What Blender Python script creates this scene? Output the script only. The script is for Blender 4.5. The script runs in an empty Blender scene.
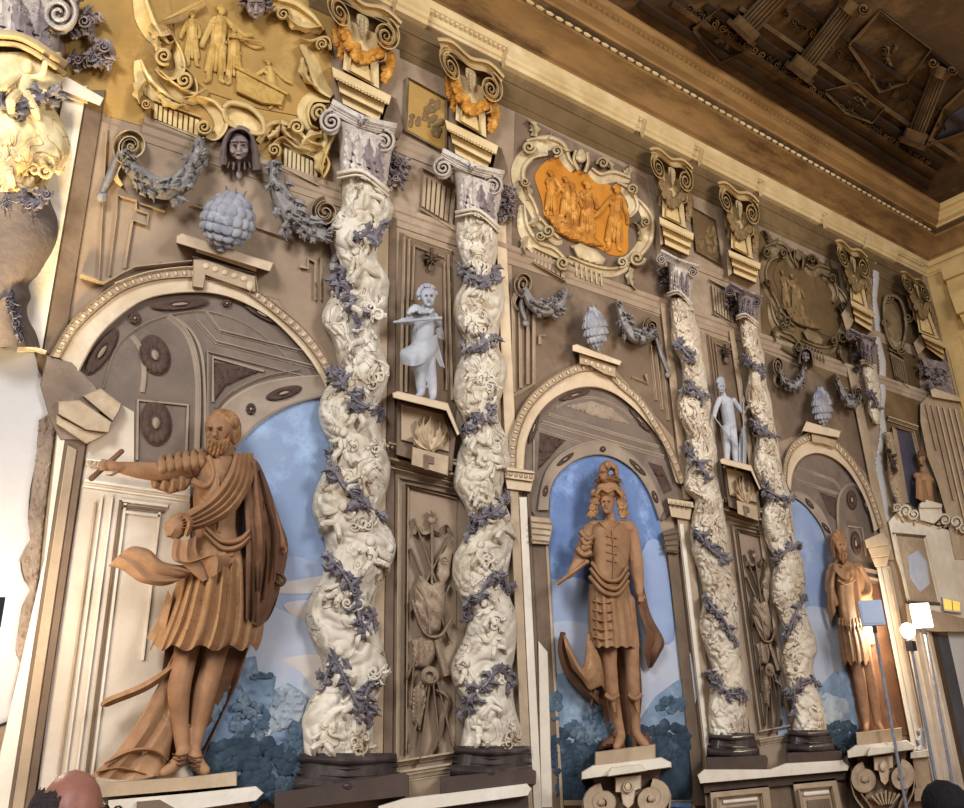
import bpy, math, random
import numpy as np
from mathutils import Vector, Matrix, noise
from mathutils.geometry import delaunay_2d_cdt
R_ = math.radians
SC = bpy.context.scene
COL = SC.collection
rnd = random.Random(7)

# ------------------------------------------------------------------ camera
F_PX = 800.0
CX, CY = 482.0, 404.0
CAM_D, CAM_H = 4.0, 1.70          # metres from the painted wall, eye height
def _dir(px, py):
    v = np.array([px - CX, -(py - CY), -F_PX]); return v / np.linalg.norm(v)
_x = _dir(1677, 655); _z = _dir(411, -1809)
_z = _z - (_x @ _z) * _x; _z /= np.linalg.norm(_z); _y = np.cross(_z, _x)
ROT = np.array([_x, _y, _z])      # camera -> world
CAM = np.array([0.0, -CAM_D, CAM_H])
def P(px, py, d=0.0):
    """point of the photo that stands d metres in front of the painted wall (y = 0)"""
    r = ROT @ np.array([px - CX, -(py - CY), -F_PX])
    t = (CAM_D - d) / r[1]
    return CAM + t * r
def mpp(px, py, d=0.0):
    r = ROT @ np.array([px - CX, -(py - CY), -F_PX])
    return (CAM_D - d) / r[1]
def PR(px, py, dist):
    """point at a given distance along the optical axis"""
    r = ROT @ np.array([px - CX, -(py - CY), -F_PX])
    return CAM + r * (dist / F_PX)
cd = bpy.data.cameras.new('camera'); cam = bpy.data.objects.new('camera', cd); COL.objects.link(cam)
cam.matrix_world = Matrix(((*ROT[0], CAM[0]), (*ROT[1], CAM[1]), (*ROT[2], CAM[2]), (0, 0, 0, 1)))
cd.sensor_fit = 'HORIZONTAL'; cd.sensor_width = 36.0; cd.lens = F_PX / 964 * 36.0
cd.clip_start = 0.05; cd.clip_end = 200
SC.camera = cam

# ------------------------------------------------------------------ light and exposure
w = bpy.data.worlds.new('hall'); SC.world = w; w.use_nodes = True
w.node_tree.nodes['Background'].inputs[0].default_value = (0.95, 0.97, 1.0, 1)
w.node_tree.nodes['Background'].inputs[1].default_value = 0.42
SC.view_settings.view_transform = 'Standard'; SC.view_settings.look = 'None'
SC.view_settings.gamma = 1; SC.view_settings.use_curve_mapping = False
SC.view_settings.exposure = 0.0
def area(name, loc, target, sx, sy, power, col):
    l = bpy.data.lights.new(name, 'AREA'); l.shape = 'RECTANGLE'; l.size = sx; l.size_y = sy
    l.energy = power; l.color = col
    o = bpy.data.objects.new(name, l); COL.objects.link(o); o.location = loc
    o.rotation_euler = (Vector(target) - Vector(loc)).to_track_quat('-Z', 'Y').to_euler(); return o
def bulb(name, loc, power, col, r=0.04):
    l = bpy.data.lights.new(name, 'POINT'); l.energy = power; l.color = col; l.shadow_soft_size = r
    o = bpy.data.objects.new(name, l); COL.objects.link(o); o.location = loc; return o
def spot(name, loc, target, power, col, ang, blend=0.8, r=0.1):
    l = bpy.data.lights.new(name, 'SPOT'); l.energy = power; l.color = col; l.shadow_soft_size = r
    l.spot_size = R_(ang); l.spot_blend = blend
    o = bpy.data.objects.new(name, l); COL.objects.link(o); o.location = loc
    o.rotation_euler = (Vector(target) - Vector(loc)).to_track_quat('-Z', 'Y').to_euler(); return o
area('added_key_light', (-3.0, -5.6, 5.4), (3.6, 0, 3.0), 1.8, 2.2, 480, (0.94, 0.97, 1.0))  # unseen key light, added from the left to model the relief
area('added_far_light', (3.4, -6.5, 4.6), (7.2, 0, 2.6), 1.8, 2.2, 345, (0.95, 0.97, 1.0))  # unseen second area light, added to keep the far end bright
spot('added_warm_uplight', (3.2, -4.2, 2.2), (4.6, 0, 6.5), 330, (1.0, 0.8, 0.5), 85, 1.0, .3)  # unseen warm spot, added to tint the upper wall and ceiling

# ------------------------------------------------------------------ materials
def lin(c):
    return tuple((x / 255 / 12.92 if x / 255 <= 0.04045 else ((x / 255 + 0.055) / 1.055) ** 2.4) for x in c) + (1.0,)
def mat(name, c1, c2=None, scale=3.0, detail=6, mid=0.5, rough=0.85, bump=0.15, bscale=30, lines=None, metal=0.0,
        c3=None, c3scale=0.8, stretch=(1, 1, 1), wave=None):
    m = bpy.data.materials.new(name); m.use_nodes = True
    N = m.node_tree.nodes; L = m.node_tree.links; b = N['Principled BSDF']
    tc = N.new('ShaderNodeTexCoord'); mp = N.new('ShaderNodeMapping'); mp.inputs['Scale'].default_value = stretch
    L.new(tc.outputs['Object'], mp.inputs['Vector']); vec = mp.outputs['Vector']
    c2 = c2 or tuple(max(0, x * 0.82) for x in c1)
    nz = N.new('ShaderNodeTexNoise'); nz.inputs['Scale'].default_value = scale; nz.inputs['Detail'].default_value = detail
    nz.inputs['Roughness'].default_value = 0.62; nz.inputs['Distortion'].default_value = 0.4
    L.new(vec, nz.inputs['Vector'])
    cr = N.new('ShaderNodeValToRGB'); cr.color_ramp.elements[0].position = mid - 0.16; cr.color_ramp.elements[1].position = mid + 0.16
    cr.color_ramp.elements[0].color = lin(c1); cr.color_ramp.elements[1].color = lin(c2)
    L.new(nz.outputs['Fac'], cr.inputs['Fac']); colr = cr.outputs['Color']
    def mix(fac, a, c):
        mx = N.new('ShaderNodeMix'); mx.data_type = 'RGBA'
        if isinstance(fac, float): mx.inputs[0].default_value = fac
        else: L.new(fac, mx.inputs[0])
        L.new(a, mx.inputs[6])
        if isinstance(c, tuple): mx.inputs[7].default_value = c
        else: L.new(c, mx.inputs[7])
        return mx.outputs[2]
    if c3:
        n3 = N.new('ShaderNodeTexNoise'); n3.inputs['Scale'].default_value = c3scale; n3.inputs['Detail'].default_value = 7
        n3.inputs['Roughness'].default_value = 0.7
        L.new(vec, n3.inputs['Vector'])
        r3 = N.new('ShaderNodeValToRGB'); r3.color_ramp.elements[0].position = 0.52; r3.color_ramp.elements[1].position = 0.66
        L.new(n3.outputs['Fac'], r3.inputs['Fac']); colr = mix(r3.outputs['Color'], colr, lin(c3))
    if lines:                                   # drawn brush contours: curling dark strokes of the painter
        lc, ls, lw = lines
        vo = N.new('ShaderNodeTexNoise'); vo.inputs['Scale'].default_value = ls; vo.inputs['Detail'].default_value = 1.2; vo.inputs['Distortion'].default_value = 1.6
        L.new(tc.outputs['Object'], vo.inputs['Vector'])
        ms = N.new('ShaderNodeMath'); ms.operation = 'MULTIPLY_ADD'; L.new(vo.outputs['Fac'], ms.inputs[0]); ms.inputs[1].default_value = 6.0; ms.inputs[2].default_value = 0
        fr_ = N.new('ShaderNodeMath'); fr_.operation = 'FRACT'; L.new(ms.outputs[0], fr_.inputs[0])
        sb = N.new('ShaderNodeMath'); sb.operation = 'SUBTRACT'; L.new(fr_.outputs[0], sb.inputs[0]); sb.inputs[1].default_value = .5
        ab = N.new('ShaderNodeMath'); ab.operation = 'ABSOLUTE'; L.new(sb.outputs[0], ab.inputs[0])
        rr = N.new('ShaderNodeValToRGB'); rr.color_ramp.elements[0].position = lw * 1.0; rr.color_ramp.elements[1].position = lw * 2.2
        rr.color_ramp.elements[0].color = (1, 1, 1, 1); rr.color_ramp.elements[1].color = (0, 0, 0, 1)
        L.new(ab.outputs[0], rr.inputs['Fac'])
        n4 = N.new('ShaderNodeTexNoise'); n4.inputs['Scale'].default_value = ls * 0.5; L.new(tc.outputs['Object'], n4.inputs['Vector'])
        r4 = N.new('ShaderNodeValToRGB'); r4.color_ramp.elements[0].position = 0.42; r4.color_ramp.elements[1].position = 0.55
        L.new(n4.outputs['Fac'], r4.inputs['Fac'])
        mm = N.new('ShaderNodeMath'); mm.operation = 'MULTIPLY'; L.new(rr.outputs['Color'], mm.inputs[0]); L.new(r4.outputs['Color'], mm.inputs[1])
        colr = mix(mm.outputs[0], colr, lin(lc))
    L.new(colr, b.inputs['Base Color'])
    b.inputs['Roughness'].default_value = rough; b.inputs['Metallic'].default_value = metal
    b.inputs['Specular IOR Level'].default_value = 0.2
    if bump:
        nb = N.new('ShaderNodeTexNoise'); nb.inputs['Scale'].default_value = bscale; nb.inputs['Detail'].default_value = 5
        L.new(vec, nb.inputs['Vector'])
        bp = N.new('ShaderNodeBump'); bp.inputs['Strength'].default_value = bump; bp.inputs['Distance'].default_value = 0.02
        L.new(nb.outputs['Fac'], bp.inputs['Height']); L.new(bp.outputs['Normal'], b.inputs['Normal'])
    return m
def glow(name, c, s):
    m = bpy.data.materials.new(name); m.use_nodes = True; N = m.node_tree.nodes; b = N['Principled BSDF']
    b.inputs['Base Color'].default_value = lin(c); b.inputs['Emission Color'].default_value = lin(c); b.inputs['Emission Strength'].default_value = s
    return m
M = {}
M['wall'] = mat('fresco_brown_wall', (158, 136, 114), (136, 114, 94), 2.2, c3=(172, 152, 130), c3scale=1.1, bump=.12)
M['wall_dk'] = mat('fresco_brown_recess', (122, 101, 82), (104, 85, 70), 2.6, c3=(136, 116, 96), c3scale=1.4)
M['ochre'] = mat('fresco_ochre_field', (172, 136, 78), (150, 116, 64), 2.4, c3=(186, 152, 96), c3scale=1.2)
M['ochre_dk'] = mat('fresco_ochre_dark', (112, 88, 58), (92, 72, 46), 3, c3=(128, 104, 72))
M['stone'] = mat('painted_cream_stone', (206, 184, 154), (186, 162, 134), 4, c3=(214, 196, 170), c3scale=2)
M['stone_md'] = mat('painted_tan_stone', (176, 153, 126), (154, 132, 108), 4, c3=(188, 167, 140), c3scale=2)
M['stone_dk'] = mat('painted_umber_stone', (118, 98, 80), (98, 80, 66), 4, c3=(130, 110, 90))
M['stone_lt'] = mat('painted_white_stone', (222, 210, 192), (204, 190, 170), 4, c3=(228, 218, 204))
M['vault'] = mat('painted_grey_vault', (120, 104, 92), (102, 88, 78), 3, c3=(132, 116, 104), c3scale=1.6)
M['vault_lt'] = mat('painted_vault_rib', (158, 140, 122), (138, 120, 104), 4)
M['rosette'] = mat('painted_rosette_brown', (88, 68, 58), (68, 52, 46), 12)
M['jamb'] = mat('painted_jamb_cream', (205, 190, 172), (190, 173, 154), 2.5, c3=(214, 202, 188))
M['col'] = mat('carved_column_cream', (214, 204, 188), (192, 178, 156), 4, c3=(166, 144, 118), c3scale=1.8, lines=((128, 104, 82), 5, .035), bump=.15, bscale=22)
M['col_far'] = mat('carved_column_cream_worn', (214, 202, 184), (188, 170, 146), 5, c3=(158, 134, 110), c3scale=2.2, lines=((110, 88, 70), 5, .05), bump=.15, bscale=24)
M['col_ylw'] = mat('carved_column_lamplit', (240, 222, 176), (214, 186, 132), 5, c3=(186, 152, 100), c3scale=2.5, lines=((150, 116, 76), 5, .035), bump=.3, bscale=22)  # yellow lamplight put into the column colour
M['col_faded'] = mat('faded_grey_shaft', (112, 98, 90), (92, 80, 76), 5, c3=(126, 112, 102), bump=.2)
M['vine'] = mat('painted_violet_vine', (130, 122, 127), (88, 81, 87), 9, c3=(166, 159, 159), c3scale=9)
M['cap'] = mat('painted_violet_capital', (150, 136, 134), (112, 98, 102), 9, c3=(190, 176, 166), c3scale=7, lines=((74, 62, 66), 22, .05))
M['cap_lt'] = mat('painted_capital_light', (208, 196, 184), (176, 162, 154), 9, c3=(222, 212, 198), c3scale=5, lines=((92, 78, 76), 20, .045))
M['blackbase'] = mat('painted_black_marble', (66, 55, 53), (46, 39, 40), 4, c3=(92, 80, 76), c3scale=1.6, rough=.32, bump=0)
M['plinth'] = mat('painted_dark_plinth', (82, 68, 60), (66, 54, 50), 4, rough=.6, bump=.05)
M['bronze'] = mat('painted_bronze', (154, 116, 84), (128, 93, 65), 6, c3=(168, 131, 95), c3scale=3, rough=.7, bump=.1)
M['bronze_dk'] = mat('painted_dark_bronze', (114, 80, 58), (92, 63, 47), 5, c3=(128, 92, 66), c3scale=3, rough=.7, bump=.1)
M['bronze_flesh'] = mat('painted_bronze_flesh', (158, 118, 86), (132, 95, 68), 7, c3=(170, 131, 97), rough=.65, bump=.08)
M['brocade'] = mat('painted_bronze_brocade', (160, 122, 86), (136, 100, 69), 6, rough=.7, bump=.12, lines=((132, 90, 54), 17, .06))
M['beard'] = mat('painted_bronze_beard', (172, 130, 88), (124, 86, 58), 26, rough=.8, bump=.5, bscale=60)
M['dkhair'] = mat('painted_dark_hair', (86, 60, 46), (62, 44, 36), 20, bump=.5, bscale=60)
M['gold'] = mat('painted_gold_fruit', (196, 136, 56), (150, 96, 34), 12, c3=(216, 164, 84), c3scale=9, rough=.6, bump=.3, bscale=40)
M['orange'] = mat('painted_orange_ground', (196, 130, 46), (172, 108, 36), 3, c3=(204, 142, 60))
M['orangefig'] = mat('painted_orange_figures', (196, 134, 58), (140, 88, 34), 10, c3=(214, 160, 84), c3scale=8, bump=.3)
M['ochrefig'] = mat('painted_ochre_figures', (196, 160, 92), (160, 124, 64), 10, c3=(206, 174, 112), c3scale=6, bump=.3)
M['brownfig'] = mat('painted_brown_figures', (132, 106, 72), (104, 82, 54), 10, c3=(150, 122, 86), c3scale=6, bump=.3)
M['scrl'] = mat('painted_scroll_stucco', (196, 176, 140), (170, 148, 112), 6, c3=(212, 194, 160), c3scale=4)
M['scrl_y'] = mat('painted_scroll_warm', (216, 190, 136), (190, 160, 104), 6, c3=(228, 206, 158), c3scale=4)
M['scrl_dk'] = mat('painted_scroll_shade', (128, 108, 80), (102, 84, 60), 6, c3=(150, 130, 100), c3scale=4)
M['festoon'] = mat('painted_grey_festoon', (152, 146, 142), (122, 114, 112), 10, c3=(170, 164, 158), c3scale=8, lines=((96, 86, 82), 24, .05))
M['arti'] = mat('painted_blue_artichoke', (158, 155, 158), (106, 108, 120), 5, c3=(190, 186, 184), c3scale=4, bump=.15)
M['mask'] = mat('painted_violet_mask', (136, 118, 112), (104, 88, 90), 8, c3=(160, 142, 132))
M['grisaille'] = mat('painted_blue_grisaille', (172, 171, 175), (144, 145, 152), 5, c3=(186, 185, 188), c3scale=4, bump=.08)
M['sky1'] = mat('painted_pale_sky', (138, 152, 176), (124, 140, 168), 1.6, c3=(166, 188, 214), c3scale=1.3, bump=.06)
M['sky2'] = mat('painted_deep_sky', (94, 115, 158), (112, 131, 168), 3.5, c3=(146, 170, 212), c3scale=2.4, bump=.06)
M['sky3'] = mat('painted_grey_sky', (150, 164, 190), (132, 148, 180), 2, c3=(172, 180, 196), c3scale=1.6, bump=.06)
M['haze'] = mat('painted_pale_cloud', (178, 180, 188), (160, 164, 178), 2.4, c3=(192, 188, 184), c3scale=1.4, bump=.05)
M['midsky'] = mat('painted_mid_sky', (156, 164, 182), (142, 154, 178), 2, c3=(164, 174, 192), c3scale=1.3, bump=.06)
M['peach'] = mat('painted_peach_cloud', (202, 184, 164), (184, 178, 180), 2, stretch=(1, 1, 5), bump=.05)
M['cloud'] = mat('painted_white_cloud', (150, 164, 192), (136, 150, 182), 3, bump=.05)
M['hill'] = mat('painted_blue_hill', (124, 140, 158), (100, 118, 138), 4, c3=(154, 166, 178), c3scale=3)
M['rock'] = mat('painted_pale_rock', (168, 174, 178), (126, 134, 144), 6, c3=(190, 190, 188), c3scale=4)
M['tree'] = mat('painted_bluegreen_trees', (84, 100, 114), (58, 74, 88), 10, c3=(112, 126, 136), c3scale=8, bump=.4)
M['tree_dk'] = mat('painted_dark_trees', (56, 70, 82), (40, 52, 64), 10, c3=(74, 88, 98), c3scale=8, bump=.4)
M['trophy'] = mat('painted_trophy_relief', (158, 136, 114), (134, 112, 92), 8, c3=(176, 156, 132), c3scale=6, lines=((86, 66, 52), 14, .03))
M['plaster'] = mat('bare_white_plaster', (188, 182, 178), (178, 172, 168), 1.5, c3=(172, 164, 160), c3scale=.9, bump=.06)
M['grout'] = mat('exposed_grey_mortar', (142, 124, 108), (116, 98, 84), 5, c3=(158, 140, 124), c3scale=3, bump=.4)
M['cove'] = mat('painted_wood_cove', (146, 110, 66), (118, 88, 52), 3, c3=(84, 58, 32), c3scale=1.2, stretch=(.5, 2, 2), bump=.15)
M['cornice'] = mat('painted_cream_cornice', (206, 180, 134), (186, 158, 112), 4, c3=(216, 194, 152))
M['ceil'] = mat('painted_dark_ceiling', (86, 62, 38), (58, 41, 25), 2.4, c3=(108, 80, 48), c3scale=2, bump=.2)
M['ceil_dk'] = mat('painted_ceiling_shadow', (60, 42, 26), (42, 30, 20), 3)
M['ceil_lt'] = mat('painted_ceiling_column', (116, 92, 62), (90, 68, 44), 6)
M['endwall'] = mat('lamplit_end_wall', (198, 168, 114), (182, 150, 96), 3, c3=(208, 182, 132))  # warm lamplight on the end wall put into its base colour
M['floor'] = mat('terracotta_floor', (126, 92, 70), (104, 76, 58), 4)
M['metal'] = mat('grey_steel_pole', (150, 154, 166), (120, 124, 138), 30, rough=.4, metal=.3, bump=0)
M['lampbox'] = mat('pale_blue_lamp_back', (168, 176, 194), (154, 164, 186), 3, rough=.6, bump=0)
M['lampdk'] = mat('dark_lamp_housing', (42, 42, 46), (30, 30, 34), 8, rough=.5, bump=0)
M['wood'] = mat('dark_door_wood', (92, 72, 50), (66, 50, 36), 4, stretch=(8, 8, .6))
M['glass_dk'] = mat('dark_doorway_panel', (84, 86, 92), (62, 64, 72), 2, bump=0, rough=.6)
M['skin'] = mat('scalp_skin', (150, 102, 86), (130, 84, 71), 14, rough=.42, bump=.06, bscale=120)
M['hairdk'] = mat('cropped_dark_hair', (62, 50, 50), (38, 31, 33), 60, bump=.6, bscale=160)
M['black'] = mat('black_hair', (26, 22, 24), (14, 12, 14), 30, bump=.5, bscale=90)
M['shirt'] = mat('dark_blue_shirt', (52, 56, 70), (40, 44, 56), 20)
M['frame_blk'] = mat('black_glasses_plastic', (24, 24, 28), (18, 18, 20), 5, rough=.3, bump=0)
M['bluegrey'] = mat('dark_blue_grey_niche', (84, 80, 92), (68, 64, 78), 4)
M['signlit'] = glow('lit_yellow_sign', (236, 196, 96), 0.7)
M['litbox'] = glow('lit_white_diffuser', (255, 246, 228), 1.3)
M['bulb'] = glow('lit_lamp_glass', (255, 240, 214), 14)

# ------------------------------------------------------------------ mesh building
def cr(pts, n=6, closed=False):
    """smooth curve through points of any dimension"""
    p = [np.array(q, float) for q in pts]
    if len(p) < 3 and not closed:
        return [p[0] + (p[-1] - p[0]) * k / n for k in range(n + 1)]
    out = []; m = len(p)
    for i in range(m if closed else m - 1):
        if closed: a, b, c, e = p[i - 1], p[i], p[(i + 1) % m], p[(i + 2) % m]
        else: a, b, c, e = p[max(i - 1, 0)], p[i], p[i + 1], p[min(i + 2, m - 1)]
        for k in range(n):
            t = k / n
            out.append(.5 * (2 * b + (c - a) * t + (2 * a - 5 * b + 4 * c - e) * t * t + (3 * b - a - 3 * c + e) * t ** 3))
    if not closed: out.append(p[-1])
    return out
def interp(vals, t):
    if not hasattr(vals, '__len__'): return vals
    x = t * (len(vals) - 1); i = min(int(x), len(vals) - 2); return vals[i] + (vals[i + 1] - vals[i]) * (x - i)
class Quad:
    """maps a local rectangle w x h (v downwards) onto four photo corners tl, tr, br, bl"""
    def __init__(s, tl, tr, br, bl, w=100, h=100):
        A = []; B = []
        for (u, v), (x, y) in zip(((0, 0), (w, 0), (w, h), (0, h)), (tl, tr, br, bl)):
            A.append([u, v, 1, 0, 0, 0, -u * x, -v * x]); B.append(x)
            A.append([0, 0, 0, u, v, 1, -u * y, -v * y]); B.append(y)
        s.c = np.linalg.solve(np.array(A, float), np.array(B, float))
    def __call__(s, u, v):
        c = s.c; k = c[6] * u + c[7] * v + 1
        return (c[0] * u + c[1] * v + c[2]) / k, (c[3] * u + c[4] * v + c[5]) / k
PROF = {
    'round': [(math.cos(math.pi * k / 8), math.sin(math.pi * k / 8)) for k in range(9)],
    'flat': [(1, 0), (1, .8), (.8, 1), (-.8, 1), (-1, .8), (-1, 0)],
    'ridge': [(1, 0), (.9, .25), (.35, .55), (0, 1), (-.35, .55), (-.9, .25), (-1, 0)],
    'groove': [(1, 0), (1, .75), (.86, 1), (.66, .95), (.5, .45), (0, .25), (-.5, .45), (-.66, .95), (-.86, 1), (-1, .75), (-1, 0)],
    'ogee': [(1, 0), (1, 1), (.6, 1), (.5, .75), (.1, .7), (-.2, .4), (-.6, .3), (-.7, .12), (-1, .1), (-1, 0)],
    'steps': [(1, 0), (1, 1), (.4, 1), (.36, .62), (-.2, .6), (-.24, .3), (-1, .26), (-1, 0)],
    'lip': [(1, 0), (.97, .5), (.8, .9), (.5, .8), (.2, .35), (-.5, .2), (-1, 0)],
}
class MB:
    def __init__(s, m=None, world=False):
        s.v = []; s.f = []; s.m = m; s.world = world
    def pt(s, u, v, d):
        if s.world: s.v.append((u, -d, v))
        else:
            if s.m: u, v = s.m(u, v)
            s.v.append(tuple(P(u, v, d)))
        return len(s.v) - 1
    def px(s, u, v): return s.m(u, v) if s.m else (u, v)
    def loc(s): return s
    def grid(s, rows, closed=False):
        """rows of (u,v,d)"""
        ids = [[s.pt(*q) for q in r] for r in rows]
        for a, b in zip(ids, ids[1:]):
            n = len(a)
            for k in range(n if closed else n - 1):
                s.f.append((a[k], a[(k + 1) % n], b[(k + 1) % n], b[k]))
        return ids
    def poly(s, pts, d0, d1, bev=0.0, smooth=0):
        if smooth: pts = cr(pts, smooth, True)
        pts = [(float(p[0]), float(p[1])) for p in pts]; n = len(pts)
        a = sum(pts[i - 1][0] * pts[i][1] - pts[i][0] * pts[i - 1][1] for i in range(n))
        if a < 0: pts = pts[::-1]
        ins = pts
        if bev:
            ins = []
            for i in range(n):
                p, q, r = np.array(pts[i - 1]), np.array(pts[i]), np.array(pts[(i + 1) % n])
                e1 = q - p; e2 = r - q; e1 /= max(np.linalg.norm(e1), 1e-6); e2 /= max(np.linalg.norm(e2), 1e-6)
                n1 = np.array([-e1[1], e1[0]]); n2 = np.array([-e2[1], e2[0]]); nn = n1 + n2; l = np.linalg.norm(nn)
                nn = nn / l if l > .3 else n1
                ins.append(tuple(q + nn * bev / max(.5, nn @ n1)))
        lo = [s.pt(x, y, d0) for x, y in pts]
        hi = [s.pt(x, y, d1 - (abs(d1 - d0) * .35 if bev else 0)) for x, y in pts]
        rings = [lo, hi]
        if bev: rings.append([s.pt(x, y, d1) for x, y in ins])
        for a_, b_ in zip(rings, rings[1:]):
            for k in range(n): s.f.append((a_[k], a_[(k + 1) % n], b_[(k + 1) % n], b_[k]))
        t = rings[-1]; vs, _, fs, _, _, _ = delaunay_2d_cdt([Vector(p) for p in ins], [], [list(range(n))], 1, 1e-5)
        if len(vs) == n:
            for fc in fs: s.f.append(tuple(t[i] for i in fc))
        else: s.f.append(tuple(t))
    def relief(s, pts, d0, h, wd, step=3.0, edge=0.3, fn=None, smooth=0):
        """inflated shape: thickness grows from the outline inwards over wd, fn(u,v) adds folds"""
        if smooth: pts = cr(pts, smooth, True)
        pts = [np.array((float(p[0]), float(p[1]))) for p in pts]
        bd = []
        for i in range(len(pts)):
            a, b = pts[i], pts[(i + 1) % len(pts)]; k = max(1, int(np.linalg.norm(b - a) / (step * .9)))
            for j in range(k): bd.append(a + (b - a) * j / k)
        B = np.array(bd); n = len(B); B2 = np.roll(B, -1, 0)
        x0, y0 = B.min(0); x1, y1 = B.max(0)
        gx = np.arange(x0 + step * .5, x1, step); gy = np.arange(y0 + step * .5, y1, step)
        G = np.array([(x + (step * .5 if j % 2 else 0), y) for j, y in enumerate(gy) for x in gx]) if len(gx) and len(gy) else np.zeros((0, 2))
        inside = np.zeros(len(G), bool); dist = np.full(len(G), 1e9)
        for a, b in zip(B, B2):
            if len(G) == 0: break
            c = ((a[1] > G[:, 1]) != (b[1] > G[:, 1]))
            if abs(b[1] - a[1]) > 1e-9:
                inside ^= c & (G[:, 0] < (b[0] - a[0]) * (G[:, 1] - a[1]) / (b[1] - a[1]) + a[0])
            e = b - a; L2 = max(e @ e, 1e-9); t = np.clip(((G - a) @ e) / L2, 0, 1)
            dist = np.minimum(dist, np.linalg.norm(G - a - t[:, None] * e, axis=1))
        ok = inside & (dist > step * .4) if len(G) else inside
        G = G[ok]; dist = dist[ok]
        V = [Vector(b) for b in B] + [Vector(g) for g in G]
        E = [(i, (i + 1) % n) for i in range(n)]
        vs, _, fs, ov, _, _ = delaunay_2d_cdt(V, E, [], 1, 1e-6)
        ids = []
        for q, src in zip(vs, ov):
            k = src[0] if src else 0
            dd = 0.0 if k < n else dist[k - n]
            x = min(1.0, dd / wd); hh = h * (edge + (1 - edge) * math.sqrt(max(0, 1 - (1 - x) ** 2)))
            if fn: hh += fn(q[0], q[1]) * min(1.0, dd / (wd * .5) + .15)
            ids.append(s.pt(q[0], q[1], d0 + hh))
        for fc in fs: s.f.append(tuple(ids[i] for i in fc))
        lo = [s.pt(b[0], b[1], d0) for b in B]
        if len(vs) >= n and all(ov[i] and ov[i][0] == i for i in range(n)):
            for k in range(n): s.f.append((lo[k], lo[(k + 1) % n], ids[(k + 1) % n], ids[k]))
    def strip(s, path, wd, d0, h, prof='round', n=6, smooth=True, cap=True):
        pth = cr(path, n) if smooth and len(path) > 2 else [np.array(p, float) for p in path]
        N = len(pth); pr = PROF[prof] if isinstance(prof, str) else prof
        rows = []
        for i, p in enumerate(pth):
            a = pth[max(i - 1, 0)]; b = pth[min(i + 1, N - 1)]; t = (b - a)[:2]; t = t / max(np.linalg.norm(t), 1e-9)
            nn = np.array([t[1], -t[0]]); tt = i / max(N - 1, 1); ww = interp(wd, tt) * .5; hh = interp(h, tt)
            dd = d0 if len(p) < 3 else p[2]
            if hasattr(dd, '__len__'): dd = interp(dd, tt)
            dd = interp(d0, tt) if len(p) < 3 else p[2]
            rows.append([(p[0] + nn[0] * ww * a_, p[1] + nn[1] * ww * a_, dd + hh * b_) for a_, b_ in pr])
        ids = s.grid(rows)
        if cap: s.f.append(tuple(ids[0][::-1])); s.f.append(tuple(ids[-1]))
    def tube(s, pts, rad, n=10, sm=5, cap=True):
        """round limb through (u,v,d) points, radii in photo pixels"""
        q = [(*s.px(p[0], p[1]), p[2]) for p in pts]
        k = sm if len(q) > 2 else 3
        q = cr(q, k); W = [Vector(P(*p)) for p in q]; N = len(W)
        rr = [interp(rad, i / (N - 1)) * mpp(*q[i]) for i in range(N)]
        up = Vector((0, -1, 0)); base = len(s.v)
        for i, w_ in enumerate(W):
            t = (W[min(i + 1, N - 1)] - W[max(i - 1, 0)]).normalized()
            a = t.cross(up); a = a.normalized() if a.length > 1e-4 else Vector((1, 0, 0)); b = a.cross(t).normalized()
            for j in range(n):
                an = 2 * math.pi * j / n; s.v.append(tuple(w_ + (a * math.cos(an) + b * math.sin(an)) * rr[i]))
        for i in range(N - 1):
            for j in range(n):
                s.f.append((base + i * n + j, base + i * n + (j + 1) % n, base + (i + 1) * n + (j + 1) % n, base + (i + 1) * n + j))
        if cap:
            for i, sg in ((0, -1), (N - 1, 1)):
                t = (W[min(i + 1, N - 1)] - W[max(i - 1, 0)]).normalized() * sg
                c = len(s.v); s.v.append(tuple(W[i] + t * rr[i] * .8)); ring = []
                for j in range(n):
                    v0 = Vector(s.v[base + i * n + j]); s.v.append(tuple(W[i] + (v0 - W[i]) * .7 + t * rr[i] * .55)); ring.append(len(s.v) - 1)
                for j in range(n):
                    s.f.append((base + i * n + j, base + i * n + (j + 1) % n, ring[(j + 1) % n], ring[j])); s.f.append((ring[j], ring[(j + 1) % n], c))
    def ball(s, u, v, d, ru, rv=None, rd=None, rot=0.0, n=12, fn=None):
        """ellipsoid, radii in photo pixels (rd = depth radius, in pixels too)"""
        rv = rv or ru; rd = rd or min(ru, rv); x, y = s.px(u, v); k = mpp(x, y, d); base = len(s.v); m2 = n // 2 + 2
        c, sn = math.cos(rot), math.sin(rot)
        for i in range(m2 + 1):
            th = math.pi * i / m2
            for j in range(n):
                ph = 2 * math.pi * j / n
                a, b, e = math.sin(th) * math.cos(ph), math.cos(th), math.sin(th) * math.sin(ph)
                f = fn(a, b, e) if fn else 1.0
                s.v.append(tuple(P(x + (a * ru * c - b * rv * sn) * f, y + (a * ru * sn + b * rv * c) * f, d + e * rd * k * f)))
        for i in range(m2):
            for j in range(n):
                s.f.append((base + i * n + j, base + (i + 1) * n + j, base + (i + 1) * n + (j + 1) % n, base + i * n + (j + 1) % n))
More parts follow.
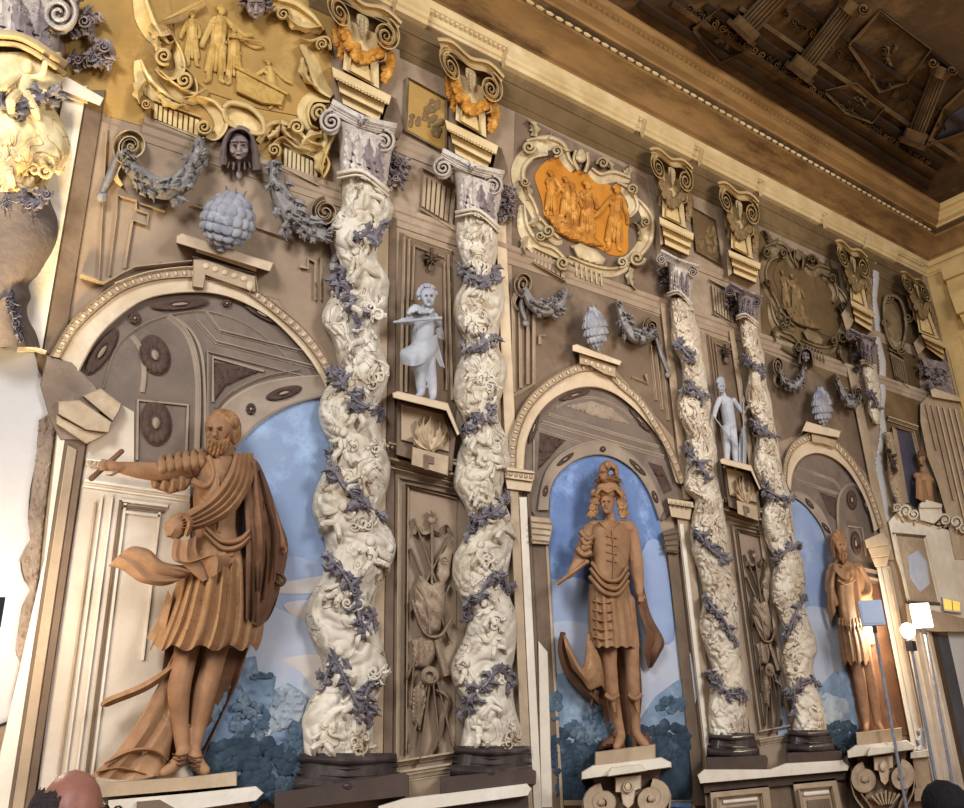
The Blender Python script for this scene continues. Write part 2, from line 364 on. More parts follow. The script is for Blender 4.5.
    def leaf(s, a, b, wd, d0, h, bend=0.0, lobes=3, prof='ridge'):
        """acanthus leaf from a to b with lobed edges"""
        a = np.array(a, float); b = np.array(b, float); e = b - a; nn = np.array([-e[1], e[0]])
        N = 4 * lobes + 2; path = []; ws = []
        for i in range(N + 1):
            t = i / N; path.append(a + e * t + nn * bend * math.sin(math.pi * t))
            ws.append(wd * (.3 + .7 * math.sin(math.pi * min(1, t * 1.15 + .08)) ** .7) * (1 + .28 * math.cos(2 * math.pi * t * lobes)) * (1 - .75 * max(0, t - .8) / .2))
        hs = [h * (.5 + .5 * math.sin(math.pi * i / N)) + (h * .5 * max(0, i / N - .7) / .3) for i in range(N + 1)]
        s.strip(path, ws, d0, hs, prof, smooth=False)
    def lathe(s, prof, cu, d0, dep, n=28):
        """half-round: prof rows (v, left, right) -> bulging towards the room by dep metres"""
        rows = []
        for v, l, r in prof:
            rows.append([((l + r) / 2 - (r - l) / 2 * math.cos(math.pi * k / n), v, d0 + dep * math.sin(math.pi * k / n)) for k in range(n + 1)])
        ids = s.grid(rows); s.f.append(tuple(ids[0])); s.f.append(tuple(ids[-1][::-1]))
    def box(s, c, size, rz=0.0):
        cx, cy, cz = c; a, b, e = (x / 2 for x in size); o = len(s.v); co, si = math.cos(rz), math.sin(rz)
        for z in (-e, e):
            for x, y in ((-a, -b), (a, -b), (a, b), (-a, b)):
                s.v.append((cx + x * co - y * si, cy + x * si + y * co, cz + z))
        for q in ((3, 2, 1, 0), (4, 5, 6, 7), (0, 1, 5, 4), (1, 2, 6, 5), (2, 3, 7, 6), (3, 0, 4, 7)): s.f.append(tuple(o + i for i in q))
    def build(s, name, m, parent=None, sharp=38, label=None):
        me = bpy.data.meshes.new(name)
        off = Vector(parent['_o']) if parent is not None else Vector((0, 0, 0))
        me.from_pydata([tuple(Vector(v) - off) for v in s.v], [], s.f); me.validate(); me.update()
        import bmesh
        bm = bmesh.new(); bm.from_mesh(me); bmesh.ops.recalc_face_normals(bm, faces=bm.faces); bm.to_mesh(me); bm.free()
        me.shade_smooth(); me.set_sharp_from_angle(angle=R_(sharp))
        o = bpy.data.objects.new(name, me); COL.objects.link(o)
        if m is not None: me.materials.append(M[m] if isinstance(m, str) else m)
        if parent is not None: o.parent = parent; o['_o'] = tuple(off)
        else: o['_o'] = (0, 0, 0)
        if label: o['label'] = label
        return o
ALL = []
def thing(name, label, cat, px, py, d=0.0, group=None, at=None):
    o = bpy.data.objects.new(name, None); COL.objects.link(o); o.empty_display_size = .05
    p = at if at is not None else P(px, py, d); o.location = tuple(p); o['_o'] = tuple(float(x) for x in p)
    o['label'] = label; o['category'] = cat
    if group: o['group'] = group
    return o
def tag(o, label, cat, group=None, kind=None):
    if label: o['label'] = label
    if cat: o['category'] = cat
    if group: o['group'] = group
    if kind: o['kind'] = kind
    return o
def struct(o): o['kind'] = 'structure'; return o
def spiral(cx, cy, r0, r1, turns, a0=0.0, sgn=1, n=20, asp=1.0):
    N = int(n * turns); out = []
    for i in range(N + 1):
        t = i / N; r = r0 + (r1 - r0) * t ** .85; a = a0 + sgn * 2 * math.pi * turns * t
        out.append((cx + r * math.cos(a) * asp, cy + r * math.sin(a)))
    return out
def fused(name, mb, m, parent, vox, smooth=4, label=None):
    """one continuous skin over the limbs of mb"""
    o = mb.build(name, m, parent)
    r = o.modifiers.new('r', 'REMESH'); r.mode = 'VOXEL'; r.voxel_size = vox; r.use_smooth_shade = True
    sm = o.modifiers.new('s', 'SMOOTH'); sm.iterations = smooth; sm.factor = .5
    dg = bpy.context.evaluated_depsgraph_get(); me = bpy.data.meshes.new_from_object(o.evaluated_get(dg), depsgraph=dg)
    o.modifiers.clear(); o.data = me; me.shade_smooth()
    if not me.materials: me.materials.append(M[m])
    if label: o['label'] = label
    return o
def sheet(mb, rows, nu=5, nv=5, amp=0.0, freq=6.0, ph=0.0, skew=0.0, thick=0.012):
    """draped cloth through rows of (u,v,d), folds run along the rows' crossing direction"""
    rs = [cr(r, nu) for r in rows]; cols = list(zip(*rs)); cs = [cr(c, nv) for c in cols]; G = list(zip(*cs))
    A = []; n = len(G); m = len(G[0])
    for i, r in enumerate(G):
        row = []
        for j, q in enumerate(r):
            t = j / (m - 1); q = np.array(q); x = 2 * math.pi * freq * t + ph + skew * i / n
            q = q.copy(); q[2] += amp * (math.sin(x) + .35 * math.sin(2.3 * x + 1.7 * i / n)) * (.35 + .65 * i / n)
            row.append(q)
        A.append(row)
    front = mb.grid(A); back = mb.grid([[(q[0], q[1], q[2] - thick) for q in r] for r in A])
    for i in range(n - 1):
        mb.f.append((front[i][0], front[i + 1][0], back[i + 1][0], back[i][0])); mb.f.append((front[i][-1], front[i + 1][-1], back[i + 1][-1], back[i][-1]))
    for j in range(m - 1):
        mb.f.append((front[0][j], front[0][j + 1], back[0][j + 1], back[0][j])); mb.f.append((front[-1][j], front[-1][j + 1], back[-1][j + 1], back[-1][j]))
# ------------------------------------------------------------------ the hall
XE = 9.8; XL = -3.2; ZC = 7.0
def slab(name, c, s, m):
    b = MB(); b.box(c, s); return struct(b.build(name, m))
slab('wall_back', ((XE + XL) / 2, .15, ZC / 2), (XE - XL + .3, .3, ZC), 'wall')
slab('floor', ((XE + XL) / 2, -4.5, -.05), (XE - XL + .6, 9.6, .1), 'floor')
slab('ceiling', ((XE + XL) / 2, -4.4, ZC + .05), (XE - XL + .6, 9.4, .1), 'ceil')
slab('wall_right', (XE + .15, -4.5, ZC / 2), (.3, 9.0, ZC), 'endwall')
def mold(name, x0, x1, prof, m, kind=True):
    """moulding along the painted wall, prof = (d, z) from the bottom up"""
    b = MB(world=True)
    b.grid([[(x, z, d) for d, z in prof] for x in (x0, x1)])
    b.f.append(tuple(range(len(prof)))); b.f.append(tuple(range(2 * len(prof) - 1, len(prof) - 1, -1)))
    o = b.build(name, m, sharp=25)
    return struct(o) if kind else o
def moldr(name, prof, m, y0=0.0, y1=-8.8):
    """the same moulding along the end wall"""
    b = MB(); n = len(prof)
    for y in (y0, y1):
        for d, z in prof: b.v.append((XE - d, y - (d if y == y0 else 0), z))
    for k in range(n - 1): b.f.append((k, k + 1, n + k + 1, n + k))
    return struct(b.build(name, m, sharp=25))
P1 = [(0, 6.43), (.015, 6.43), (.02, 6.455), (.035, 6.46), (.04, 6.5), (.06, 6.52), (.085, 6.525), (.09, 6.575), (.1, 6.585), (0, 6.6)]
mold('trim_1', XL, XE - .0, P1, 'cornice'); moldr('trim_2', P1, 'endwall')
P2 = [(0, 6.585), (.1, 6.585), (.1, 6.61), (.13, 6.62), (.17, 6.66), (.24, 6.7), (.31, 6.725), (.345, 6.73), (.345, 6.76), (0, 6.78)]
mold('trim_3', XL, XE, P2, 'cove'); moldr('trim_4', P2, 'cove')
P3 = [(0, 6.76), (.345, 6.76), (.36, 6.775), (.39, 6.785), (.395, 6.8), (.36, 6.81), (0, 6.82)]
mold('trim_5', XL, XE, P3, 'ceil'); moldr('trim_6', P3, 'ceil')
P4 = [(0, 6.805), (.4, 6.81), (.41, 6.83), (.47, 6.845), (.475, 6.88), (.5, 6.9), (.5, 6.93), (.54, 6.94), (.56, 6.965), (.56, 7.0), (0, 7.0)]
mold('trim_7', XL, XE, P4, 'cove'); moldr('trim_8', P4, 'endwall')
# carved guilloche and bead rows along the cove
g = MB(world=True)
x = -.6
while x < XE - .5:
    z, d = 6.772, .352
    pts = [(x + .045 * math.cos(a), z + .013 * math.sin(a), d + .022 * math.sin(a)) for a in (0, 1.05, 2.1, 3.14, 4.19, 5.24)]
    i = [g.pt(*q) for q in pts]; j = [g.pt(q[0], q[1] + .006, d + .012) for q in pts]; k = g.pt(x, z + .006, d + .018)
    for a in range(6): g.f.append((i[a], i[(a + 1) % 6], j[(a + 1) % 6], j[a])); g.f.append((j[a], j[(a + 1) % 6], k))
    x += .1
struct(g.build('trim_9', 'cornice'))
g = MB(world=True); x = -.6
while x < XE - .6:
    q = [g.pt(x + a, z, d) for a in (0, .035) for z, d in ((6.9, .5), (6.905, .52), (6.925, .52), (6.93, .5))]
    g.f += [(q[0], q[1], q[5], q[4]), (q[1], q[2], q[6], q[5]), (q[2], q[3], q[7], q[6]), (q[0], q[1], q[2], q[3]), (q[4], q[5], q[6], q[7])]
    x += .06
struct(g.build('trim_10', 'cove'))
g = MB(world=True); x = -.6
while x < XE - .2:
    q = [g.pt(x + a, z, d) for a in (0, .022) for z, d in ((6.502, .055), (6.504, .074), (6.518, .08), (6.52, .06))]
    g.f += [(q[0], q[1], q[5], q[4]), (q[1], q[2], q[6], q[5]), (q[2], q[3], q[7], q[6]), (q[0], q[1], q[2], q[3]), (q[4], q[5], q[6], q[7])]
    x += .045
struct(g.build('trim_11', 'cornice'))
# string courses, levels read from the photo
mold('trim_12', .62, 9.1, [(0, 4.60), (.01, 4.6), (.012, 4.64), (.022, 4.65), (.026, 4.69), (.04, 4.7), (.044, 4.735), (.0, 4.75)], 'wall')
for i, (xa, xb) in enumerate(((2.0, 2.95), (5.05, 5.95), (8.0, 9.2))): mold('trim_%d' % (30 + i), xa, xb, [(0, 5.18), (.012, 5.18), (.014, 5.22), (.026, 5.235), (.03, 5.28), (.02, 5.3), (0, 5.31)], 'wall')
mold('trim_14', -.8, 9.6, [(0, 6.08), (.01, 6.08), (.012, 6.12), (.02, 6.13), (.024, 6.17), (.03, 6.18), (.034, 6.22), (0, 6.24)], 'ochre_dk')
mold('trim_15', -.8, 9.6, [(0, 6.27), (.012, 6.27), (.014, 6.31), (.022, 6.32), (.026, 6.36), (0, 6.37)], 'ochre_dk')
# end wall dressing
def endpoly(mb, yz, d0, d1):
    o = len(mb.v); n = len(yz)
    for d in (d0, d1):
        for y, z in yz: mb.v.append((XE - d, y, z))
    for k in range(n): mb.f.append((o + k, o + (k + 1) % n, o + n + (k + 1) % n, o + n + k))
    mb.f.append(tuple(o + n + k for k in range(n)))
def fr(mb, y0, y1, z0, z1, w_, d0, d1):
    for q in ([(y0, z0), (y1, z0), (y1, z0 + w_), (y0, z0 + w_)], [(y0, z1 - w_), (y1, z1 - w_), (y1, z1), (y0, z1)],
              [(y0, z0 + w_ + .001), (y0 - w_, z0 + w_ + .001), (y0 - w_, z1 - w_ - .001), (y0, z1 - w_ - .001)], [(y1 + w_, z0 + w_ + .001), (y1, z0 + w_ + .001), (y1, z1 - w_ - .001), (y1 + w_, z1 - w_ - .001)]): endpoly(mb, q, d0, d1)
b = MB(); endpoly(b, [(-.02, 0), (-.22, 0), (-.22, 5.5), (-.02, 5.5)], 0, .05); endpoly(b, [(-.06, .2), (-.18, .2), (-.18, 5.4), (-.06, 5.4)], .05, .07)
struct(b.build('trim_16', 'endwall'))
b = MB(); endpoly(b, [(-.24, 6.02), (-3, 6.02), (-3, 6.32), (-.24, 6.32)], 0, .1); endpoly(b, [(-.24, 6.24), (-3, 6.24), (-3, 6.4), (-.24, 6.4)], .1, .16)
struct(b.build('trim_17', 'endwall'))
b = MB(); fr(b, -.42, -2.4, 3.2, 5.6, .1, 0, .06); fr(b, -.56, -2.26, 3.34, 5.46, .05, 0, .04)
struct(b.build('trim_18', 'endwall'))
bk = MB(); endpoly(bk, [(-.3, 5.75), (-.5, 5.75), (-.52, 6.02), (-.28, 6.02)], 0, .2); endpoly(bk, [(-.32, 5.6), (-.46, 5.6), (-.48, 5.76), (-.3, 5.76)], 0, .12)
tag(bk.build('corner_bracket', 'endwall'), 'cream corner bracket below the cornice of the lamplit end wall', 'bracket')
# ------------------------------------------------------------------ painted ceiling
class CMB(MB):
    def pt(s, u, v, d):
        r = ROT @ np.array([u - CX, -(v - CY), -F_PX]); t = (ZC - d - CAM_H) / r[2]
        q = CAM + t * r; s.v.append(tuple(q)); return len(s.v) - 1
def cline(a, b, w_, d, m, nm):
    c = CMB(); c.strip([a, b], w_, 0.0, d, 'flat', n=3); return c.build(nm, m, None)
def toV(p, x):                         # along the wall direction
    k = (655 - p[1]) / (1677 - p[0]); return (x, p[1] + k * (x - p[0]))
for i, (p, x1, w_, m) in enumerate([((640, 4), 930, 9, 'ceil_dk'), ((672, 4), 936, 7, 'ceil'), ((706, 6), 944, 10, 'ceil_dk'), ((740, 8), 960, 5, 'ceil_lt'), ((800, 4), 964, 5, 'ceil_dk'), ((880, 10), 964, 4, 'ceil_dk')]):
    struct(cline(p, toV(p, x1), w_, .05, m, 'trim_%d' % (20 + i)))
def ceilcol(a, b, w_, label, nm='painted_ceiling_column'):
    a = np.array(a, float); b = np.array(b, float); e = (b - a) / np.linalg.norm(b - a); L = np.linalg.norm(b - a)
    t = thing(nm, label, 'painted column', 0, 0, at=PR(a[0], a[1], 8) * 0 + np.array(CMB_pt(a[0], a[1])), group='broken columns painted on the ceiling')
    s = CMB(); s.strip([a, b], w_, .01, .14, 'round', n=8); s.build('shaft', 'ceil_lt', t)
    n = np.array([-e[1], e[0]])
    for k in range(-2, 3):
        f = CMB(); o_ = n * w_ * .17 * k; hh = .14 * math.sqrt(max(.1, 1 - (k * .34) ** 2))
        f.strip([a + o_ * 1.0, b + o_], w_ * .06, .01 + hh * .92, .02, 'flat', n=4); f.build('flute', 'ceil_dk', t)
    c = CMB(); c.strip([a - e * L * .12, a + e * L * .05], w_ * 1.35, .01, .2, 'flat', n=2); c.build('base', 'ceil_lt', t)
    c = CMB(); c.strip([a - e * L * .22, a - e * L * .12], w_ * 1.7, .01, .24, 'flat', n=2); c.build('plinth', 'ceil', t)
    c = CMB(); c.strip([b, b + e * L * .2], [w_, w_ * 1.5], .01, .2, 'round', n=4)
    for sg in (-1, 1):
        q = b + e * L * .2 + n * sg * w_ * .6; c.strip(spiral(q[0], q[1], w_ * .3, w_ * .05, 1.5), w_ * .16, .1, .12, n=2)
    c.build('capital', 'ceil_lt', t)
def CMB_pt(u, v):
    c = CMB(); c.pt(u, v, 0); return c.v[0]
ceilcol((748, 26), (786, -14), 22, 'topmost short fluted column painted on the dark ceiling near the picture top')
ceilcol((806, 64), (846, 12), 20, 'tallest fluted column painted at the middle of the dark ceiling')
ceilcol((916, 134), (938, 78), 17, 'right-hand fluted column painted on the dark ceiling next to a pale triangular frame')
t = thing('painted_ceiling_frame', 'pale triangular frame painted on the dark ceiling above the corner', 'painted frame', 0, 0, at=np.array(CMB_pt(940, 120)))
c = CMB(); c.strip([(927, 146), (945, 108), (964, 90)], 3, .01, .06, 'steps', smooth=False); c.strip([(927, 146), (948, 139), (966, 132)], 3, .01, .06, 'steps', smooth=False); c.build('moulding', 'ceil_lt', t)
c = CMB(); c.poly([(936, 139), (948, 117), (964, 106), (964, 130)], .005, .02); c.build('panel', 'bluegrey', t)
for i, (pts, lab) in enumerate([([(694, 30), (722, 8), (746, 22), (730, 40), (742, 52), (720, 62)], 'brown square coffer painted on the ceiling left of the fluted columns'),
        ([(850, 46), (880, 12), (930, 50), (906, 82), (880, 92)], 'large angular coffer painted on the ceiling between two fluted columns'),
        ([(826, 92), (856, 84), (884, 108), (872, 122), (846, 112)], 'brown foliage panel painted on the ceiling beside the middle column')]):
    t = thing('painted_coffer', lab, 'painted coffer', 0, 0, at=np.array(CMB_pt(*pts[0])))
    c = CMB(); c.strip(pts + [pts[0]], 4, .01, .06, 'steps', smooth=False); c.build('frame', 'ceil_lt' if i else 'ceil', t)
    c = CMB(); c.poly(pts, .002, .012); c.build('field', 'ceil' if i else 'ceil_dk', t)
    c = CMB(); cx_, cy_ = np.mean(pts, 0)
    for k in range(9):
        a = rnd.random() * 6.28; q = (cx_ + rnd.uniform(-8, 8), cy_ + rnd.uniform(-8, 8)); c.leaf(q, (q[0] + 9 * math.cos(a), q[1] + 9 * math.sin(a)), 5, .012, .05, .2, 2)
    c.build('foliage', 'ceil_lt', t)

# painted acanthus friezes running along the ceiling edge
for lab, p, x1, st_, sz in (('band of painted acanthus scrolls along the ceiling next to the cove', (690, 8), 930, 7, 9), ('second band of painted scrolls on the ceiling between the fluted columns', (776, 8), 950, 8, 8)):
    t = thing('painted_ceiling_frieze', lab, 'painted frieze', 0, 0, at=np.array(CMB_pt(*p))); q = random.Random(int(p[0])); x = p[0]; k = 0
    while x < x1:
        y = toV(p, x)[1]; c = CMB(); r = sz * (1 - .4 * (x - p[0]) / (x1 - p[0])); a = q.random() * 6.28
        c.strip(spiral(x, y, r * .5, r * .1, 1.4, a, 1 if k % 2 else -1, 12), r * .2, .005, .05, n=1); c.leaf((x, y), (x + r * math.cos(a), y + r * math.sin(a)), r * .5, .006, .05, .3, 3); c.build('acanthus_scroll', q.choice(('ceil_lt', 'ceil', 'cove')), t); x += st_ * (1.2 - .4 * (x - p[0]) / (x1 - p[0])); k += 1
# ------------------------------------------------------------------ pilaster strips, panels, arches
def V(x0, y0, y1):
    """vertical edge of the wall passing photo point (x0, y0), sampled at y1"""
    p = P(x0, y0); out = []
    # project wall point (X, z) for the row y1 by iteration
    k = (x0 - 411) / (y0 + 1809); return (x0 + k * (y1 - y0), y1)
def vband(mb, xl, xr, y0, y1, d0, d1, yref=None, bev=.6):
    """upright strip; xl, xr are read on row yref"""
    yr = yref if yref is not None else (y0 + y1) / 2
    mb.poly([V(xl, yr, y0), V(xr, yr, y0), V(xr, yr, y1), V(xl, yr, y1)], d0, d1, bev)
def hline(p, x):
    return toV(p, x)
# skies and landscapes, three archways
def foliage(mb, cx, cy, rx, ry, n, d, r=5, seed=1):
    q = random.Random(seed)
    for _ in range(n):
        a = q.random() * 6.283; k = math.sqrt(q.random()); x, y = cx + rx * k * math.cos(a), cy + ry * k * math.sin(a)
        s_ = r * q.uniform(.6, 1.2); sd = q.random() * 50
        mb.ball(x, y, d, s_, s_ * q.uniform(.7, .95), s_ * .35, q.random() * 3, 8, lambda a_, b_, e_: 1 + .35 * noise.noise(Vector((a_ * 2 + sd, b_ * 2, e_ * 2))))
def lumpy(px0=.12, h=.01):
    return lambda u, v: h * noise.noise(Vector((u * px0, v * px0, 3))) + h * .5 * noise.noise(Vector((u * px0 * 3, v * px0 * 3, 7)))
# --- first archway
t = thing('painted_landscape', 'painted sky and hazy hills in the archway behind the bearded statue', 'painted landscape', 270, 790)
s = MB(); s.poly(cr([(236, 449), (255, 427), (277, 412), (301, 402), (325, 397)], 4) + [(345, 400), (350, 520), (345, 640), (200, 640), (205, 560)], .004, .021); s.build('sky', 'sky1', t)
s = MB(); s.relief([(190, 566), (230, 560), (262, 570), (290, 556), (320, 562), (350, 552), (345, 700), (180, 700)], .02, .004, 20, 6, smooth=3); s.build('pale_sky', 'midsky', t)
s = MB(); s.relief([(190, 606), (236, 612), (262, 600), (286, 612), (320, 604), (350, 612), (345, 700), (180, 700)], .024, .004, 20, 6, smooth=3); s.build('low_haze', 'haze', t)
for pts in ([(276, 584), (296, 580), (330, 576), (335, 590), (300, 594), (272, 592)], [(284, 604), (310, 600), (330, 606), (326, 618), (296, 616)], [(280, 660), (312, 654), (330, 662), (318, 690), (300, 672)]):
    s = MB(); s.relief(pts, .026, .005, 8, 3, smooth=4); s.build('cloud', 'peach', t)
s = MB(); s.relief([(190, 720), (222, 690), (240, 672), (244, 658), (256, 656), (258, 671), (276, 676), (274, 690), (288, 683), (300, 690), (312, 700), (318, 780), (190, 790)], .028, .02, 10, 3, fn=lumpy(.15, .014)); s.build('ruined_hill', 'hill', t)
s = MB(); s.relief([(262, 720), (270, 706), (276, 690), (286, 684), (300, 690), (308, 700), (300, 726), (284, 730), (272, 735), (268, 746), (258, 750)], .04, .02, 6, 2.5, fn=lumpy(.25, .015)); s.build('rock', 'rock', t)
s = MB(); foliage(s, 250, 772, 56, 32, 140, .065, 7, 3); s.build('tree_clump', 'tree_dk', t)
s = MB(); foliage(s, 248, 722, 20, 24, 60, .06, 4.5, 5); foliage(s, 298, 748, 13, 26, 50, .065, 5.5, 9); foliage(s, 262, 676, 12, 3, 16, .055, 2.6, 4); s.build('tree_clump', 'tree', t)
# --- second archway
t = thing('painted_landscape', 'painted deep blue sky over dark trees behind the plumed helmet statue', 'painted landscape', 610, 800)
s = MB(); s.poly([(549, 800), (548, 600), (550, 495)] + cr([(552, 487), (558, 475), (575, 461), (595, 455), (615, 458), (635, 472), (649, 493), (660, 522)], 4) + [(668, 580), (692, 808)], .004, .021); s.build('sky', 'sky2', t)
s = MB(); s.relief([(548, 590), (556, 580), (580, 578), (600, 590), (640, 600), (668, 590), (688, 720), (600, 730), (550, 720)], .02, .004, 14, 5, smooth=3); s.build('pale_sky', 'midsky', t)
s = MB(); s.relief([(546, 632), (580, 622), (610, 636), (640, 646), (680, 630), (690, 720), (550, 720)], .024, .004, 14, 5, smooth=3); s.build('low_haze', 'haze', t)
s = MB(); s.relief([(640, 560), (644, 548), (648, 541), (655, 539), (662, 545), (666, 560), (672, 600), (674, 640), (655, 640), (642, 600)], .026, .012, 8, 3, smooth=3); s.build('cloud', 'cloud', t)
s = MB(); s.relief([(551, 676), (566, 672), (584, 682), (604, 692), (612, 720), (610, 760), (551, 760)], .03, .014, 8, 3, fn=lumpy(.2, .012)); s.relief([(640, 720), (656, 696), (672, 684), (684, 676), (690, 760), (640, 760)], .03, .014, 8, 3, fn=lumpy(.2, .012)); s.build('hill', 'hill', t)
s = MB(); foliage(s, 566, 752, 20, 22, 60, .045, 6, 11); foliage(s, 664, 740, 26, 18, 60, .045, 6, 12); s.relief([(551, 740), (690, 730), (692, 800), (551, 800)], .03, .02, 8, 5, fn=lumpy(.15, .01)); s.build('tree_clump', 'tree_dk', t)
s = MB(); foliage(s, 590, 728, 22, 14, 50, .05, 5, 13); foliage(s, 672, 704, 14, 8, 30, .046, 4, 14); foliage(s, 556, 706, 5, 18, 24, .05, 4, 15); s.build('tree_clump', 'tree', t)
# --- third archway
t = thing('painted_landscape', 'painted grey-blue sky and pale rocks behind the rightmost robed statue', 'painted landscape', 830, 730)
s = MB(); s.poly([(778, 735), (780, 600), (786, 500)] + cr([(791, 498), (801, 502), (812, 513), (823, 530), (836, 560)], 4) + [(852, 640), (872, 735)], .004, .021); s.build('sky', 'sky3', t)
s = MB(); s.relief([(800, 610), (836, 612), (850, 640), (862, 690), (820, 720), (810, 660)], .02, .005, 10, 4, smooth=3); s.build('pale_sky', 'haze', t)
s = MB(); s.relief([(812, 700), (822, 684), (834, 672), (846, 670), (856, 680), (866, 720), (860, 748), (814, 745)], .026, .014, 6, 3, fn=lumpy(.25, .012)); s.build('hill', 'hill', t)
s = MB(); s.relief([(818, 698), (826, 692), (838, 697), (848, 700), (850, 712), (840, 722), (828, 728), (822, 716)], .034, .016, 5, 2.5, fn=lumpy(.35, .014)); s.build('rock', 'rock', t)
s = MB(); foliage(s, 840, 735, 20, 12, 60, .045, 4, 21); foliage(s, 830, 745, 14, 20, 50, .045, 4, 22); s.build('tree_clump', 'tree_dk', t)

def ringpts(pts, n=5): return cr(pts, n)
def offs(pts, k):
    out = []
    for i, p in enumerate(pts):
        a = np.array(pts[max(i - 1, 0)], float)[:2]; b = np.array(pts[min(i + 1, len(pts) - 1)], float)[:2]; e = (b - a) / max(np.linalg.norm(b - a), 1e-6)
        out.append((p[0] + e[1] * k, p[1] - e[0] * k))
    return out
def band2(mb, A, B, d0, d1, rim=0.0):
    """flat arch band between two curves"""
    A = cr(A, 6); B = cr(B, 6); n = 60
    def res(C):
        L = [0]
        for a, b in zip(C, C[1:]): L.append(L[-1] + float(np.linalg.norm(np.array(b[:2]) - np.array(a[:2]))))
        return [np.array([np.interp(k / n * L[-1], L, [c[j] for c in C]) for j in (0, 1)]) for k in range(n + 1)]
    A = res(A); B = res(B); rows = []
    for a, b in zip(A, B): rows.append([(*a, d0), (*a, d1), (*(a * .93 + b * .07), d1 + rim), (*(a * .82 + b * .18), d1), (*(b * .82 + a * .18), d1), (*(b * .93 + a * .07), d1 + rim), (*b, d1), (*b, d0)])
    mb.grid(rows); return A, B
def eggs(root, A, B, d, n, m, nm='ovolo_ornament', t0=0.02, t1=.98, k=.55, h=.02):
    """row of carved egg ornaments between two resampled curves"""
    for i in range(n):
        t = t0 + (t1 - t0) * i / (n - 1); j = t * (len(A) - 1); a = np.array(interp(A, t)); b = np.array(interp(B, t))
        c = a * (1 - k) + b * k; w_ = np.linalg.norm(a - b); e = (a - b) / w_; ang = math.atan2(e[1], e[0]) - math.pi / 2
        q = MB(); q.ball(c[0], c[1], d, w_ * .17, w_ * .26, w_ * .16, ang, 8)
        s_ = np.array([-e[1], e[0]]) * w_ * .26
        q.strip([c + s_ + e * w_ * .3, c + s_ - e * w_ * .2], w_ * .09, d - .005, h * .6, 'round', n=2)
        q.build(nm, m, root)
def rosette(root, cx, cy, rx, ry, d, rot=0.0, n=10, nm='rosette', m='rosette', m2='vault_lt'):
    q = MB(); q.ball(cx, cy, d, rx, ry, min(rx, ry) * .2, rot, 18)
    for k in range(n):
        a = 2 * math.pi * k / n; c, s_ = math.cos(rot), math.sin(rot)
        x, y = rx * .62 * math.cos(a), ry * .62 * math.sin(a); q.ball(cx + x * c - y * s_, cy + x * s_ + y * c, d + .008, rx * .3, ry * .3, min(rx, ry) * .22, rot, 8)
    o = q.build(nm, m, root); q = MB(); q.ball(cx, cy, d + .02, rx * .26, ry * .26, min(rx, ry) * .25, rot, 8); q.build('boss', 'vault_lt', o); return o

# ================= archway one
t = thing('painted_archway', 'largest painted archway with coffered grey vault behind the bearded statue at left', 'archway', 200, 790, 0, 'arcade of painted archways')
s = MB(); s.poly(cr([(82, 371), (98, 340), (118, 318), (143, 301), (171, 294), (208, 294), (239, 301), (270, 318), (297, 343), (316, 365), (330, 400)], 4) + [(335, 440), (320, 470), (236, 470), (210, 500), (60, 500), (78, 430)], .012, .018); s.build('vault', 'vault', t)
# vault ribs and coffers
s = MB()
s.strip([(104, 388), (116, 350), (138, 328), (168, 316), (205, 312), (240, 322), (268, 340), (292, 364)], 2.5, .018, .014, 'ogee')
s.strip([(168, 316), (184, 330), (194, 353), (198, 390), (196, 470)], 6, .018, .02, 'ogee'); s.strip([(176, 318), (192, 332), (202, 356), (205, 400), (205, 470)], 3, .018, .014, 'flat')
s.strip([(206, 312), (220, 331), (320, 356)], 3.5, .018, .02, 'steps', smooth=False); s.strip([(196, 320), (216, 342), (318, 368)], 4, .018, .02, 'steps', smooth=False); s.strip([(208, 470), (208, 352), (316, 380)], 3, .018, .016, 'steps', smooth=False)
s.strip([(132, 336), (141, 350), (144, 372), (142, 392)], 5, .018, .014, 'ogee'); s.strip([(137, 460), (138, 400), (188, 405), (186, 466)], 3, .018, .014, 'flat', smooth=False)
s.strip([(213, 402), (213, 357), (264, 371)], 3, .018, .014, 'flat', smooth=False); s.strip([(216, 408), (232, 392), (262, 378), (300, 370)], 2.5, .018, .02, 'ogee')
s.build('vault_rib', 'vault_lt', t)
s = MB(); A1, B1 = band2(s, [(214, 420), (224, 404), (240, 392), (260, 383), (290, 377), (330, 374)], [(236, 449), (255, 427), (277, 412), (301, 402), (325, 397), (340, 396)], .018, .04, .006); s.build('inner_arch', 'vault_lt', t)
rosette(t, 251, 411 - 2, 5, 6, .045, 0, 6)
rosette(t, 284, 393, 19, 6, .045, -.28, 12); rosette(t, 155, 355, 15, 21, .026, -.35, 12); rosette(t, 156, 423, 16, 23, .026, -.1, 12)
q = MB(); q.relief([(214, 362), (246, 366), (262, 371), (244, 378), (226, 386), (214, 402)], .02, .014, 4, 2, fn=lumpy(.4, .012)); q.build('carved_spandrel', 'rosette', t)
rosette(t, 102, 352, 9, 28, .022, .6, 12); rosette(t, 180, 304, 30, 6, .03, -.08, 14); rosette(t, 135, 318, 6, 6, .03, 0, 8); rosette(t, 262, 314, 22, 4, .03, .5, 12); rosette(t, 227, 303, 5, 4, .03, 0, 6)
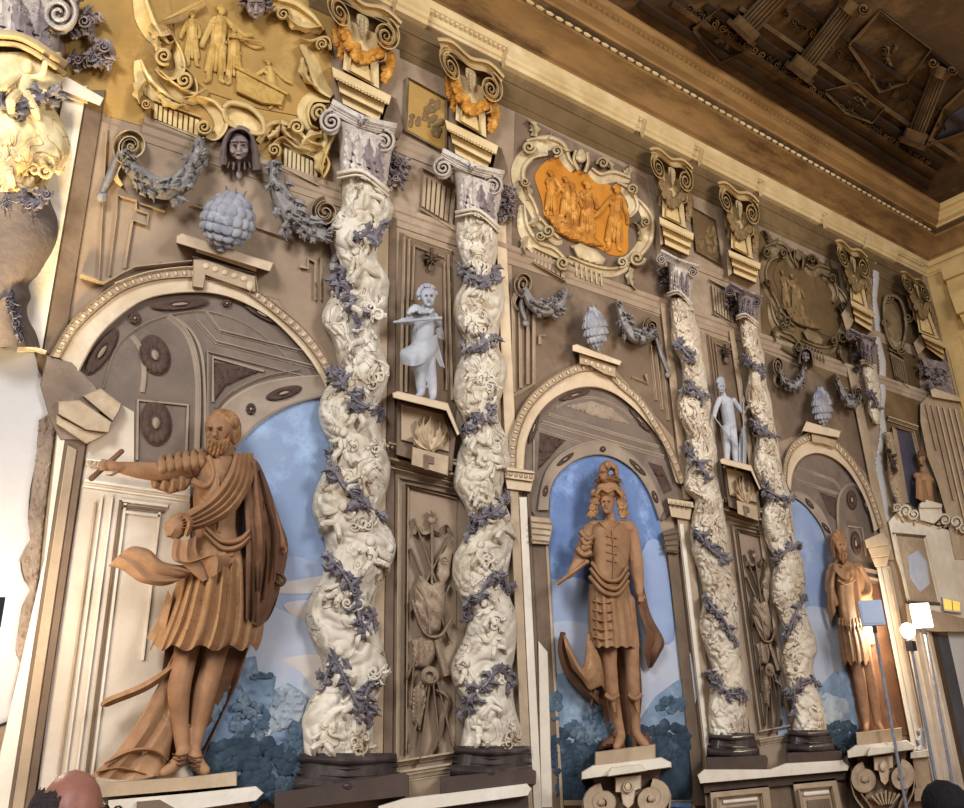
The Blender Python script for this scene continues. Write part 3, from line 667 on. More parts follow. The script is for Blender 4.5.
# archivolt
OUT1 = [(50, 356), (68, 325), (90, 303), (115, 284), (143, 274), (172, 269), (198, 268), (230, 274), (258, 290), (283, 309), (305, 328), (323, 350), (336, 374)]
MID1 = [(60, 358), (76, 331), (97, 310), (121, 292), (147, 282), (174, 278), (202, 278), (230, 284), (254, 298), (277, 316), (298, 335), (316, 357), (328, 378)]
INN1 = [(79, 372), (96, 341), (118, 318), (143, 301), (171, 294), (208, 293), (239, 301), (270, 318), (296, 343), (314, 366), (326, 390)]
s = MB(); A, B = band2(s, OUT1, MID1, 0, .07, .012); s.build('outer_moulding', 'stone_md', t); eggs(t, A, B, .075, 40, 'stone')
s = MB(); band2(s, MID1, INN1, 0, .055, .008); s.build('archivolt', 'stone', t)
s = MB(); s.strip(OUT1[3:8], 3, .07, .02, 'ogee'); s.build('hood_moulding', 'stone', t)
s = MB(); s.strip([(80, 276), (104, 284), (135, 268), (192, 262), (192, 258), (255, 275), (256, 292)], 4, .02, .06, 'ogee', smooth=False); s.build('label_moulding', 'stone_md', t)
s = MB(); s.poly([(193, 259), (205, 259), (248, 274), (256, 276), (256, 293), (246, 290), (206, 276), (204, 289), (192, 287)], .03, .1, 1.2); s.build('keystone_block', 'stone_md', t)
for k in range(5):
    q = MB(); q.ball(206 + 9.5 * k, 266 + 3.1 * k, .1, 3.5, 3, 2); q.build('keystone_ornament', 'stone', t)
q = MB(); q.ball(250, 286, .1, 4, 5, 3); q.build('keystone_scroll', 'stone', t)
# left impost, pier and the panelled interior wall
s = MB(); s.poly([(40, 385), (47, 355), (72, 362), (94, 384), (104, 400), (96, 425), (92, 440), (60, 440), (50, 420)], .02, .06, 1); s.build('broken_springing', 'grout', t)
s = MB(); s.poly([(58, 401), (80, 400), (112, 422), (109, 433), (86, 430), (58, 414)], .03, .12, 1); s.poly([(56, 414), (86, 430), (108, 433), (94, 441), (86, 444), (56, 424)], .03, .09, 1); s.poly([(82, 396), (101, 388), (122, 404), (120, 410), (113, 422)], .03, .1, 1); s.build('impost_moulding', 'stone_md', t)
s = MB(); s.poly([(58, 425), V(67, 430, 425), V(67, 430, 820), V(48, 430, 820), (44, 560)], .02, .05, .8); s.build('pier_edge', 'stone_lt', t)
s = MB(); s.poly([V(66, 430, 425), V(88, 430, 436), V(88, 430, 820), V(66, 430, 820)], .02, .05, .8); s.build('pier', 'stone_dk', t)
s = MB(); s.poly([V(70, 430, 445), V(80, 430, 450), V(80, 430, 820), V(70, 430, 820)], .05, .06, .8); s.build('pier_panel', 'stone_md', t)
s = MB(); s.poly([(88, 440), (106, 432), (122, 405), (134, 412), (134, 466), (190, 476), (190, 790), (34, 820), V(88, 430, 700)], .013, .022); s.build('interior_wall', 'jamb', t)
s = MB(); s.strip([(86, 462), (132, 468), (190, 476)], 7, .022, .03, 'ogee', n=3); s.strip([(84, 483), (190, 498)], 8, .022, .03, 'steps', n=3); s.build('interior_cornice', 'stone_lt', t)
q = MB(); [q.ball(90 + 5 * k, 462.5 + .75 * k, .05, 2.2, 2.4, 2, 0, 8) for k in range(20)]; q.build('carved_band', 'stone_md', t)
for a, b_, m in (([V(112, 500, 497), (112, 500), V(112, 500, 815)], 2.5, 'stone_lt'), ([V(121, 500, 500), V(121, 500, 790)], 3.5, 'stone_dk'), ([V(126, 500, 503), V(126, 500, 790)], 3, 'stone_lt'), ([V(102, 500, 497), V(102, 500, 815)], 2, 'stone_lt'), ([V(96, 500, 502), V(96, 500, 815)], 2.5, 'stone_md'), ([V(161, 500, 512), V(160, 500, 660)], 3, 'stone_lt')):
    s = MB(); s.strip(a, b_, .022, .014, 'flat', n=2, smooth=False); s.build('panel_moulding', m, t)
for a, m in (([(120, 500), (168, 506)], 'stone_lt'), ([(122, 506), (165, 511)], 'stone_dk'), ([(126, 512), (160, 516)], 'stone_lt')):
    s = MB(); s.strip(a, 3, .022, .014, 'flat', n=2); s.build('panel_moulding', m, t)
# bare plaster at the far left, with broken edge
pl = MB(); pl.relief([(-40, 345), (0, 344), (20, 348), (34, 352), (38, 370), (45, 382), (46, 402), (50, 414), (40, 420), (38, 440), (34, 470), (30, 490), (28, 520), (30, 540), (20, 560), (24, 580), (30, 590), (22, 606), (18, 630), (16, 655), (20, 664), (12, 700), (14, 716), (0, 724), (-40, 730)], .012, .012, 3, 4, smooth=2)
tag(pl.build('bare_plaster_patch', 'plaster'), 'bare white plaster patch where the fresco is lost at the far left', 'plaster patch')
pl = MB(); pl.relief([(38, 420), (50, 412), (56, 424), (50, 470), (44, 520), (38, 580), (30, 640), (20, 664), (14, 650), (22, 606), (30, 590), (20, 560), (30, 540), (28, 520), (34, 470)], .01, .012, 3, 2.5, fn=lumpy(.3, .012))
tag(pl.build('broken_mortar_edge', 'grout'), 'rough strip of broken grey mortar bordering the white plaster patch', 'mortar')
pl = MB(); pl.strip([(-20, 339), (20, 345), (46, 353)], 5, .012, .06, 'ogee', n=3); tag(pl.build('plaster_ledge', 'stone_lt'), 'thin white ledge above the bare plaster patch at far left', 'ledge')

# ================= archway two
t = thing('painted_archway', 'middle painted archway with egg moulding around the plumed helmet statue', 'archway', 600, 800, 0, 'arcade of painted archways')
OUT2 = [(509, 470), (509, 441), (519, 412), (534, 391), (556, 374), (582, 363), (606, 367), (624, 382), (642, 398), (661, 426), (676, 455), (686, 482)]
MID2 = [(516, 470), (517, 443), (526, 416), (540, 397), (560, 381), (585, 371), (605, 375), (621, 389), (638, 404), (655, 430), (670, 458), (680, 484)]
INN2 = [(524, 470), (527, 440), (541, 411), (564, 393), (592, 387), (618, 396), (644, 419), (664, 447), (676, 482)]
s = MB(); s.poly(cr(INN2, 4) + [(680, 500), (664, 520), (538, 520), (524, 500)], .012, .018); s.build('vault', 'vault', t)
s = MB(); A, B = band2(s, OUT2, MID2, 0, .07, .01); s.build('outer_moulding', 'stone_md', t); eggs(t, A, B, .075, 36, 'stone')
s = MB(); band2(s, MID2, INN2, 0, .055, .008); s.build('archivolt', 'stone', t)
IO2 = [(538, 510), (541, 488), (548, 468), (564, 452), (590, 441), (613, 444), (636, 458), (653, 481), (664, 510)]
II2 = [(549, 510), (551, 490), (558, 475), (575, 461), (595, 455), (615, 458), (635, 472), (649, 493), (659, 520)]
s = MB(); A, B = band2(s, IO2, II2, .018, .045, .006); s.build('inner_arch', 'vault_lt', t)
for tt, ln in ((.1, 6), (.3, 11), (.72, 12), (.9, 7)):
    c = (np.array(interp(A, tt)) + np.array(interp(B, tt))) / 2; e = np.array(interp(A, tt + .02)) - np.array(interp(A, tt - .02)); rosette(t, c[0], c[1], ln, 2.6, .046, math.atan2(e[1], e[0]), 8)
rosette(t, 603, 449, 3, 3, .05, 0, 6)
s = MB(); s.strip([(548, 414), (660, 447)], 3, .018, .012, 'steps', n=3); s.strip([(542, 422), (664, 457)], 4, .018, .016, 'steps', n=3); s.strip([(538, 430), (600, 449)], 3, .018, .012, 'steps', n=3)
s.strip([(556, 408), (572, 400), (596, 398), (620, 408), (640, 424)], 2.5, .018, .012, 'ogee'); s.strip([(534, 440), (534, 480)], 2, .018, .012, 'flat', n=2); s.build('vault_rib', 'vault_lt', t)
q = MB(); q.relief([(540, 432), (566, 440), (556, 450), (546, 462), (538, 470)], .018, .014, 3, 2, fn=lumpy(.5, .012)); q.build('carved_spandrel', 'rosette', t); q = MB(); q.relief([(648, 462), (662, 466), (672, 490), (664, 494), (656, 476)], .018, .014, 3, 2, fn=lumpy(.5, .012)); q.build('carved_spandrel', 'rosette', t)
q = MB(); q.relief([(566, 406), (592, 401), (612, 408), (630, 424), (600, 418)], .018, .012, 3, 2, fn=lumpy(.5, .014)); q.build('vault_foliage', 'vault_lt', t)
rosette(t, 575, 395, 16, 3.5, .03, -.3, 10); rosette(t, 534, 428, 3, 16, .03, .3, 8); rosette(t, 640, 420, 16, 3, .03, .85, 10)
# keystone shelf
s = MB(); s.poly([(572, 345), (577, 344), (622, 361), (620, 366), (572, 351)], .03, .17, .8); s.build('keystone_shelf', 'stone', t)
s = MB(); s.poly([(579, 353), (616, 366), (616, 378), (604, 374), (590, 366), (579, 364)], .03, .12, .8); s.build('keystone_block', 'stone_md', t)
for k in range(5): q = MB(); q.ball(586 + 6 * k, 361 + 2.2 * k, .12, 2, 2.4, 2, 0, 8); q.build('keystone_ornament', 'stone', t)
# left pier
s = MB(); s.poly([(503, 469), (535, 474), (533, 482), (505, 478)], .03, .1, .6); s.poly([(505, 478), (533, 482), (531, 492), (507, 489)], .03, .075, .6); s.poly([(502, 466), (534, 471), (535, 474), (502, 470)], .03, .12, .5); s.build('impost_moulding', 'stone', t)
for k in range(6): q = MB(); q.ball(506 + 5 * k, 473.5 + .7 * k, .1, 1.9, 2.2, 2, 0, 8); q.build('impost_ornament', 'stone_md', t)
s = MB(); vband(s, 510, 519, 488, 812, .02, .05, 500); s.build('pier', 'stone_md', t)
s = MB(); vband(s, 519, 527, 497, 812, .02, .055, 500); s.build('pier_edge', 'stone_lt', t)
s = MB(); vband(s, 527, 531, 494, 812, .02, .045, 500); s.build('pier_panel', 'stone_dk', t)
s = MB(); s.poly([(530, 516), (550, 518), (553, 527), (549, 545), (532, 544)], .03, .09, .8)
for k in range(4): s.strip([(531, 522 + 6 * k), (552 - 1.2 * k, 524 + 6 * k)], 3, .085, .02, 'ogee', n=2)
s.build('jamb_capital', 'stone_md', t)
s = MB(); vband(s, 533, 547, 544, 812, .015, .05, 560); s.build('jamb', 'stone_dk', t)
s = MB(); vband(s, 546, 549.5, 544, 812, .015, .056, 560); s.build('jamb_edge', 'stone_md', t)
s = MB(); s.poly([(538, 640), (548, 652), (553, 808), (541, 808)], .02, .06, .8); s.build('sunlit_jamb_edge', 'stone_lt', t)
# right pier
s = MB(); s.poly([(667, 498), (693, 502), (694, 508), (668, 504)], .03, .11, .5); s.poly([(668, 504), (692, 508), (690, 520), (671, 517)], .03, .08, .6); s.build('impost_moulding', 'stone', t)
for k in range(5): q = MB(); q.ball(671 + 4.6 * k, 503 + .7 * k, .11, 1.6, 2, 2, 0, 8); q.build('impost_ornament', 'stone_md', t)
s = MB(); vband(s, 677, 690, 518, 800, .02, .05, 520); s.build('pier', 'stone_md', t)
s = MB(); vband(s, 679, 683, 524, 800, .05, .06, 520); s.build('pier_edge', 'stone_lt', t)
s = MB(); s.poly([(662, 532), (673, 528), (679, 532), (678, 554), (666, 552)], .03, .09, .8)
for k in range(4): s.strip([(664, 536 + 5 * k), (679, 533 + 6 * k)], 2.6, .085, .02, 'ogee', n=2)
s.build('jamb_capital', 'stone_dk', t)
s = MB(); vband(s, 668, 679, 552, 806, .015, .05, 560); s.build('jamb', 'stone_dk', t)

# ================= archway three
t = thing('painted_archway', 'smallest painted archway at right around the robed statue near the doorway', 'archway', 840, 740, 0, 'arcade of painted archways')
OUT3 = [(783, 482), (784, 462), (790, 446), (800, 437), (815, 431), (833, 439), (846, 450), (858, 465), (869, 483), (877, 504), (884, 526)]
MID3 = [(787, 484), (788, 464), (794, 451), (803, 444), (816, 439), (831, 445), (842, 455), (854, 470), (864, 487), (872, 507), (879, 528)]
INN3 = [(791, 492), (793, 473), (801, 459), (816, 453), (833, 458), (848, 471), (860, 490), (869, 511), (874, 532)]
s = MB(); s.poly(cr(INN3, 4) + [(882, 560), (896, 735), (872, 735), (836, 560), (812, 512), (791, 505)], .012, .018); s.build('vault', 'vault', t)
s = MB(); A, B = band2(s, OUT3, MID3, 0, .07, .01); s.build('outer_moulding', 'stone_md', t); eggs(t, A, B, .075, 30, 'stone')
s = MB(); band2(s, MID3, INN3, 0, .055, .008); s.build('archivolt', 'stone', t)
s = MB(); A, B = band2(s, [(788, 500), (790, 492), (802, 492), (818, 505), (828, 522), (838, 548)], [(789, 505), (792, 498), (801, 502), (812, 513), (823, 530), (832, 556)], .018, .04, .006); s.build('inner_arch', 'vault_lt', t)
for tt in (.35, .7): c = (np.array(interp(A, tt)) + np.array(interp(B, tt))) / 2; rosette(t, c[0], c[1], 7, 2, .042, .9, 8)
rosette(t, 852, 500, 5, 10, .026, -.12, 10); rosette(t, 856, 543, 5, 12, .026, -.12, 10); rosette(t, 866, 505, 2, 10, .03, -.3, 8)
s = MB(); s.strip([(842, 560), (838, 520), (840, 494), (852, 484), (862, 492)], 2.5, .018, .014, 'ogee'); s.strip([(797, 468), (832, 480), (840, 490)], 3, .018, .014, 'steps'); s.strip([(795, 480), (838, 494)], 3, .018, .014, 'steps', n=2); s.strip([(848, 526), (862, 528), (866, 556)], 2, .018, .012, 'flat', smooth=False)
s.strip([(848, 566), (884, 574)], 4, .018, .03, 'steps', n=2); s.strip([(852, 574), (886, 582)], 3, .018, .03, 'ogee', n=2); s.build('vault_rib', 'vault_lt', t)
q = MB(); q.relief([(820, 492), (836, 498), (836, 520), (828, 512)], .018, .014, 3, 2, fn=lumpy(.5, .012)); q.build('carved_spandrel', 'rosette', t)
s = MB(); s.poly([(801, 433), (806, 421), (841, 431), (839, 438), (803, 431)], .03, .15, .6); s.build('keystone_shelf', 'stone', t)
s = MB(); s.poly([(811, 433), (836, 440), (835, 448), (824, 444), (812, 442)], .03, .11, .5); s.build('keystone_block', 'stone_md', t)
s = MB(); s.poly([(866, 545), (884, 537), (891, 546), (889, 556), (871, 558)], .03, .14, .8); s.poly([(871, 558), (889, 556), (887, 566), (875, 567)], .03, .1, .6); s.poly([(864, 540), (882, 532), (889, 540), (889, 545), (866, 548)], .03, .17, .5); s.build('impost_moulding', 'stone', t)
s = MB(); vband(s, 876, 881, 566, 760, .02, .06, 566); s.build('pier_edge', 'stone_lt', t)
s = MB(); vband(s, 881, 890, 566, 800, .02, .05, 566); s.build('pier', 'jamb', t)
s = MB(); vband(s, 886, 889, 570, 800, .05, .06, 566); s.build('pier_panel', 'stone_md', t)
s = MB(); s.poly([(866, 585), V(876, 566, 585), V(876, 566, 735), (880, 735)], .014, .024); s.build('jamb_shadow_band', 'bronze_dk', t)  # brown band paints the robed statue's shadow on the niche wall
# ------------------------------------------------------------------ twisted columns
def vine(root, path, size, d, seed, m='vine', ds=None):
    ds = ds or (lambda x, y: d)
    """wreath of curling leaves winding round a shaft"""
    q = random.Random(seed); b = MB(); p = cr(path, 6)
    b.strip([(x[0], x[1], ds(x[0], x[1])) for x in p], size * .5, d, .03, 'round', smooth=False)
    for i in range(0, len(p)):
        for k in range(1):
            a = q.random() * 6.283; L = size * q.uniform(1.0, 1.9); x, y = p[i][0] + q.uniform(-1, 1) * size * .3, p[i][1] + q.uniform(-1, 1) * size * .3
            b.leaf((x, y), (x + L * math.cos(a), y + L * math.sin(a)), size * q.uniform(.75, 1.15), ds(x, y) + q.uniform(-.005, .015), .03, q.uniform(-.35, .35), 3)
        if i % 7 == 3:
            r = size * q.uniform(.4, .6); b.strip(spiral(p[i][0] + q.uniform(-2, 2), p[i][1], r, r * .2, 1.4, q.random() * 6, q.choice((-1, 1)), 12), r * .45, ds(*p[i][:2]) + .01, .025, n=1)
    return b.build('vine_wreath', m, root)
def child_relief(root, x, y, s, ds, rot, seed, m):
    """small tumbling child carved on a shaft, height s px"""
    q = random.Random(seed); b = MB(); c, sn = math.cos(rot), math.sin(rot)
    T = lambda u, v: (x + (u * c - v * sn) * s, y + (u * sn + v * c) * s)
    fl = q.choice((-1, 1))
    def tb(pts, r): b.tube([(*T(fl * u, v), ds(*T(fl * u, v)) + e * s * .0008) for u, v, e in pts], [k * s for k in r], 8, 4)
    hx = T(fl * .02, -.36); d = ds(*hx); b.ball(*hx, d, s * .12, s * .13, s * .09, rot, 10); b.ball(*T(fl * .02, -.43), d, s * .1, s * .07, s * .08, rot, 8)
    b.ball(*T(0, -.08), ds(*T(0, -.08)) - .01, s * .15, s * .22, s * .1, rot, 10); b.ball(*T(fl * -.02, .1), ds(*T(0, .1)) - .01, s * .15, s * .12, s * .1, rot, 10)
    a1, a2 = q.uniform(-.25, .35), q.uniform(-.45, .1)
    tb([(.12, -.18, 0), (.27, a1 * .5 - .1, 1), (.36, a1 - .12, 1)], [.06, .055, .045]); tb([(-.12, -.18, 0), (-.28, a2 * .5 - .08, 1), (-.3, a2 - .12, 2)], [.06, .055, .045])
    l1, l2 = q.uniform(0, .2), q.uniform(-.05, .2)
    tb([(.07, .14, 0), (.16 + l1, .3, 2), (.1 + l1, .52, 0)], [.095, .08, .055]); tb([(-.07, .14, 0), (-.12 - l2, .32, 1), (-.22 - l2, .48, 0)], [.095, .08, .055])
    return b.build('carved_child', m, root)
def scrollwork(root, x, y, s, d, seed, m, nm='carved_scroll'):
    q = random.Random(seed); b = MB()
    for k in range(3):
        a = q.random() * 6.28; r = s * q.uniform(.3, .5); cx_, cy_ = x + q.uniform(-.4, .4) * s, y + q.uniform(-.4, .4) * s
        b.strip(spiral(cx_, cy_, r, r * .2, 1.3, a, q.choice((-1, 1)), 12), [r * .25, r * .45, r * .3], d, .013, n=1)
        b.leaf((cx_ + r, cy_), (cx_ + r * 2.2 * math.cos(a), cy_ + r * 2.2 * math.sin(a)), r * .7, d - .006, .016, .3, 3)
    return b.build(nm, m, root)
def twisted(label, rows, ring, base, plinth, vines, seed, m, mv='vine', dep=.17, d0=.03, figs=True, tilt=.0, size=9, rng=None, vine_m='vine', group='twisted columns between the painted arches', mring=None):
    t = thing('twisted_column', label, 'column', (rows[-1][1] + rows[-1][2]) / 2, rows[-1][0], d0, group)
    q = random.Random(seed); Y = [r[0] for r in rows]; Ls = [r[1] for r in rows]; Rs = [r[2] for r in rows]
    def sm(y, A):
        # smooth interpolation of an edge
        i = max(0, min(len(Y) - 2, int(np.searchsorted(Y, y)) - 1)); t_ = (y - Y[i]) / (Y[i + 1] - Y[i])
        a, b, c, e = A[max(i - 1, 0)], A[i], A[i + 1], A[min(i + 2, len(A) - 1)]
        return .5 * (2 * b + (c - a) * t_ + (2 * a - 5 * b + 4 * c - e) * t_ ** 2 + (3 * b - a - 3 * c + e) * t_ ** 3)
    y0, y1 = Y[0], Y[-1]; R0 = np.mean([b - a for a, b in zip(Ls, Rs)]) / 2; step = max(.7, R0 / 28); NR = int((y1 - y0) / step); nt = 44
    g = []; sc = 1.0 / (R0 * .30); of = seed * 7.3
    for i in range(NR + 1):
        y = y0 + (y1 - y0) * i / NR; l, r = sm(y, Ls), sm(y, Rs); c, h = (l + r) / 2, (r - l) / 2; row = []
        for k in range(nt + 1):
            th = math.pi * k / nt; u = -math.cos(th); sx = math.sin(th)
            X = Vector((th * R0 * sc + of, y * sc * .8, 0)); wv = noise.noise(X * .35) * 2.2; X2 = X + Vector((wv, noise.noise(X * .35 + Vector((9, 9, 9))) * 2.2, 0))
            f = noise.voronoi(X2 * .62, distance_metric='DISTANCE')[0]; lump = max(0, 1 - f[0] * 1.15); crease = min(1, (f[1] - f[0]) * 3.0)
            dd = (.03 * lump + .008 * crease - .02) * (R0 / 28) ** .3
            row.append((c + u * h * (1 + .02 * (lump - .5)), y + tilt * (u), d0 + dep * sx + dd * min(1, sx * 2.0)))
        g.append(row)
    s = MB(); ids = s.grid(g); s.build('shaft', m, t, sharp=60)
    def dsurf(x, y):
        y = min(max(y, y0), y1); l, r = sm(y, Ls), sm(y, Rs); u = max(-.97, min(.97, (x - (l + r) / 2) / max(1, (r - l) / 2))); return d0 + dep * math.sqrt(1 - u * u)
    if figs:
        n = int((y1 - y0) / (R0 * 1.15))
        for i in range(n):
            y = y0 + (y1 - y0) * (i + .5) / n; l, r = sm(y, Ls), sm(y, Rs); u = q.uniform(-.55, -.1) if i % 2 else q.uniform(.05, .5); x = (l + r) / 2 + u * (r - l) / 2
            child_relief(t, x, y, R0 * q.uniform(1.05, 1.35), (lambda a, c: dsurf(a, c) - (.004 if R0 > 20 else .014)), q.uniform(-.7, .7), seed * 31 + i, m)
            x2 = (l + r) / 2 - u * 1.1 * (r - l) / 2
            if R0 > 20 and i % 2: scrollwork(t, x2, y + R0 * .3, R0 * .6, dsurf(x2, y) + .006, seed * 77 + i, m)
    for i, v in enumerate(vines): vine(t, v, size, 0, seed * 13 + i, vine_m, lambda x, y: dsurf(x, y) + .012)
    if ring:                                         # astragal: left end, centre, right end
        s = MB(); a, b, c = ring; D5 = [d0 + .03, d0 + dep * .8, d0 + dep * 1.05, d0 + dep * 1.12, d0 + dep * 1.05, d0 + dep * .8, d0 + .03]; w5 = max(3, (c[0] - a[0]) * .1); s.strip([a, b, c], w5, D5, .05, 'round', n=10); s.strip([(p[0], p[1] + w5 * .9) for p in ring], w5 * .6, D5, .03, 'round', n=10)
        s.build('necking_ring', mring or 'stone_lt', t)
    if base:
        base, base_core = base_parts(base)
        for nm, path, w_, hh in base:
            s = MB(); s.strip(path, w_, [d0 + .02, d0 + dep * .75, d0 + dep, d0 + dep * .75, d0 + .02], hh, 'round', n=6); s.build(nm, 'blackbase', t)
        s = MB(); s.lathe(base_core, 0, d0, dep * 1.02, 32); s.build('base', 'blackbase', t)
    if plinth:
        s = MB(); s.poly(plinth, d0, d0 + dep * 1.35, .6); s.build('plinth', 'plinth', t)
    return t
def base3(yt, yb, lt, rt, lb, rb, k=4):
    return (yt, yb, lt, rt, lb, rb)
def base_parts(b):
    yt, yb, lt, rt, lb, rb = b; h = yb - yt; out = []
    for nm, f, w_, hh in (('upper_torus', .13, .26, .05), ('fillet', .33, .09, .02), ('scotia_fillet', .52, .09, .025), ('lower_torus', .78, .42, .07)):
        l, r = lt + (lb - lt) * f, rt + (rb - rt) * f; y = yt + h * f; c = (l + r) / 2
        out.append((nm, [(l, y), (l * .75 + r * .25, y + h * .05), (c, y + h * .07), (l * .25 + r * .75, y + h * .05), (r, y)], h * w_, hh))
    return out, [(yt + h * f, lt + (lb - lt) * f + (rb - lb) * .02, rt + (rb - rt) * f - (rb - lb) * .02) for f in (0, .25, .5, .75, 1.0)]
RA = [(172, 340, 386), (180, 341, 386), (195, 342, 388), (210, 340, 394), (220, 331, 391), (230, 329, 387), (240, 330, 381), (255, 336, 377), (265, 340, 381), (280, 339, 389), (290, 335, 389), (305, 326, 387), (315, 322, 383), (325, 323, 380), (340, 332, 380), (355, 336, 385), (370, 336, 390), (385, 328, 387), (395, 322, 384), (405, 319, 381), (415, 318, 381), (430, 322, 381), (445, 330, 384), (460, 330, 390), (475, 322, 390), (490, 315, 387), (510, 312, 379), (522, 316, 384), (530, 320, 391), (545, 325, 396), (560, 324, 393), (575, 322, 386), (590, 314, 378), (600, 308, 375), (615, 305, 374), (630, 308, 378), (645, 314, 383), (660, 321, 386), (675, 322, 387), (690, 315, 382), (700, 309, 378), (715, 303, 374), (730, 301, 373), (745, 303, 374), (757, 303, 377)]
twisted('broad twisted column just right of the bearded statue, winding violet leaves on white carving', RA, [(337, 174), (362, 171), (389, 192)], base3(753, 792, 300, 396, 292, 403), [(274, 792), (300, 789), (404, 772), (409, 776), (409, 796), (274, 812)],
        [[(355, 232), (368, 238), (380, 228)], [(340, 275), (344, 288), (352, 300), (362, 322)], [(335, 366), (345, 386), (358, 402), (380, 410)], [(330, 458), (343, 485), (360, 500), (378, 515)], [(328, 556), (345, 575), (356, 600), (362, 625), (373, 617)], [(324, 684), (335, 662), (350, 690), (362, 712)], [(378, 678), (366, 695), (370, 728)]], 3, 'col')
RB = [(214, 457, 498), (220, 457, 498), (240, 456, 498), (255, 459, 497), (270, 464, 495), (285, 462, 502), (295, 456, 505), (310, 453, 504), (325, 456, 500), (340, 463, 499), (350, 464, 500), (360, 460, 506), (370, 456, 507), (380, 454, 506), (395, 453, 502), (405, 456, 499), (415, 461, 498), (425, 464, 501), (440, 462, 508), (455, 457, 511), (465, 455, 511), (480, 453, 505), (490, 455, 502), (505, 464, 506), (520, 468, 512), (530, 468, 514), (545, 460, 513), (555, 454, 511), (565, 452, 509), (575, 452, 507), (590, 456, 508), (600, 460, 511), (610, 465, 515), (620, 467, 517), (635, 465, 517), (645, 460, 516), (660, 453, 514), (670, 451, 511), (680, 452, 511), (690, 456, 513), (700, 461, 514), (715, 464, 517), (730, 463, 522), (748, 460, 526)]
twisted('twisted column directly right of the flute-playing child, carved with small tumbling figures', RB, [(455, 213), (478, 210), (500, 229)], base3(746, 777, 455, 531, 449, 532), [(440, 778), (452, 776), (530, 768), (536, 771), (536, 784), (440, 794)],
        [[(463, 270), (480, 281), (492, 274)], [(464, 351), (480, 346), (497, 334)], [(461, 430), (478, 426), (496, 405)], [(470, 530), (478, 520), (494, 512), (506, 500)], [(468, 621), (470, 606), (482, 590), (496, 575), (508, 590)], [(465, 716), (470, 700), (485, 685), (500, 670), (511, 684)]], 5, 'col', size=8)
RC = [(298, 670, 691), (325, 671, 697), (330, 671, 700), (340, 671, 701), (350, 674, 701), (360, 679, 703), (370, 682, 706), (390, 682, 708), (395, 679, 710), (405, 677, 712), (415, 678, 712), (425, 682, 713), (435, 686, 714), (450, 688, 717), (460, 686, 717), (475, 684, 718), (490, 684, 720), (500, 694, 723), (510, 693, 724), (520, 691, 725), (530, 690, 727), (545, 690, 728), (560, 694, 731), (575, 699, 734), (590, 702, 737), (600, 703, 738), (615, 700, 739), (630, 699, 740), (650, 705, 740), (670, 711, 744), (680, 711, 746), (690, 709, 747), (700, 708, 747), (715, 708, 748), (735, 709, 749)]
twisted('slim twisted column at the right edge of the middle archway, left of the youth with the staff', RC, [(667, 294), (679, 291), (692, 305)], base3(733, 757, 709, 754, 706, 761), [(706, 757), (712, 757), (766, 755), (768, 758), (767, 769), (707, 772)],
        [[(676, 342), (684, 350), (692, 360)], [(684, 392), (694, 388), (704, 400)], [(688, 452), (698, 462), (708, 478)], [(692, 527), (703, 540), (714, 552), (726, 560)], [(703, 594), (714, 608), (724, 620), (734, 640)], [(712, 675), (720, 686), (734, 694), (744, 690)]], 8, 'col_far', size=6, dep=.16)
RD = [(318, 739, 757), (330, 740, 758), (345, 742, 761), (355, 746, 764), (365, 748, 765), (375, 748, 766), (385, 747, 767), (395, 745, 770), (405, 747, 772), (415, 752, 773), (425, 756, 775), (440, 756, 778), (455, 753, 780), (470, 754, 783), (485, 759, 787), (500, 764, 792), (510, 762, 792), (525, 762, 794), (540, 765, 796), (550, 769, 799), (560, 774, 803), (575, 772, 805), (590, 771, 805), (600, 772, 804), (615, 778, 807), (630, 782, 813), (640, 783, 816), (650, 782, 817), (660, 781, 814), (670, 782, 813), (680, 785, 815), (690, 787, 818), (700, 790, 822), (715, 792, 825), (730, 792, 827)]
twisted('slim twisted column between the youth with the staff and the smallest archway', RD, [(736, 317), (746, 314), (758, 324)], base3(730, 752, 788, 829, 786, 836), [(787, 753), (794, 752), (840, 751), (842, 753), (842, 761), (787, 764)],
        [[(746, 358), (754, 366), (764, 372)], [(754, 424), (764, 430), (774, 436)], [(762, 486), (774, 494), (788, 500)], [(773, 562), (784, 553), (797, 546)], [(786, 640), (795, 616), (802, 600)], [(789, 692), (800, 686), (816, 679)], [(795, 690), (793, 708)]], 11, 'col_far', size=5.5, dep=.16)
RE = [(364, 862, 876), (372, 862, 877), (385, 865, 880), (400, 867, 881), (412, 868, 881), (420, 872, 880), (424, 875, 879)]
twisted('short stump of a twisted column beside the pale crack above the smallest archway', RE, [(860, 362), (866, 360), (876, 367)], None, None, [[(868, 392), (874, 398), (878, 408)]], 14, 'col_far', size=4, dep=.12, group=None)
RE2 = [(432, 884, 892), (445, 886, 896), (460, 887, 899), (475, 888, 901), (490, 891, 903), (505, 896, 906)]
t = twisted('faded lower length of a twisted column between the pale crack and the dark niche', RE2, None, None, None, [[(888, 452), (892, 462), (896, 470)]], 15, 'stone_md', size=4, dep=.08, vine_m='rosette', group=None)
R0_ = [(52, -30, 62), (62, -30, 63), (80, -30, 66), (95, -30, 62), (106, -30, 54), (118, -30, 60), (132, -30, 67), (150, -30, 70), (165, -30, 64), (180, -30, 49), (192, -30, 47)]
t0 = twisted('massive twisted column cut by the left picture edge, lit yellow, over a faded grey shaft', R0_, [(-30, 36), (20, 37), (66, 66)], None, None, [[(-10, 92), (15, 108), (36, 100), (56, 92)]], 21, 'col_ylw', size=11, dep=.2, group=None, mring='cornice')
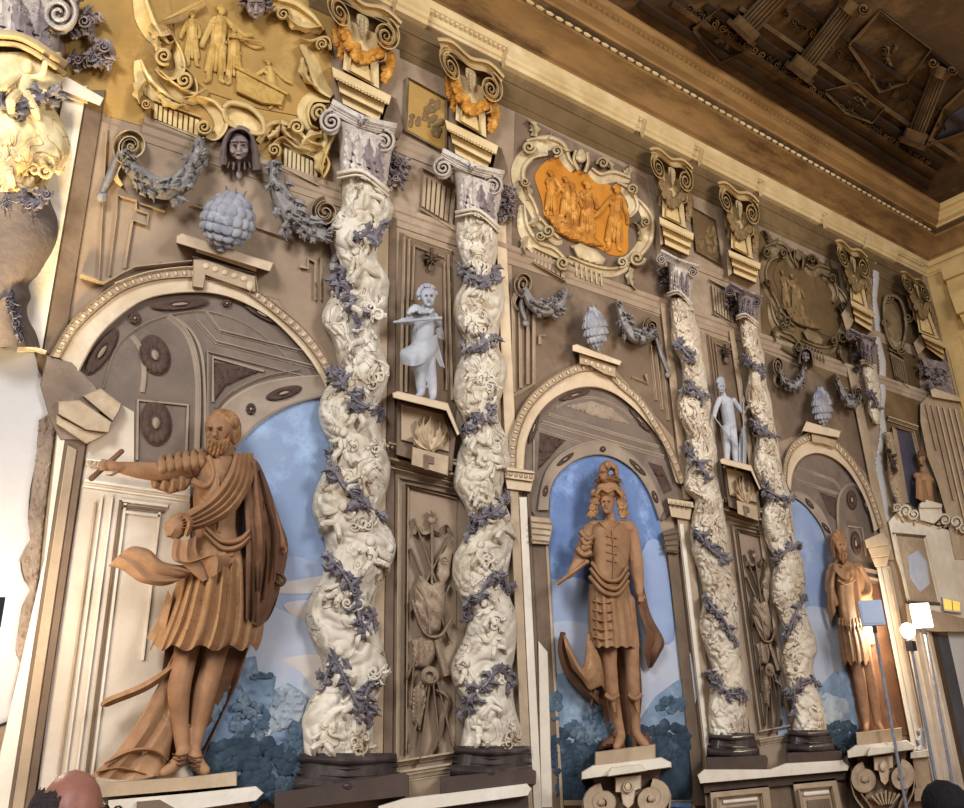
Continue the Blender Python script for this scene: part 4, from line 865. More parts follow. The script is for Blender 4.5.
R0b = [(192, -30, 47), (205, -30, 52), (218, -30, 57), (235, -30, 58), (250, -30, 53), (262, -30, 46), (275, -30, 38), (285, -30, 29), (297, -30, 31), (308, -30, 27), (320, -30, 29), (333, -30, 36), (347, -30, 40)]
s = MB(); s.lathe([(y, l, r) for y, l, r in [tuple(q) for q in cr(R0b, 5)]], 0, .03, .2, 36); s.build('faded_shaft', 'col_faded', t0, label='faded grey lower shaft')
vine(t0, [(0, 205), (18, 200), (34, 205), (46, 192)], 11, .2, 91, 'vine'); vine(t0, [(8, 296), (12, 312), (16, 330), (24, 340)], 7, .2, 92, 'bluegrey')
# fluted pilaster by the corner
t = thing('fluted_pilaster', 'fluted half pilaster at the right end of the frescoed wall next to the lamplit corner', 'pilaster', 950, 500, 0)
s = MB(); s.poly([(920, 404), (932, 392), (958, 402), V(958, 402, 560), (955, 560), (945, 511), (937, 483), (927, 457), (920, 421)], .02, .06, .5); s.build('shaft', 'stone_md', t)
for k in range(6):
    x = 925.5 + 5.6 * k; s = MB(); s.strip([V(x, 402, 404 + k), V(x, 402, (450, 500, 540, 540, 540, 540)[k])], 2.4, .058, .03, 'round', n=2, smooth=False); s.build('flute', 'stone' if k > 1 else 'stone_md', t)
s = MB(); s.poly([(930, 390), (934, 388), (960, 397), (961, 402), (932, 397)], .05, .12, .4); s.build('necking_ring', 'stone', t)
def leafcluster(mb, x, y, r, n, seed, d, h=.03):
    q = random.Random(seed)
    for k in range(n):
        a = q.random() * 6.28; p = (x + q.uniform(-1, 1) * r, y + q.uniform(-1, 1) * r); mb.leaf(p, (p[0] + r * .9 * math.cos(a), p[1] + r * .9 * math.sin(a)), r * .5, d + q.uniform(0, .02), h, q.uniform(-.3, .3), 3)
s = MB(); s.poly([(921, 358), (948, 362), (956, 396), (932, 390), (926, 372)], .03, .09, .5); s.build('capital', 'cap', t)
s = MB(); leafcluster(s, 938, 374, 9, 26, 4, .09); leafcluster(s, 924, 370, 5, 10, 5, .06); s.build('acanthus_leaves', 'cap', t)
# ------------------------------------------------------------------ capitals
def capital(label, aL, aR, bl, br, rl, rr, side, seed, d0=.03, dep=.19, m='cap_lt', ms='cap', group='leafy capitals on the twisted columns'):
    """aL, aR abacus ends; bl, br bell top; rl, rr ring ends; side: cluster seen past the capital"""
    t = thing('column_capital', label, 'capital', (rl[0] + rr[0]) / 2, (rl[1] + rr[1]) / 2, d0, group)
    q = Quad(bl, br, rr, rl, 100, 100); W = math.hypot(br[0] - bl[0], br[1] - bl[1])
    s = MB(q); rows = []
    for j in range(13):
        v = 100 * j / 12; e = 10 * (1 - j / 12) ** 2
        rows.append([(50 - (50 + e) * math.cos(math.pi * k / 24), v, d0 + (dep + .04 * (1 - j / 12) ** 2) * math.sin(math.pi * k / 24)) for k in range(25)])
    s.grid(rows); s.build('bell', m, t)
    for r_, (n, v0, v1) in enumerate(((5, 98, 45), (4, 70, 12))):
        for k in range(n):
            u = 12 + 76 * (k + .5) / n; th = math.acos(1 - 2 * u / 100); s = MB(q); dd = d0 + dep * math.sin(th) + .012 + .012 * r_
            s.leaf((u, v0), (u + (u - 50) * .12, v1), 20, dd, .03, 0, 3)
            s.build('acanthus_leaf', m if u < 55 else ms, t)  # right-hand leaves take the darker tone, shade put into their colour
    s = MB(); a, b = np.array(aL, float), np.array(aR, float); e = b - a; n_ = np.array([-e[1], e[0]]) / np.linalg.norm(e)
    s.strip([a, a + e * .25 + n_ * W * .06, a + e * .5 + n_ * W * .09, a + e * .75 + n_ * W * .06, b], W * .16, [d0 + .1, d0 + dep + .05, d0 + .1], .05, 'ogee', n=5)
    s.strip([a - n_ * W * .1, a + e * .5 - n_ * W * .02, b - n_ * W * .1], W * .09, [d0 + .1, d0 + dep + .07, d0 + .1], .04, 'flat', n=6); s.build('abacus', m, t)
    for i, (p, sg, mm) in enumerate(((a + e * .1 + n_ * W * .26, -1, m), (a + e * .9 + n_ * W * .26, 1, m))):
        s = MB(); r = W * .22; s.ball(p[0], p[1], d0 + .1, r, r * 1.15, r * .5); s.strip(spiral(p[0], p[1], r, r * .12, 2.2, -1.5, sg), [r * .3, r * .34, r * .2], d0 + .14, .06, n=1); s.build('volute', mm, t)
    s = MB(); p = a + e * .5 + n_ * W * .02; s.ball(p[0], p[1], d0 + dep + .09, W * .07, W * .09, W * .05)
    for k in range(6): an = k * 1.05; s.leaf((p[0], p[1]), (p[0] + W * .12 * math.cos(an), p[1] + W * .12 * math.sin(an)), W * .07, d0 + dep + .08, .03, 0, 2)
    s.build('fleuron', ms, t)
    if side:
        s = MB(); 
        for i, (x, y, r) in enumerate(side): leafcluster(s, x, y, r, 22, seed + i, d0 + .02, .03); s.ball(x, y, d0, r * .8, r * .9, r * .3); s.strip(spiral(x, y - r * .3, r * .5, r * .1, 1.6, 0, 1, 14), r * .16, d0 + .06, .03, n=1)
        s.build('shaded_volute', ms, t)
    return t
capital('violet leafy capital above the broad column beside the bearded statue', (330, 106), (395, 131), (339, 120), (390, 140), (340, 170), (388, 190), [(398, 165, 9), (396, 180, 8), (388, 150, 6)], 1)
capital('violet leafy capital above the column right of the flute-playing child', (441, 154), (503, 177), (456, 170), (500, 186), (457, 209), (498, 226), [(505, 195, 8), (507, 208, 7), (500, 215, 6)], 2)
capital('small leafy capital on the column at the right edge of the middle archway', (660, 252), (699, 268), (669, 262), (692, 272), (669, 290), (691, 302), [(664, 272, 5), (666, 282, 4)], 3)
capital('small leafy capital on the column right of the youth with the staff', (729, 284), (762, 298), (737, 292), (759, 300), (738, 313), (757, 322), [(732, 300, 5), (735, 310, 4)], 4, m='cap', ms='cap')
capital('dark leafy capital on the column stump beside the pale crack', (849, 330), (876, 340), (857, 337), (876, 344), (861, 358), (876, 366), [(853, 342, 4), (856, 356, 4), (858, 367, 3)], 5, m='cap', ms='cap')
capital('large leafy capital at the top left picture edge on the massive column', (-60, -40), (78, -6), (-30, -20), (58, -4), (-30, 34), (58, 58), [(84, 25, 14), (104, 50, 13), (78, 62, 9), (72, 10, 10)], 6, m='cap_lt')
# ------------------------------------------------------------------ entablature blocks and scroll consoles above the columns
def fruit(mb, path, w0, w1, d, seed, n=26):
    q = random.Random(seed); p = cr(path, 8)
    for i in range(n):
        t = i / (n - 1); c = interp(p, t); w_ = w0 + (w1 - w0) * math.sin(math.pi * t)
        for _ in range(2): r = w_ * q.uniform(.22, .4); mb.ball(c[0] + q.uniform(-.3, .3) * w_, c[1] + q.uniform(-.3, .3) * w_, d, *(mb_px(mb, c, r)), None, 0, 8)
def mb_px(mb, c, r):
    x, y = mb.px(c[0], c[1]); x2, y2 = mb.px(c[0] + r, c[1]); x3, y3 = mb.px(c[0], c[1] + r); return math.hypot(x2 - x, y2 - y), math.hypot(x3 - x, y3 - y)
def console(label_b, label_c, bq, cq, ret, m, mg, left_ret=None, full=True):
    t = thing('entablature_block', label_b, 'entablature block', (bq[3][0] + bq[2][0]) / 2, (bq[3][1] + bq[2][1]) / 2, 0, 'stepped blocks above the capitals')
    q = Quad(*bq, 100, 80)
    for i, (v0, v1, ind, d) in enumerate(((0, 22, -3, .2), (22, 50, 4, .16), (50, 80, 7, .13))):
        s = MB(q); s.poly([(ind, v0), (100 - ind, v0), (100 - ind, v1), (ind, v1)], .0, d, .8); s.strip([(ind, v1 - 2), (100 - ind, v1 - 2)], 5, d - .01, .03, 'ogee', n=2); s.build('fascia', m, t)
    for k in range(16):
        s = MB(q); s.poly([(2 + 6.1 * k, 14), (5.6 + 6.1 * k, 14), (5.6 + 6.1 * k, 21), (2 + 6.1 * k, 21)], .195, .22); s.build('dentil', m, t)
    if ret: s = MB(); s.poly(ret, .0, .09, .5); s.build('shaded_return', 'stone_dk', t)
    if left_ret: s = MB(); s.poly(left_ret, .0, .1, .5); s.build('side_return', 'stone_md', t)
    t = thing('scroll_console', label_c, 'console', (cq[3][0] + cq[2][0]) / 2, (cq[3][1] + cq[2][1]) / 2, 0, 'garlanded scroll consoles under the cornice')
    q = Quad(*cq, 100, 140)                       # upper edge to pier foot
    s = MB(q); s.poly([(24, 30), (76, 30), (96, 140), (4, 140)], 0, .13, 1); s.build('pier', m, t)
    s = MB(q); s.poly([(34, 66), (66, 66), (80, 132), (20, 132)], .13, .14, .8); s.strip([(34, 66), (20, 132), (80, 132), (66, 66)], 4, .13, .03, 'ogee', smooth=False); s.build('pier_panel', 'stone_md' if m != 'cornice' else 'scrl_y', t)
    s = MB(q); s.strip([(-4, 6), (20, 0), (50, 6), (80, 0), (104, 6)], 14, .13, .1, 'lip', n=5); s.build('cornice_scroll', m, t)
    for u, sg in ((12, -1), (88, 1)):
        s = MB(q); r = 20; s.strip(spiral(u, 26, r, 3, 2.0, -1.57, sg), [9, 9, 5], .13, .1, 'groove', n=1); s.ball(u, 26, .16, 2.2, 2.2, 2); s.strip([(u, 46), (u + sg * 6, 62), (u - sg * 3, 74)], [9, 5, 2], .1, .06, n=4); s.build('volute', m, t)
    s = MB(q); s.relief([(42, 16), (58, 16), (60, 28), (56, 40), (50, 50), (44, 40), (40, 28)], .14, .07, 9, 2.5, fn=lambda u, v: .02 * math.cos((u - 50) * .7), smooth=4); s.build('shell_mask', m if not full else 'scrl', t)
    s = MB(q); fruit(s, [(12, 36), (24, 66), (50, 84), (76, 66), (88, 36)], 14, 28, .17, 3, 34); s.build('fruit_garland', mg, t)
    for u in (4, 100):
        s = MB(q); fruit(s, [(u, 46), (u + 2, 74), (u + 3, 112)], 12, 24, .08, 5 + u, 20); s.build('fruit_drop', mg, t)
console('stepped block on the capital of the broad column beside the bearded statue', 'cream scroll console with golden fruit garland above the broad column, nearest the top edge',
        ((333, 67), (390, 95), (382, 124), (340, 103)), ((330, -14), (398, 20), (381, 90), (341, 68)), [(390, 95), (396, 99), (404, 128), (398, 140), (384, 128), (382, 122)], 'cornice', 'gold')
console('stepped block on the capital of the column right of the flute-playing child', 'cream scroll console with golden fruit garland left of the orange cartouche',
        ((446, 120), (497, 145), (490, 173), (453, 153)), ((441, 40), (501, 74), (488, 139), (454, 119)), [(497, 145), (502, 149), (508, 172), (502, 182), (491, 176)], 'cornice', 'gold')
console('stepped block on the capital at the right edge of the middle archway', 'tan scroll console with fruit garland right of the orange cartouche',
        ((660, 217), (693, 233), (691, 257), (663, 244)), ((652, 149), (691, 167), (687, 229), (661, 216)), None, 'cornice', 'brownfig', [(658, 221), (661, 218), (664, 244), (660, 246)])
console('stepped block on the capital right of the youth with the staff', 'tan scroll console with fruit garland left of the dark cartouche',
        ((729, 250), (760, 263), (758, 284), (732, 273)), ((720, 183), (757, 200), (754, 260), (730, 247)), None, 'cornice', 'brownfig', [(726, 254), (730, 251), (733, 273), (728, 277)])
console('stepped block on the dark capital of the column stump beside the pale crack', 'tan scroll console with fruit garland right of the dark cartouche',
        ((851, 300), (873, 311), (873, 333), (854, 321)), ((837, 241), (866, 256), (869, 310), (850, 299)), None, 'cornice', 'brownfig', [(841, 314), (851, 300), (854, 321), (847, 334)])
console('stepped block on the capital of the fluted pilaster', 'scroll console above the fluted pilaster at the lamplit corner',
        ((922, 334), (944, 342), (946, 362), (926, 347)), ((902, 272), (925, 284), (940, 340), (918, 332)), None, 'cornice', 'brownfig', [(913, 343), (922, 333), (926, 347), (918, 356)])
# cornice ressauts above the consoles
def ress(label, x0, x1, d=.07):
    s = MB(world=True); s.grid([[(x, z, dd) for dd, z in ((.02, 6.36), (d, 6.36), (d, 6.40), (d + .02, 6.41), (d + .02, 6.44), (d + .04, 6.455), (d + .04, 6.5), (.02, 6.5))] for x in (x0, x1)])
    n = 8; s.f.append(tuple(range(n))); s.f.append(tuple(range(n, 2 * n)))
    return tag(s.build('cornice_ressaut', 'cornice', None, 25), label, 'cornice block', 'cream cornice breaks above the consoles')
for (p0, p1, lab) in (((398, 10), (430, 30), 'cornice break right of the topmost garlanded console'), ((508, 66), (640, 138), 'long cream cornice strip above the orange cartouche'), ((648, 138), (696, 164), 'cornice break above the console right of the orange cartouche'), ((706, 170), (760, 197), 'cornice break above the console left of the dark cartouche'), ((768, 204), (826, 236), 'cream cornice strip above the dark cartouche'), ((832, 234), (868, 250), 'cornice break above the console by the pale crack'), ((872, 257), (902, 272), 'last cornice break before the golden corner'), ((-30, -200), (380, -10), 'cornice break above the yellow-lit cartouche')):
    ress(lab, P(*p0, .1)[0], P(*p1, .1)[0])
# ------------------------------------------------------------------ ornaments of the bays
def proj(p):
    c = ROT.T @ (np.array(p) - CAM); return CX + F_PX * c[0] / -c[2], CY - F_PX * c[1] / -c[2]
class Shift:
    """the same painted motif repeated dx metres further along the wall"""
    def __init__(s, dx, dz=0.0): s.dx = dx; s.dz = dz
    def __call__(s, u, v):
        q = P(u, v, 0); return proj((q[0] + s.dx, 0, q[2] + s.dz))
ID = lambda u, v: (u, v)
def TH(m, name, label, cat, x, y, group=None): return thing(name, label, cat, *m(x, y), 0, group)
# upright light strips beside the columns
def vstrip(label, xl, xr, yr, y0, y1, mt, nm='pilaster_strip', d=.035):
    s = MB(); vband(s, xl, xr, y0, y1, 0, d, yr); return tag(s.build(nm, mt), label, 'pilaster')
vstrip('cream pilaster strip right of the broad column, behind it', 372, 388, 300, 195, 765, 'stone_md')
vstrip('dark umber strip between the cream strip and the trophy panel by the flute-playing child', 388, 396, 300, 205, 780, 'stone_dk', d=.02)
vstrip('cream pilaster strip right of the column beside the flute-playing child', 500, 511, 330, 225, 500, 'stone')
vstrip('tan pilaster strip left of the first slim twisted column', 663, 671, 330, 300, 500, 'stone_md')
vstrip('cream pilaster strip between the slim column and the youth with the staff', 708, 713, 420, 330, 740, 'stone_md')
vstrip('tan pilaster strip left of the column beside the smallest archway', 742, 748, 420, 330, 745, 'stone_md')
vstrip('fluted tan pilaster strip left of the pale crack', 857, 866, 420, 365, 560, 'stone_md')
vstrip('tall cream pilaster strip beside the massive yellow-lit column', 44, 68, 200, 86, 352, 'stone_lt')
vstrip('brown moulded strip between the cream pilaster and the first archway', 69, 88, 200, 90, 358, 'stone_dk', d=.025)
s = MB(); s.poly([(58, 78), (66, 76), (104, 98), (100, 106), (60, 90)], 0, .09, .5); s.poly([(60, 88), (88, 96), (88, 104), (60, 97)], 0, .06, .5); tag(s.build('pilaster_cap', 'stone_lt'), 'small cream cap on the pilaster beside the massive yellow-lit column', 'moulding')  # cap of the cream pilaster strip, built as its own piece
# coloured wall fields
def field(label, pts, m, d=.006, cat='painted field', nm='painted_field'):
    s = MB(); s.poly(pts, 0, d); return tag(s.build(nm, m), label, cat)
field('yellow ochre wall field around the cartouche at the top left', [(62, -60), (330, -60), (332, 100), (330, 182), (300, 172), (108, 116), (66, 78)], 'ochre', .004)
field('dark ochre frieze field above the orange cartouche', [toV((508, 62), 400), toV((508, 62), 925), toV((508, 108), 905), toV((508, 108), 400)], 'ochre_dk', .004)
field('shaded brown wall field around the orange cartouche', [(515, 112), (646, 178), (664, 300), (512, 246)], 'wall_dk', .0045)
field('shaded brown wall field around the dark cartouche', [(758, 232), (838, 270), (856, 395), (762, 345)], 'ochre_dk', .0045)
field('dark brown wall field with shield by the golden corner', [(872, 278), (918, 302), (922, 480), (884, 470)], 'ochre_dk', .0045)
field('brown wall field behind the first artichoke', [(92, 118), (335, 200), (345, 410), (330, 400), (280, 300), (160, 262), (72, 330)], 'wall', .004)
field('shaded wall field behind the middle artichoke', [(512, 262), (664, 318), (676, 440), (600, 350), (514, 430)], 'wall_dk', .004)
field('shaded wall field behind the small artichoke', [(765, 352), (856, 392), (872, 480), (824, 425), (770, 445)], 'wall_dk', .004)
def flutes(m, label, q, n, mt='stone_md'):
    t = TH(m, 'fluted_frieze', label, 'frieze', (q[0][0] + q[2][0]) / 2, q[2][1]); Q = Quad(*[m(*p) for p in q], 100, 40)
    s = MB(Q); s.poly([(0, 0), (100, 0), (100, 40), (0, 40)], 0, .012); s.build('backing', 'wall', t)
    for k in range(n):
        u = 100 * (k + .5) / n; s = MB(Q); s.strip([(u, 3), (u, 37)], 78 / n, .012, .022, 'flat', n=2); s.build('flute', mt, t)
    s = MB(Q); s.strip([(-2, -3), (102, -3)], 5, 0, .05, 'steps', n=2); s.build('border_moulding', mt, t); s = MB(Q); s.strip([(-2, 43), (102, 43)], 5, 0, .05, 'ogee', n=2); s.build('border_moulding', mt, t)
flutes(ID, 'short fluted frieze under the yellow cartouche, left of the veiled mask', [(154, 102), (200, 119), (199, 138), (153, 119)], 9, 'scrl_y')
flutes(ID, 'short fluted frieze under the yellow cartouche, right of the veiled mask', [(284, 146), (318, 162), (318, 184), (283, 167)], 8, 'scrl')
flutes(ID, 'fluted frieze high above the flute-playing child', [(423, 172), (457, 190), (453, 228), (421, 208)], 7)
flutes(ID, 'fluted frieze under the left of the orange cartouche', [(534, 249), (566, 264), (565, 280), (533, 262)], 8)
flutes(Shift(3.02), 'fluted frieze high above the youth with the staff', [(423, 172), (457, 190), (453, 228), (421, 208)], 7)
flutes(Shift(3.0), 'fluted frieze under the left of the dark cartouche', [(534, 249), (566, 264), (565, 280), (533, 262)], 8, 'scrl_dk')
flutes(Shift(6.0), 'fluted frieze above the dark niche with the bust', [(423, 172), (457, 190), (453, 228), (421, 208)], 7, 'scrl_dk')
# small landscape panels between the consoles
def lpanel(m, label, seed, mt):
    t = TH(m, 'landscape_panel', label, 'painted panel', 426, 140)
    s = MB(m); s.poly([(408, 78), (446, 99), (446, 152), (406, 130)], 0, .01); s.build('field', mt, t)
    s = MB(m); s.strip([(408, 78), (446, 99), (446, 152), (406, 130), (408, 78)], 3, .008, .03, 'ogee', smooth=False); s.build('frame', 'scrl_dk', t)
    s = MB(m); foliage_m(s, 434, 118, 9, 18, 34, .012, 3.4, seed); foliage_m(s, 414, 120, 5, 8, 10, .012, 3, seed + 1); s.build('bush', 'brownfig', t)
def foliage_m(mb, cx, cy, rx, ry, n, d, r, seed):
    q = random.Random(seed)
    for _ in range(n):
        a = q.random() * 6.283; k = math.sqrt(q.random()); c = (cx + rx * k * math.cos(a), cy + ry * k * math.sin(a)); ra, rb = mb_px(mb, c, r * q.uniform(.6, 1.1)); mb.ball(*c, d, ra, rb, min(ra, rb) * .4, 0, 8)
lpanel(ID, 'small bush panel between the two nearest garlanded consoles', 1, 'ochre'); lpanel(Shift(3.02), 'small bush panel between the two consoles above the youth with the staff', 2, 'ochre_dk')
# ---- generic small painted figure
def smallfig(mb, x, y, h, d=.02, lean=0.0, arm=(.25, -.62), arm2=(-.2, -.5), seat=False, robe=True, face=1):
    """standing figure h px tall with its feet at (x, y)"""
    T = lambda u, v: (x + u * h + lean * -v * h, y + v * h)
    def tb(pts, r): mb.tube([(*T(u, v), d + e * .02) for u, v, e in pts], [mb_px(mb, T(pts[0][0], pts[0][1]), k * h)[0] for k in r], 8, 4)
    def bl(u, v, a, b): ra, rb = mb_px(mb, T(u, v), 1); mb.ball(*T(u, v), d + .015, a * h * ra, b * h * rb, a * h * ra * .7, 0, 10)
    bl(.0 + .015 * face, -.92, .055, .07); bl(-.01 * face, -.955, .06, .045); tb([(0, -.86, 0), (0, -.8, 0)], [.035, .04])
    tb([(0, -.78, 0), (.0, -.62, .3), (0, -.45, 0)], [.085, .1, .09]); tb([(-.07, -.79, 0), (.07, -.79, 0)], [.05, .05])
    tb([(-.05, -.45, 0), (-.08, -.24, .3), (-.07, -.02, 0)], [.065, .05, .035]); tb([(.05, -.45, 0), (.06, -.24, .4), (.08, -.02, 0)], [.065, .05, .035])
    tb([(-.07, -.02, .2), (-.11, 0, .4)], [.03, .025]); tb([(.08, -.02, .2), (.12, 0, .4)], [.03, .025])
    for sg, a in ((1, arm), (-1, arm2)): tb([(.09 * sg, -.77, 0), ((.09 * sg + a[0]) / 2 + .04 * sg, (-.72 + a[1]) / 2 + .05, .4), (a[0], a[1], .6)], [.045, .038, .028])
    if robe:
        for k in range(5): u = -.09 + .045 * k; tb([(u * .7, -.52, .5), (u, -.3, .7), (u * 1.3, -.14, .4)], [.03, .035, .022])
        tb([(-.1, -.74, .6), (0, -.62, .9), (.1, -.5, .6)], [.03, .035, .025])
# ---- cartouches
def cartouche_small(m, label, mf, mfield, mfig, scene):
    t = TH(m, 'cartouche', label, 'cartouche', 585, 262, 'scrolled cartouches above the arches')
    fp = [(535, 175), (545, 162), (556, 158), (571, 166), (585, 173), (601, 180), (618, 192), (629, 213), (628, 232), (627, 253), (611, 255), (594, 246), (571, 241), (559, 232), (545, 218), (542, 201), (538, 189)]
    s = MB(m); s.poly(cr(fp, 3, True), 0, .012); s.build('picture_field', mfield, t)
    def st(path, w_, h=.06, pr='lip', nm='scroll_frame'):
        b = MB(m); b.strip(path, [x * 1.3 for x in w_], .01, h, pr, n=6); b.build(nm, mf, t)
    def sp(x, y, r, a, sg, nm='scroll'):
        b = MB(m); b.strip(spiral(x, y, r, r * .15, 1.6, a, sg, 16), [r * .5, r * .55, r * .3], .03, .07, 'round', n=1); b.ball(x, y, .05, *mb_px(b, (x, y), r * .25), None, 0, 8); b.build(nm, mf, t)
    st([(548, 152), (530, 154), (519, 168), (521, 188), (531, 205), (538, 222)], [6, 12, 11, 9, 6]); st([(527, 143), (545, 142), (560, 147), (566, 160), (574, 170)], [6, 12, 9, 7])
    st([(590, 170), (600, 178), (614, 176), (630, 180)], [6, 10, 10, 5]); st([(616, 184), (628, 192), (634, 206), (628, 216)], [5, 9, 9, 5]); st([(636, 200), (648, 218), (646, 240), (634, 256), (622, 262)], [5, 10, 11, 9, 5])
    st([(522, 205), (524, 228), (536, 246), (552, 252), (564, 262)], [5, 10, 12, 10, 6]); st([(534, 212), (541, 224), (556, 240), (562, 240)], [4, 8, 8, 4]); st([(568, 258), (590, 268), (612, 272), (630, 266)], [5, 8, 8, 4])
    for a in ((529, 147, 7, 0, 1), (557, 151, 6, 2, -1), (603, 163, 6, 3, 1), (632, 189, 5.5, 1, -1), (637, 258, 8, 0, 1), (622, 262, 6, 2, -1), (563, 263, 7, 1, 1), (548, 231, 7, 3, -1), (540, 236, 5, 0, 1), (525, 182, 5, 0, 1), (646, 222, 5, 2, 1)): sp(*a)
    for a, b_, w_ in (((534, 136), (528, 120), 9), (((540, 140)), (552, 132), 7), ((622, 176), (630, 164), 8), ((612, 172), (600, 158), 6), ((528, 200), (518, 180), 8), ((526, 225), (540, 212), 7), ((640, 240), (634, 222), 6), ((632, 268), (636, 290), 7), ((528, 236), (526, 254), 7), ((560, 146), (574, 150), 6)):
        b = MB(m); b.leaf(a, b_, w_, .02, .06, .2, 3); b.build('acanthus_leaf', mf, t)
    b = MB(m); b.ball(581, 157, .06, *mb_px(b, (581, 157), 6), None, 0, 12); b.ball(581, 153, .07, *mb_px(b, (581, 153), 4), None, 0, 8); b.ball(581, 160, .09, *mb_px(b, (581, 160), 1.6), None, 0, 8); b.strip([(576, 150), (574, 160), (578, 170)], 4, .03, .05); b.strip([(587, 152), (588, 162), (585, 172)], 4, .03, .05); b.build('crowning_mask', mf, t)
    b = MB(m); b.relief([(571, 246), (580, 243), (596, 250), (606, 259), (602, 266), (590, 264), (577, 258)], .01, .07, 6, 2); b.build('shell', mf, t)
    b = MB(m); [b.strip([(576 + 5 * k, 262 + 2.2 * k), (577 + 5 * k, 276 + 2 * k)], [4, 2.5], .01, .04, n=2) for k in range(6)]; b.build('fringe', mf, t)
    for i, f in enumerate(scene):
        b = MB(m); smallfig(b, **f); b.build('painted_figure', mfig, t)
    b = MB(m); b.relief([(545, 216), (560, 214), (575, 224), (590, 232), (604, 246), (590, 246), (570, 240), (556, 232)], .012, .05, 5, 2, fn=lumpy(.3, .02)); b.build('fallen_figure', mfig, t)
sc2 = [dict(x=551, y=216, h=46, arm=(.35, -.45), arm2=(.1, -.5)), dict(x=566, y=222, h=46, arm=(.1, -.5), arm2=(-.3, -.55)), dict(x=587, y=242, h=62, arm=(.15, -.55), arm2=(-.42, -.42)), dict(x=572, y=232, h=50, arm=(.2, -.5), arm2=(-.1, -.5)), dict(x=613, y=250, h=66, arm=(.2, -.4), arm2=(-.34, -.5), lean=.06)]
cartouche_small(ID, 'scrolled stucco cartouche with a bright orange battle scene of small figures', 'scrl', 'orange', 'orangefig', sc2)
cartouche_small(Shift(3.0), 'scrolled cartouche with a dark brown scene, between the fourth and fifth console', 'scrl_dk', 'ochre_dk', 'brownfig', sc2[:2] + sc2[3:4])
# big yellow cartouche
t = thing('cartouche', 'large yellow-lit scrolled cartouche with an ochre scene at the top left', 'cartouche', 240, 130, 0, 'scrolled cartouches above the arches')
s = MB(); s.poly([(165, -40), (300, -40), (316, 40), (330, 80), (326, 112), (300, 116), (258, 108), (208, 92), (185, 72), (176, 40)], 0, .012); s.build('picture_field', 'ochre', t)
def st(path, w_, h=.09, pr='lip', m='scrl_y'): b = MB(); b.strip(path, w_, .012, h, pr, n=7); b.build('scroll_frame', m, t)
def sp(x, y, r, a, sg, m='scrl_y', tr=1.8): b = MB(); b.strip(spiral(x, y, r, r * .15, tr, a, sg, 18), [r * .45, r * .55, r * .3], .04, .09, 'round', n=1); b.ball(x, y, .07, r * .25); b.build('scroll', m, t)
st([(138, -16), (144, 14), (154, 34), (168, 46), (178, 40)], [10, 20, 18, 10, 4]); st([(166, 30), (178, 52), (180, 70), (168, 76), (156, 68)], [6, 10, 12, 10, 5]); st([(138, 60), (144, 80), (160, 96), (182, 106)], [8, 18, 16, 6])
st([(158, 72), (176, 90), (194, 98), (208, 90)], [6, 14, 14, 6]); st([(180, 66), (192, 78), (194, 92), (184, 96)], [5, 8, 8, 4]); st([(196, 98), (212, 106), (222, 122), (216, 136), (206, 136)], [6, 14, 16, 10, 4]); st([(165, 22), (185, 14), (205, 2)], [6, 12, 6])
st([(258, 142), (272, 128), (290, 130), (306, 144), (322, 148)], [6, 14, 12, 14, 6]); st([(270, 150), (282, 140), (296, 150), (310, 152)], [4, 8, 9, 5]); st([(332, 96), (320, 84), (312, 62), (302, 44)], [6, 14, 12, 8]); st([(272, 2), (292, 10), (310, 22), (322, 32)], [12, 24, 20, 8]); st([(300, 40), (312, 44), (326, 40), (330, 50)], [4, 10, 9, 4])
st([(330, 100), (312, 98), (304, 110), (308, 126), (318, 130)], [6, 12, 14, 10, 4]); st([(334, 112), (332, 130), (324, 146), (320, 166)], [6, 12, 14, 6]); st([(320, 150), (326, 164), (322, 178)], [6, 10, 4])
for a in ((164, 56, 9, 1, 1), (184, 80, 9, 2, -1), (204, 127, 8, 0, 1), (297, 127, 8, 3, 1), (274, 150, 7, 1, -1), (322, 44, 6, 2, 1), (283, 14, 7, 0, -1), (320, 112, 9, 2, 1), (146, 104, 5, 0, 1)): sp(*a)
for a, b_, w_ in (((150, 28), (172, 34), 10), ((158, 36), (164, 54), 9), ((146, 80), (140, 104), 12), ((160, 94), (186, 104), 10), ((285, 12), (322, 26), 12), ((304, 58), (318, 88), 9), ((322, 134), (300, 150), 10), ((326, 150), (324, 178), 12), ((282, 120), (296, 140), 8), ((268, 138), (280, 120), 8)):
    b = MB(); b.leaf(a, b_, w_, .04, .08, .2, 3); b.build('acanthus_leaf', 'scrl_y', t)
b = MB(); b.relief([(224, 108), (232, 103), (250, 108), (262, 120), (264, 132), (256, 134), (240, 130), (226, 120)], .012, .03, 6, 3); b.strip([(224, 108), (232, 103), (250, 108), (262, 120), (264, 132), (256, 134), (240, 130), (226, 120), (224, 108)], 6, .02, .08, 'round'); b.build('shell', 'scrl_y', t)
for f in (dict(x=214, y=82, h=78, arm=(.42, -.6), arm2=(-.2, -.45), lean=.1), dict(x=234, y=84, h=60, arm=(.45, -.62), arm2=(.1, -.5)), dict(x=275, y=108, h=50, arm=(.4, -.5), arm2=(-.4, -.7), lean=-.15), dict(x=192, y=66, h=56, arm=(.1, -.5), arm2=(-.2, -.5))):
    b = MB(); smallfig(b, d=.016, **f); b.build('painted_figure', 'ochrefig', t)
b = MB(); b.poly([(236, 68), (246, 68), (286, 94), (282, 106), (262, 104), (236, 92)], .01, .05, 1.5); b.strip([(235, 66), (288, 94)], 5, .03, .04, n=2); b.build('painted_chest', 'ochrefig', t)
b = MB(); b.strip([(228, 36), (262, 42)], 2.2, .05, .02, n=2); b.build('painted_trumpet', 'ochrefig', t)
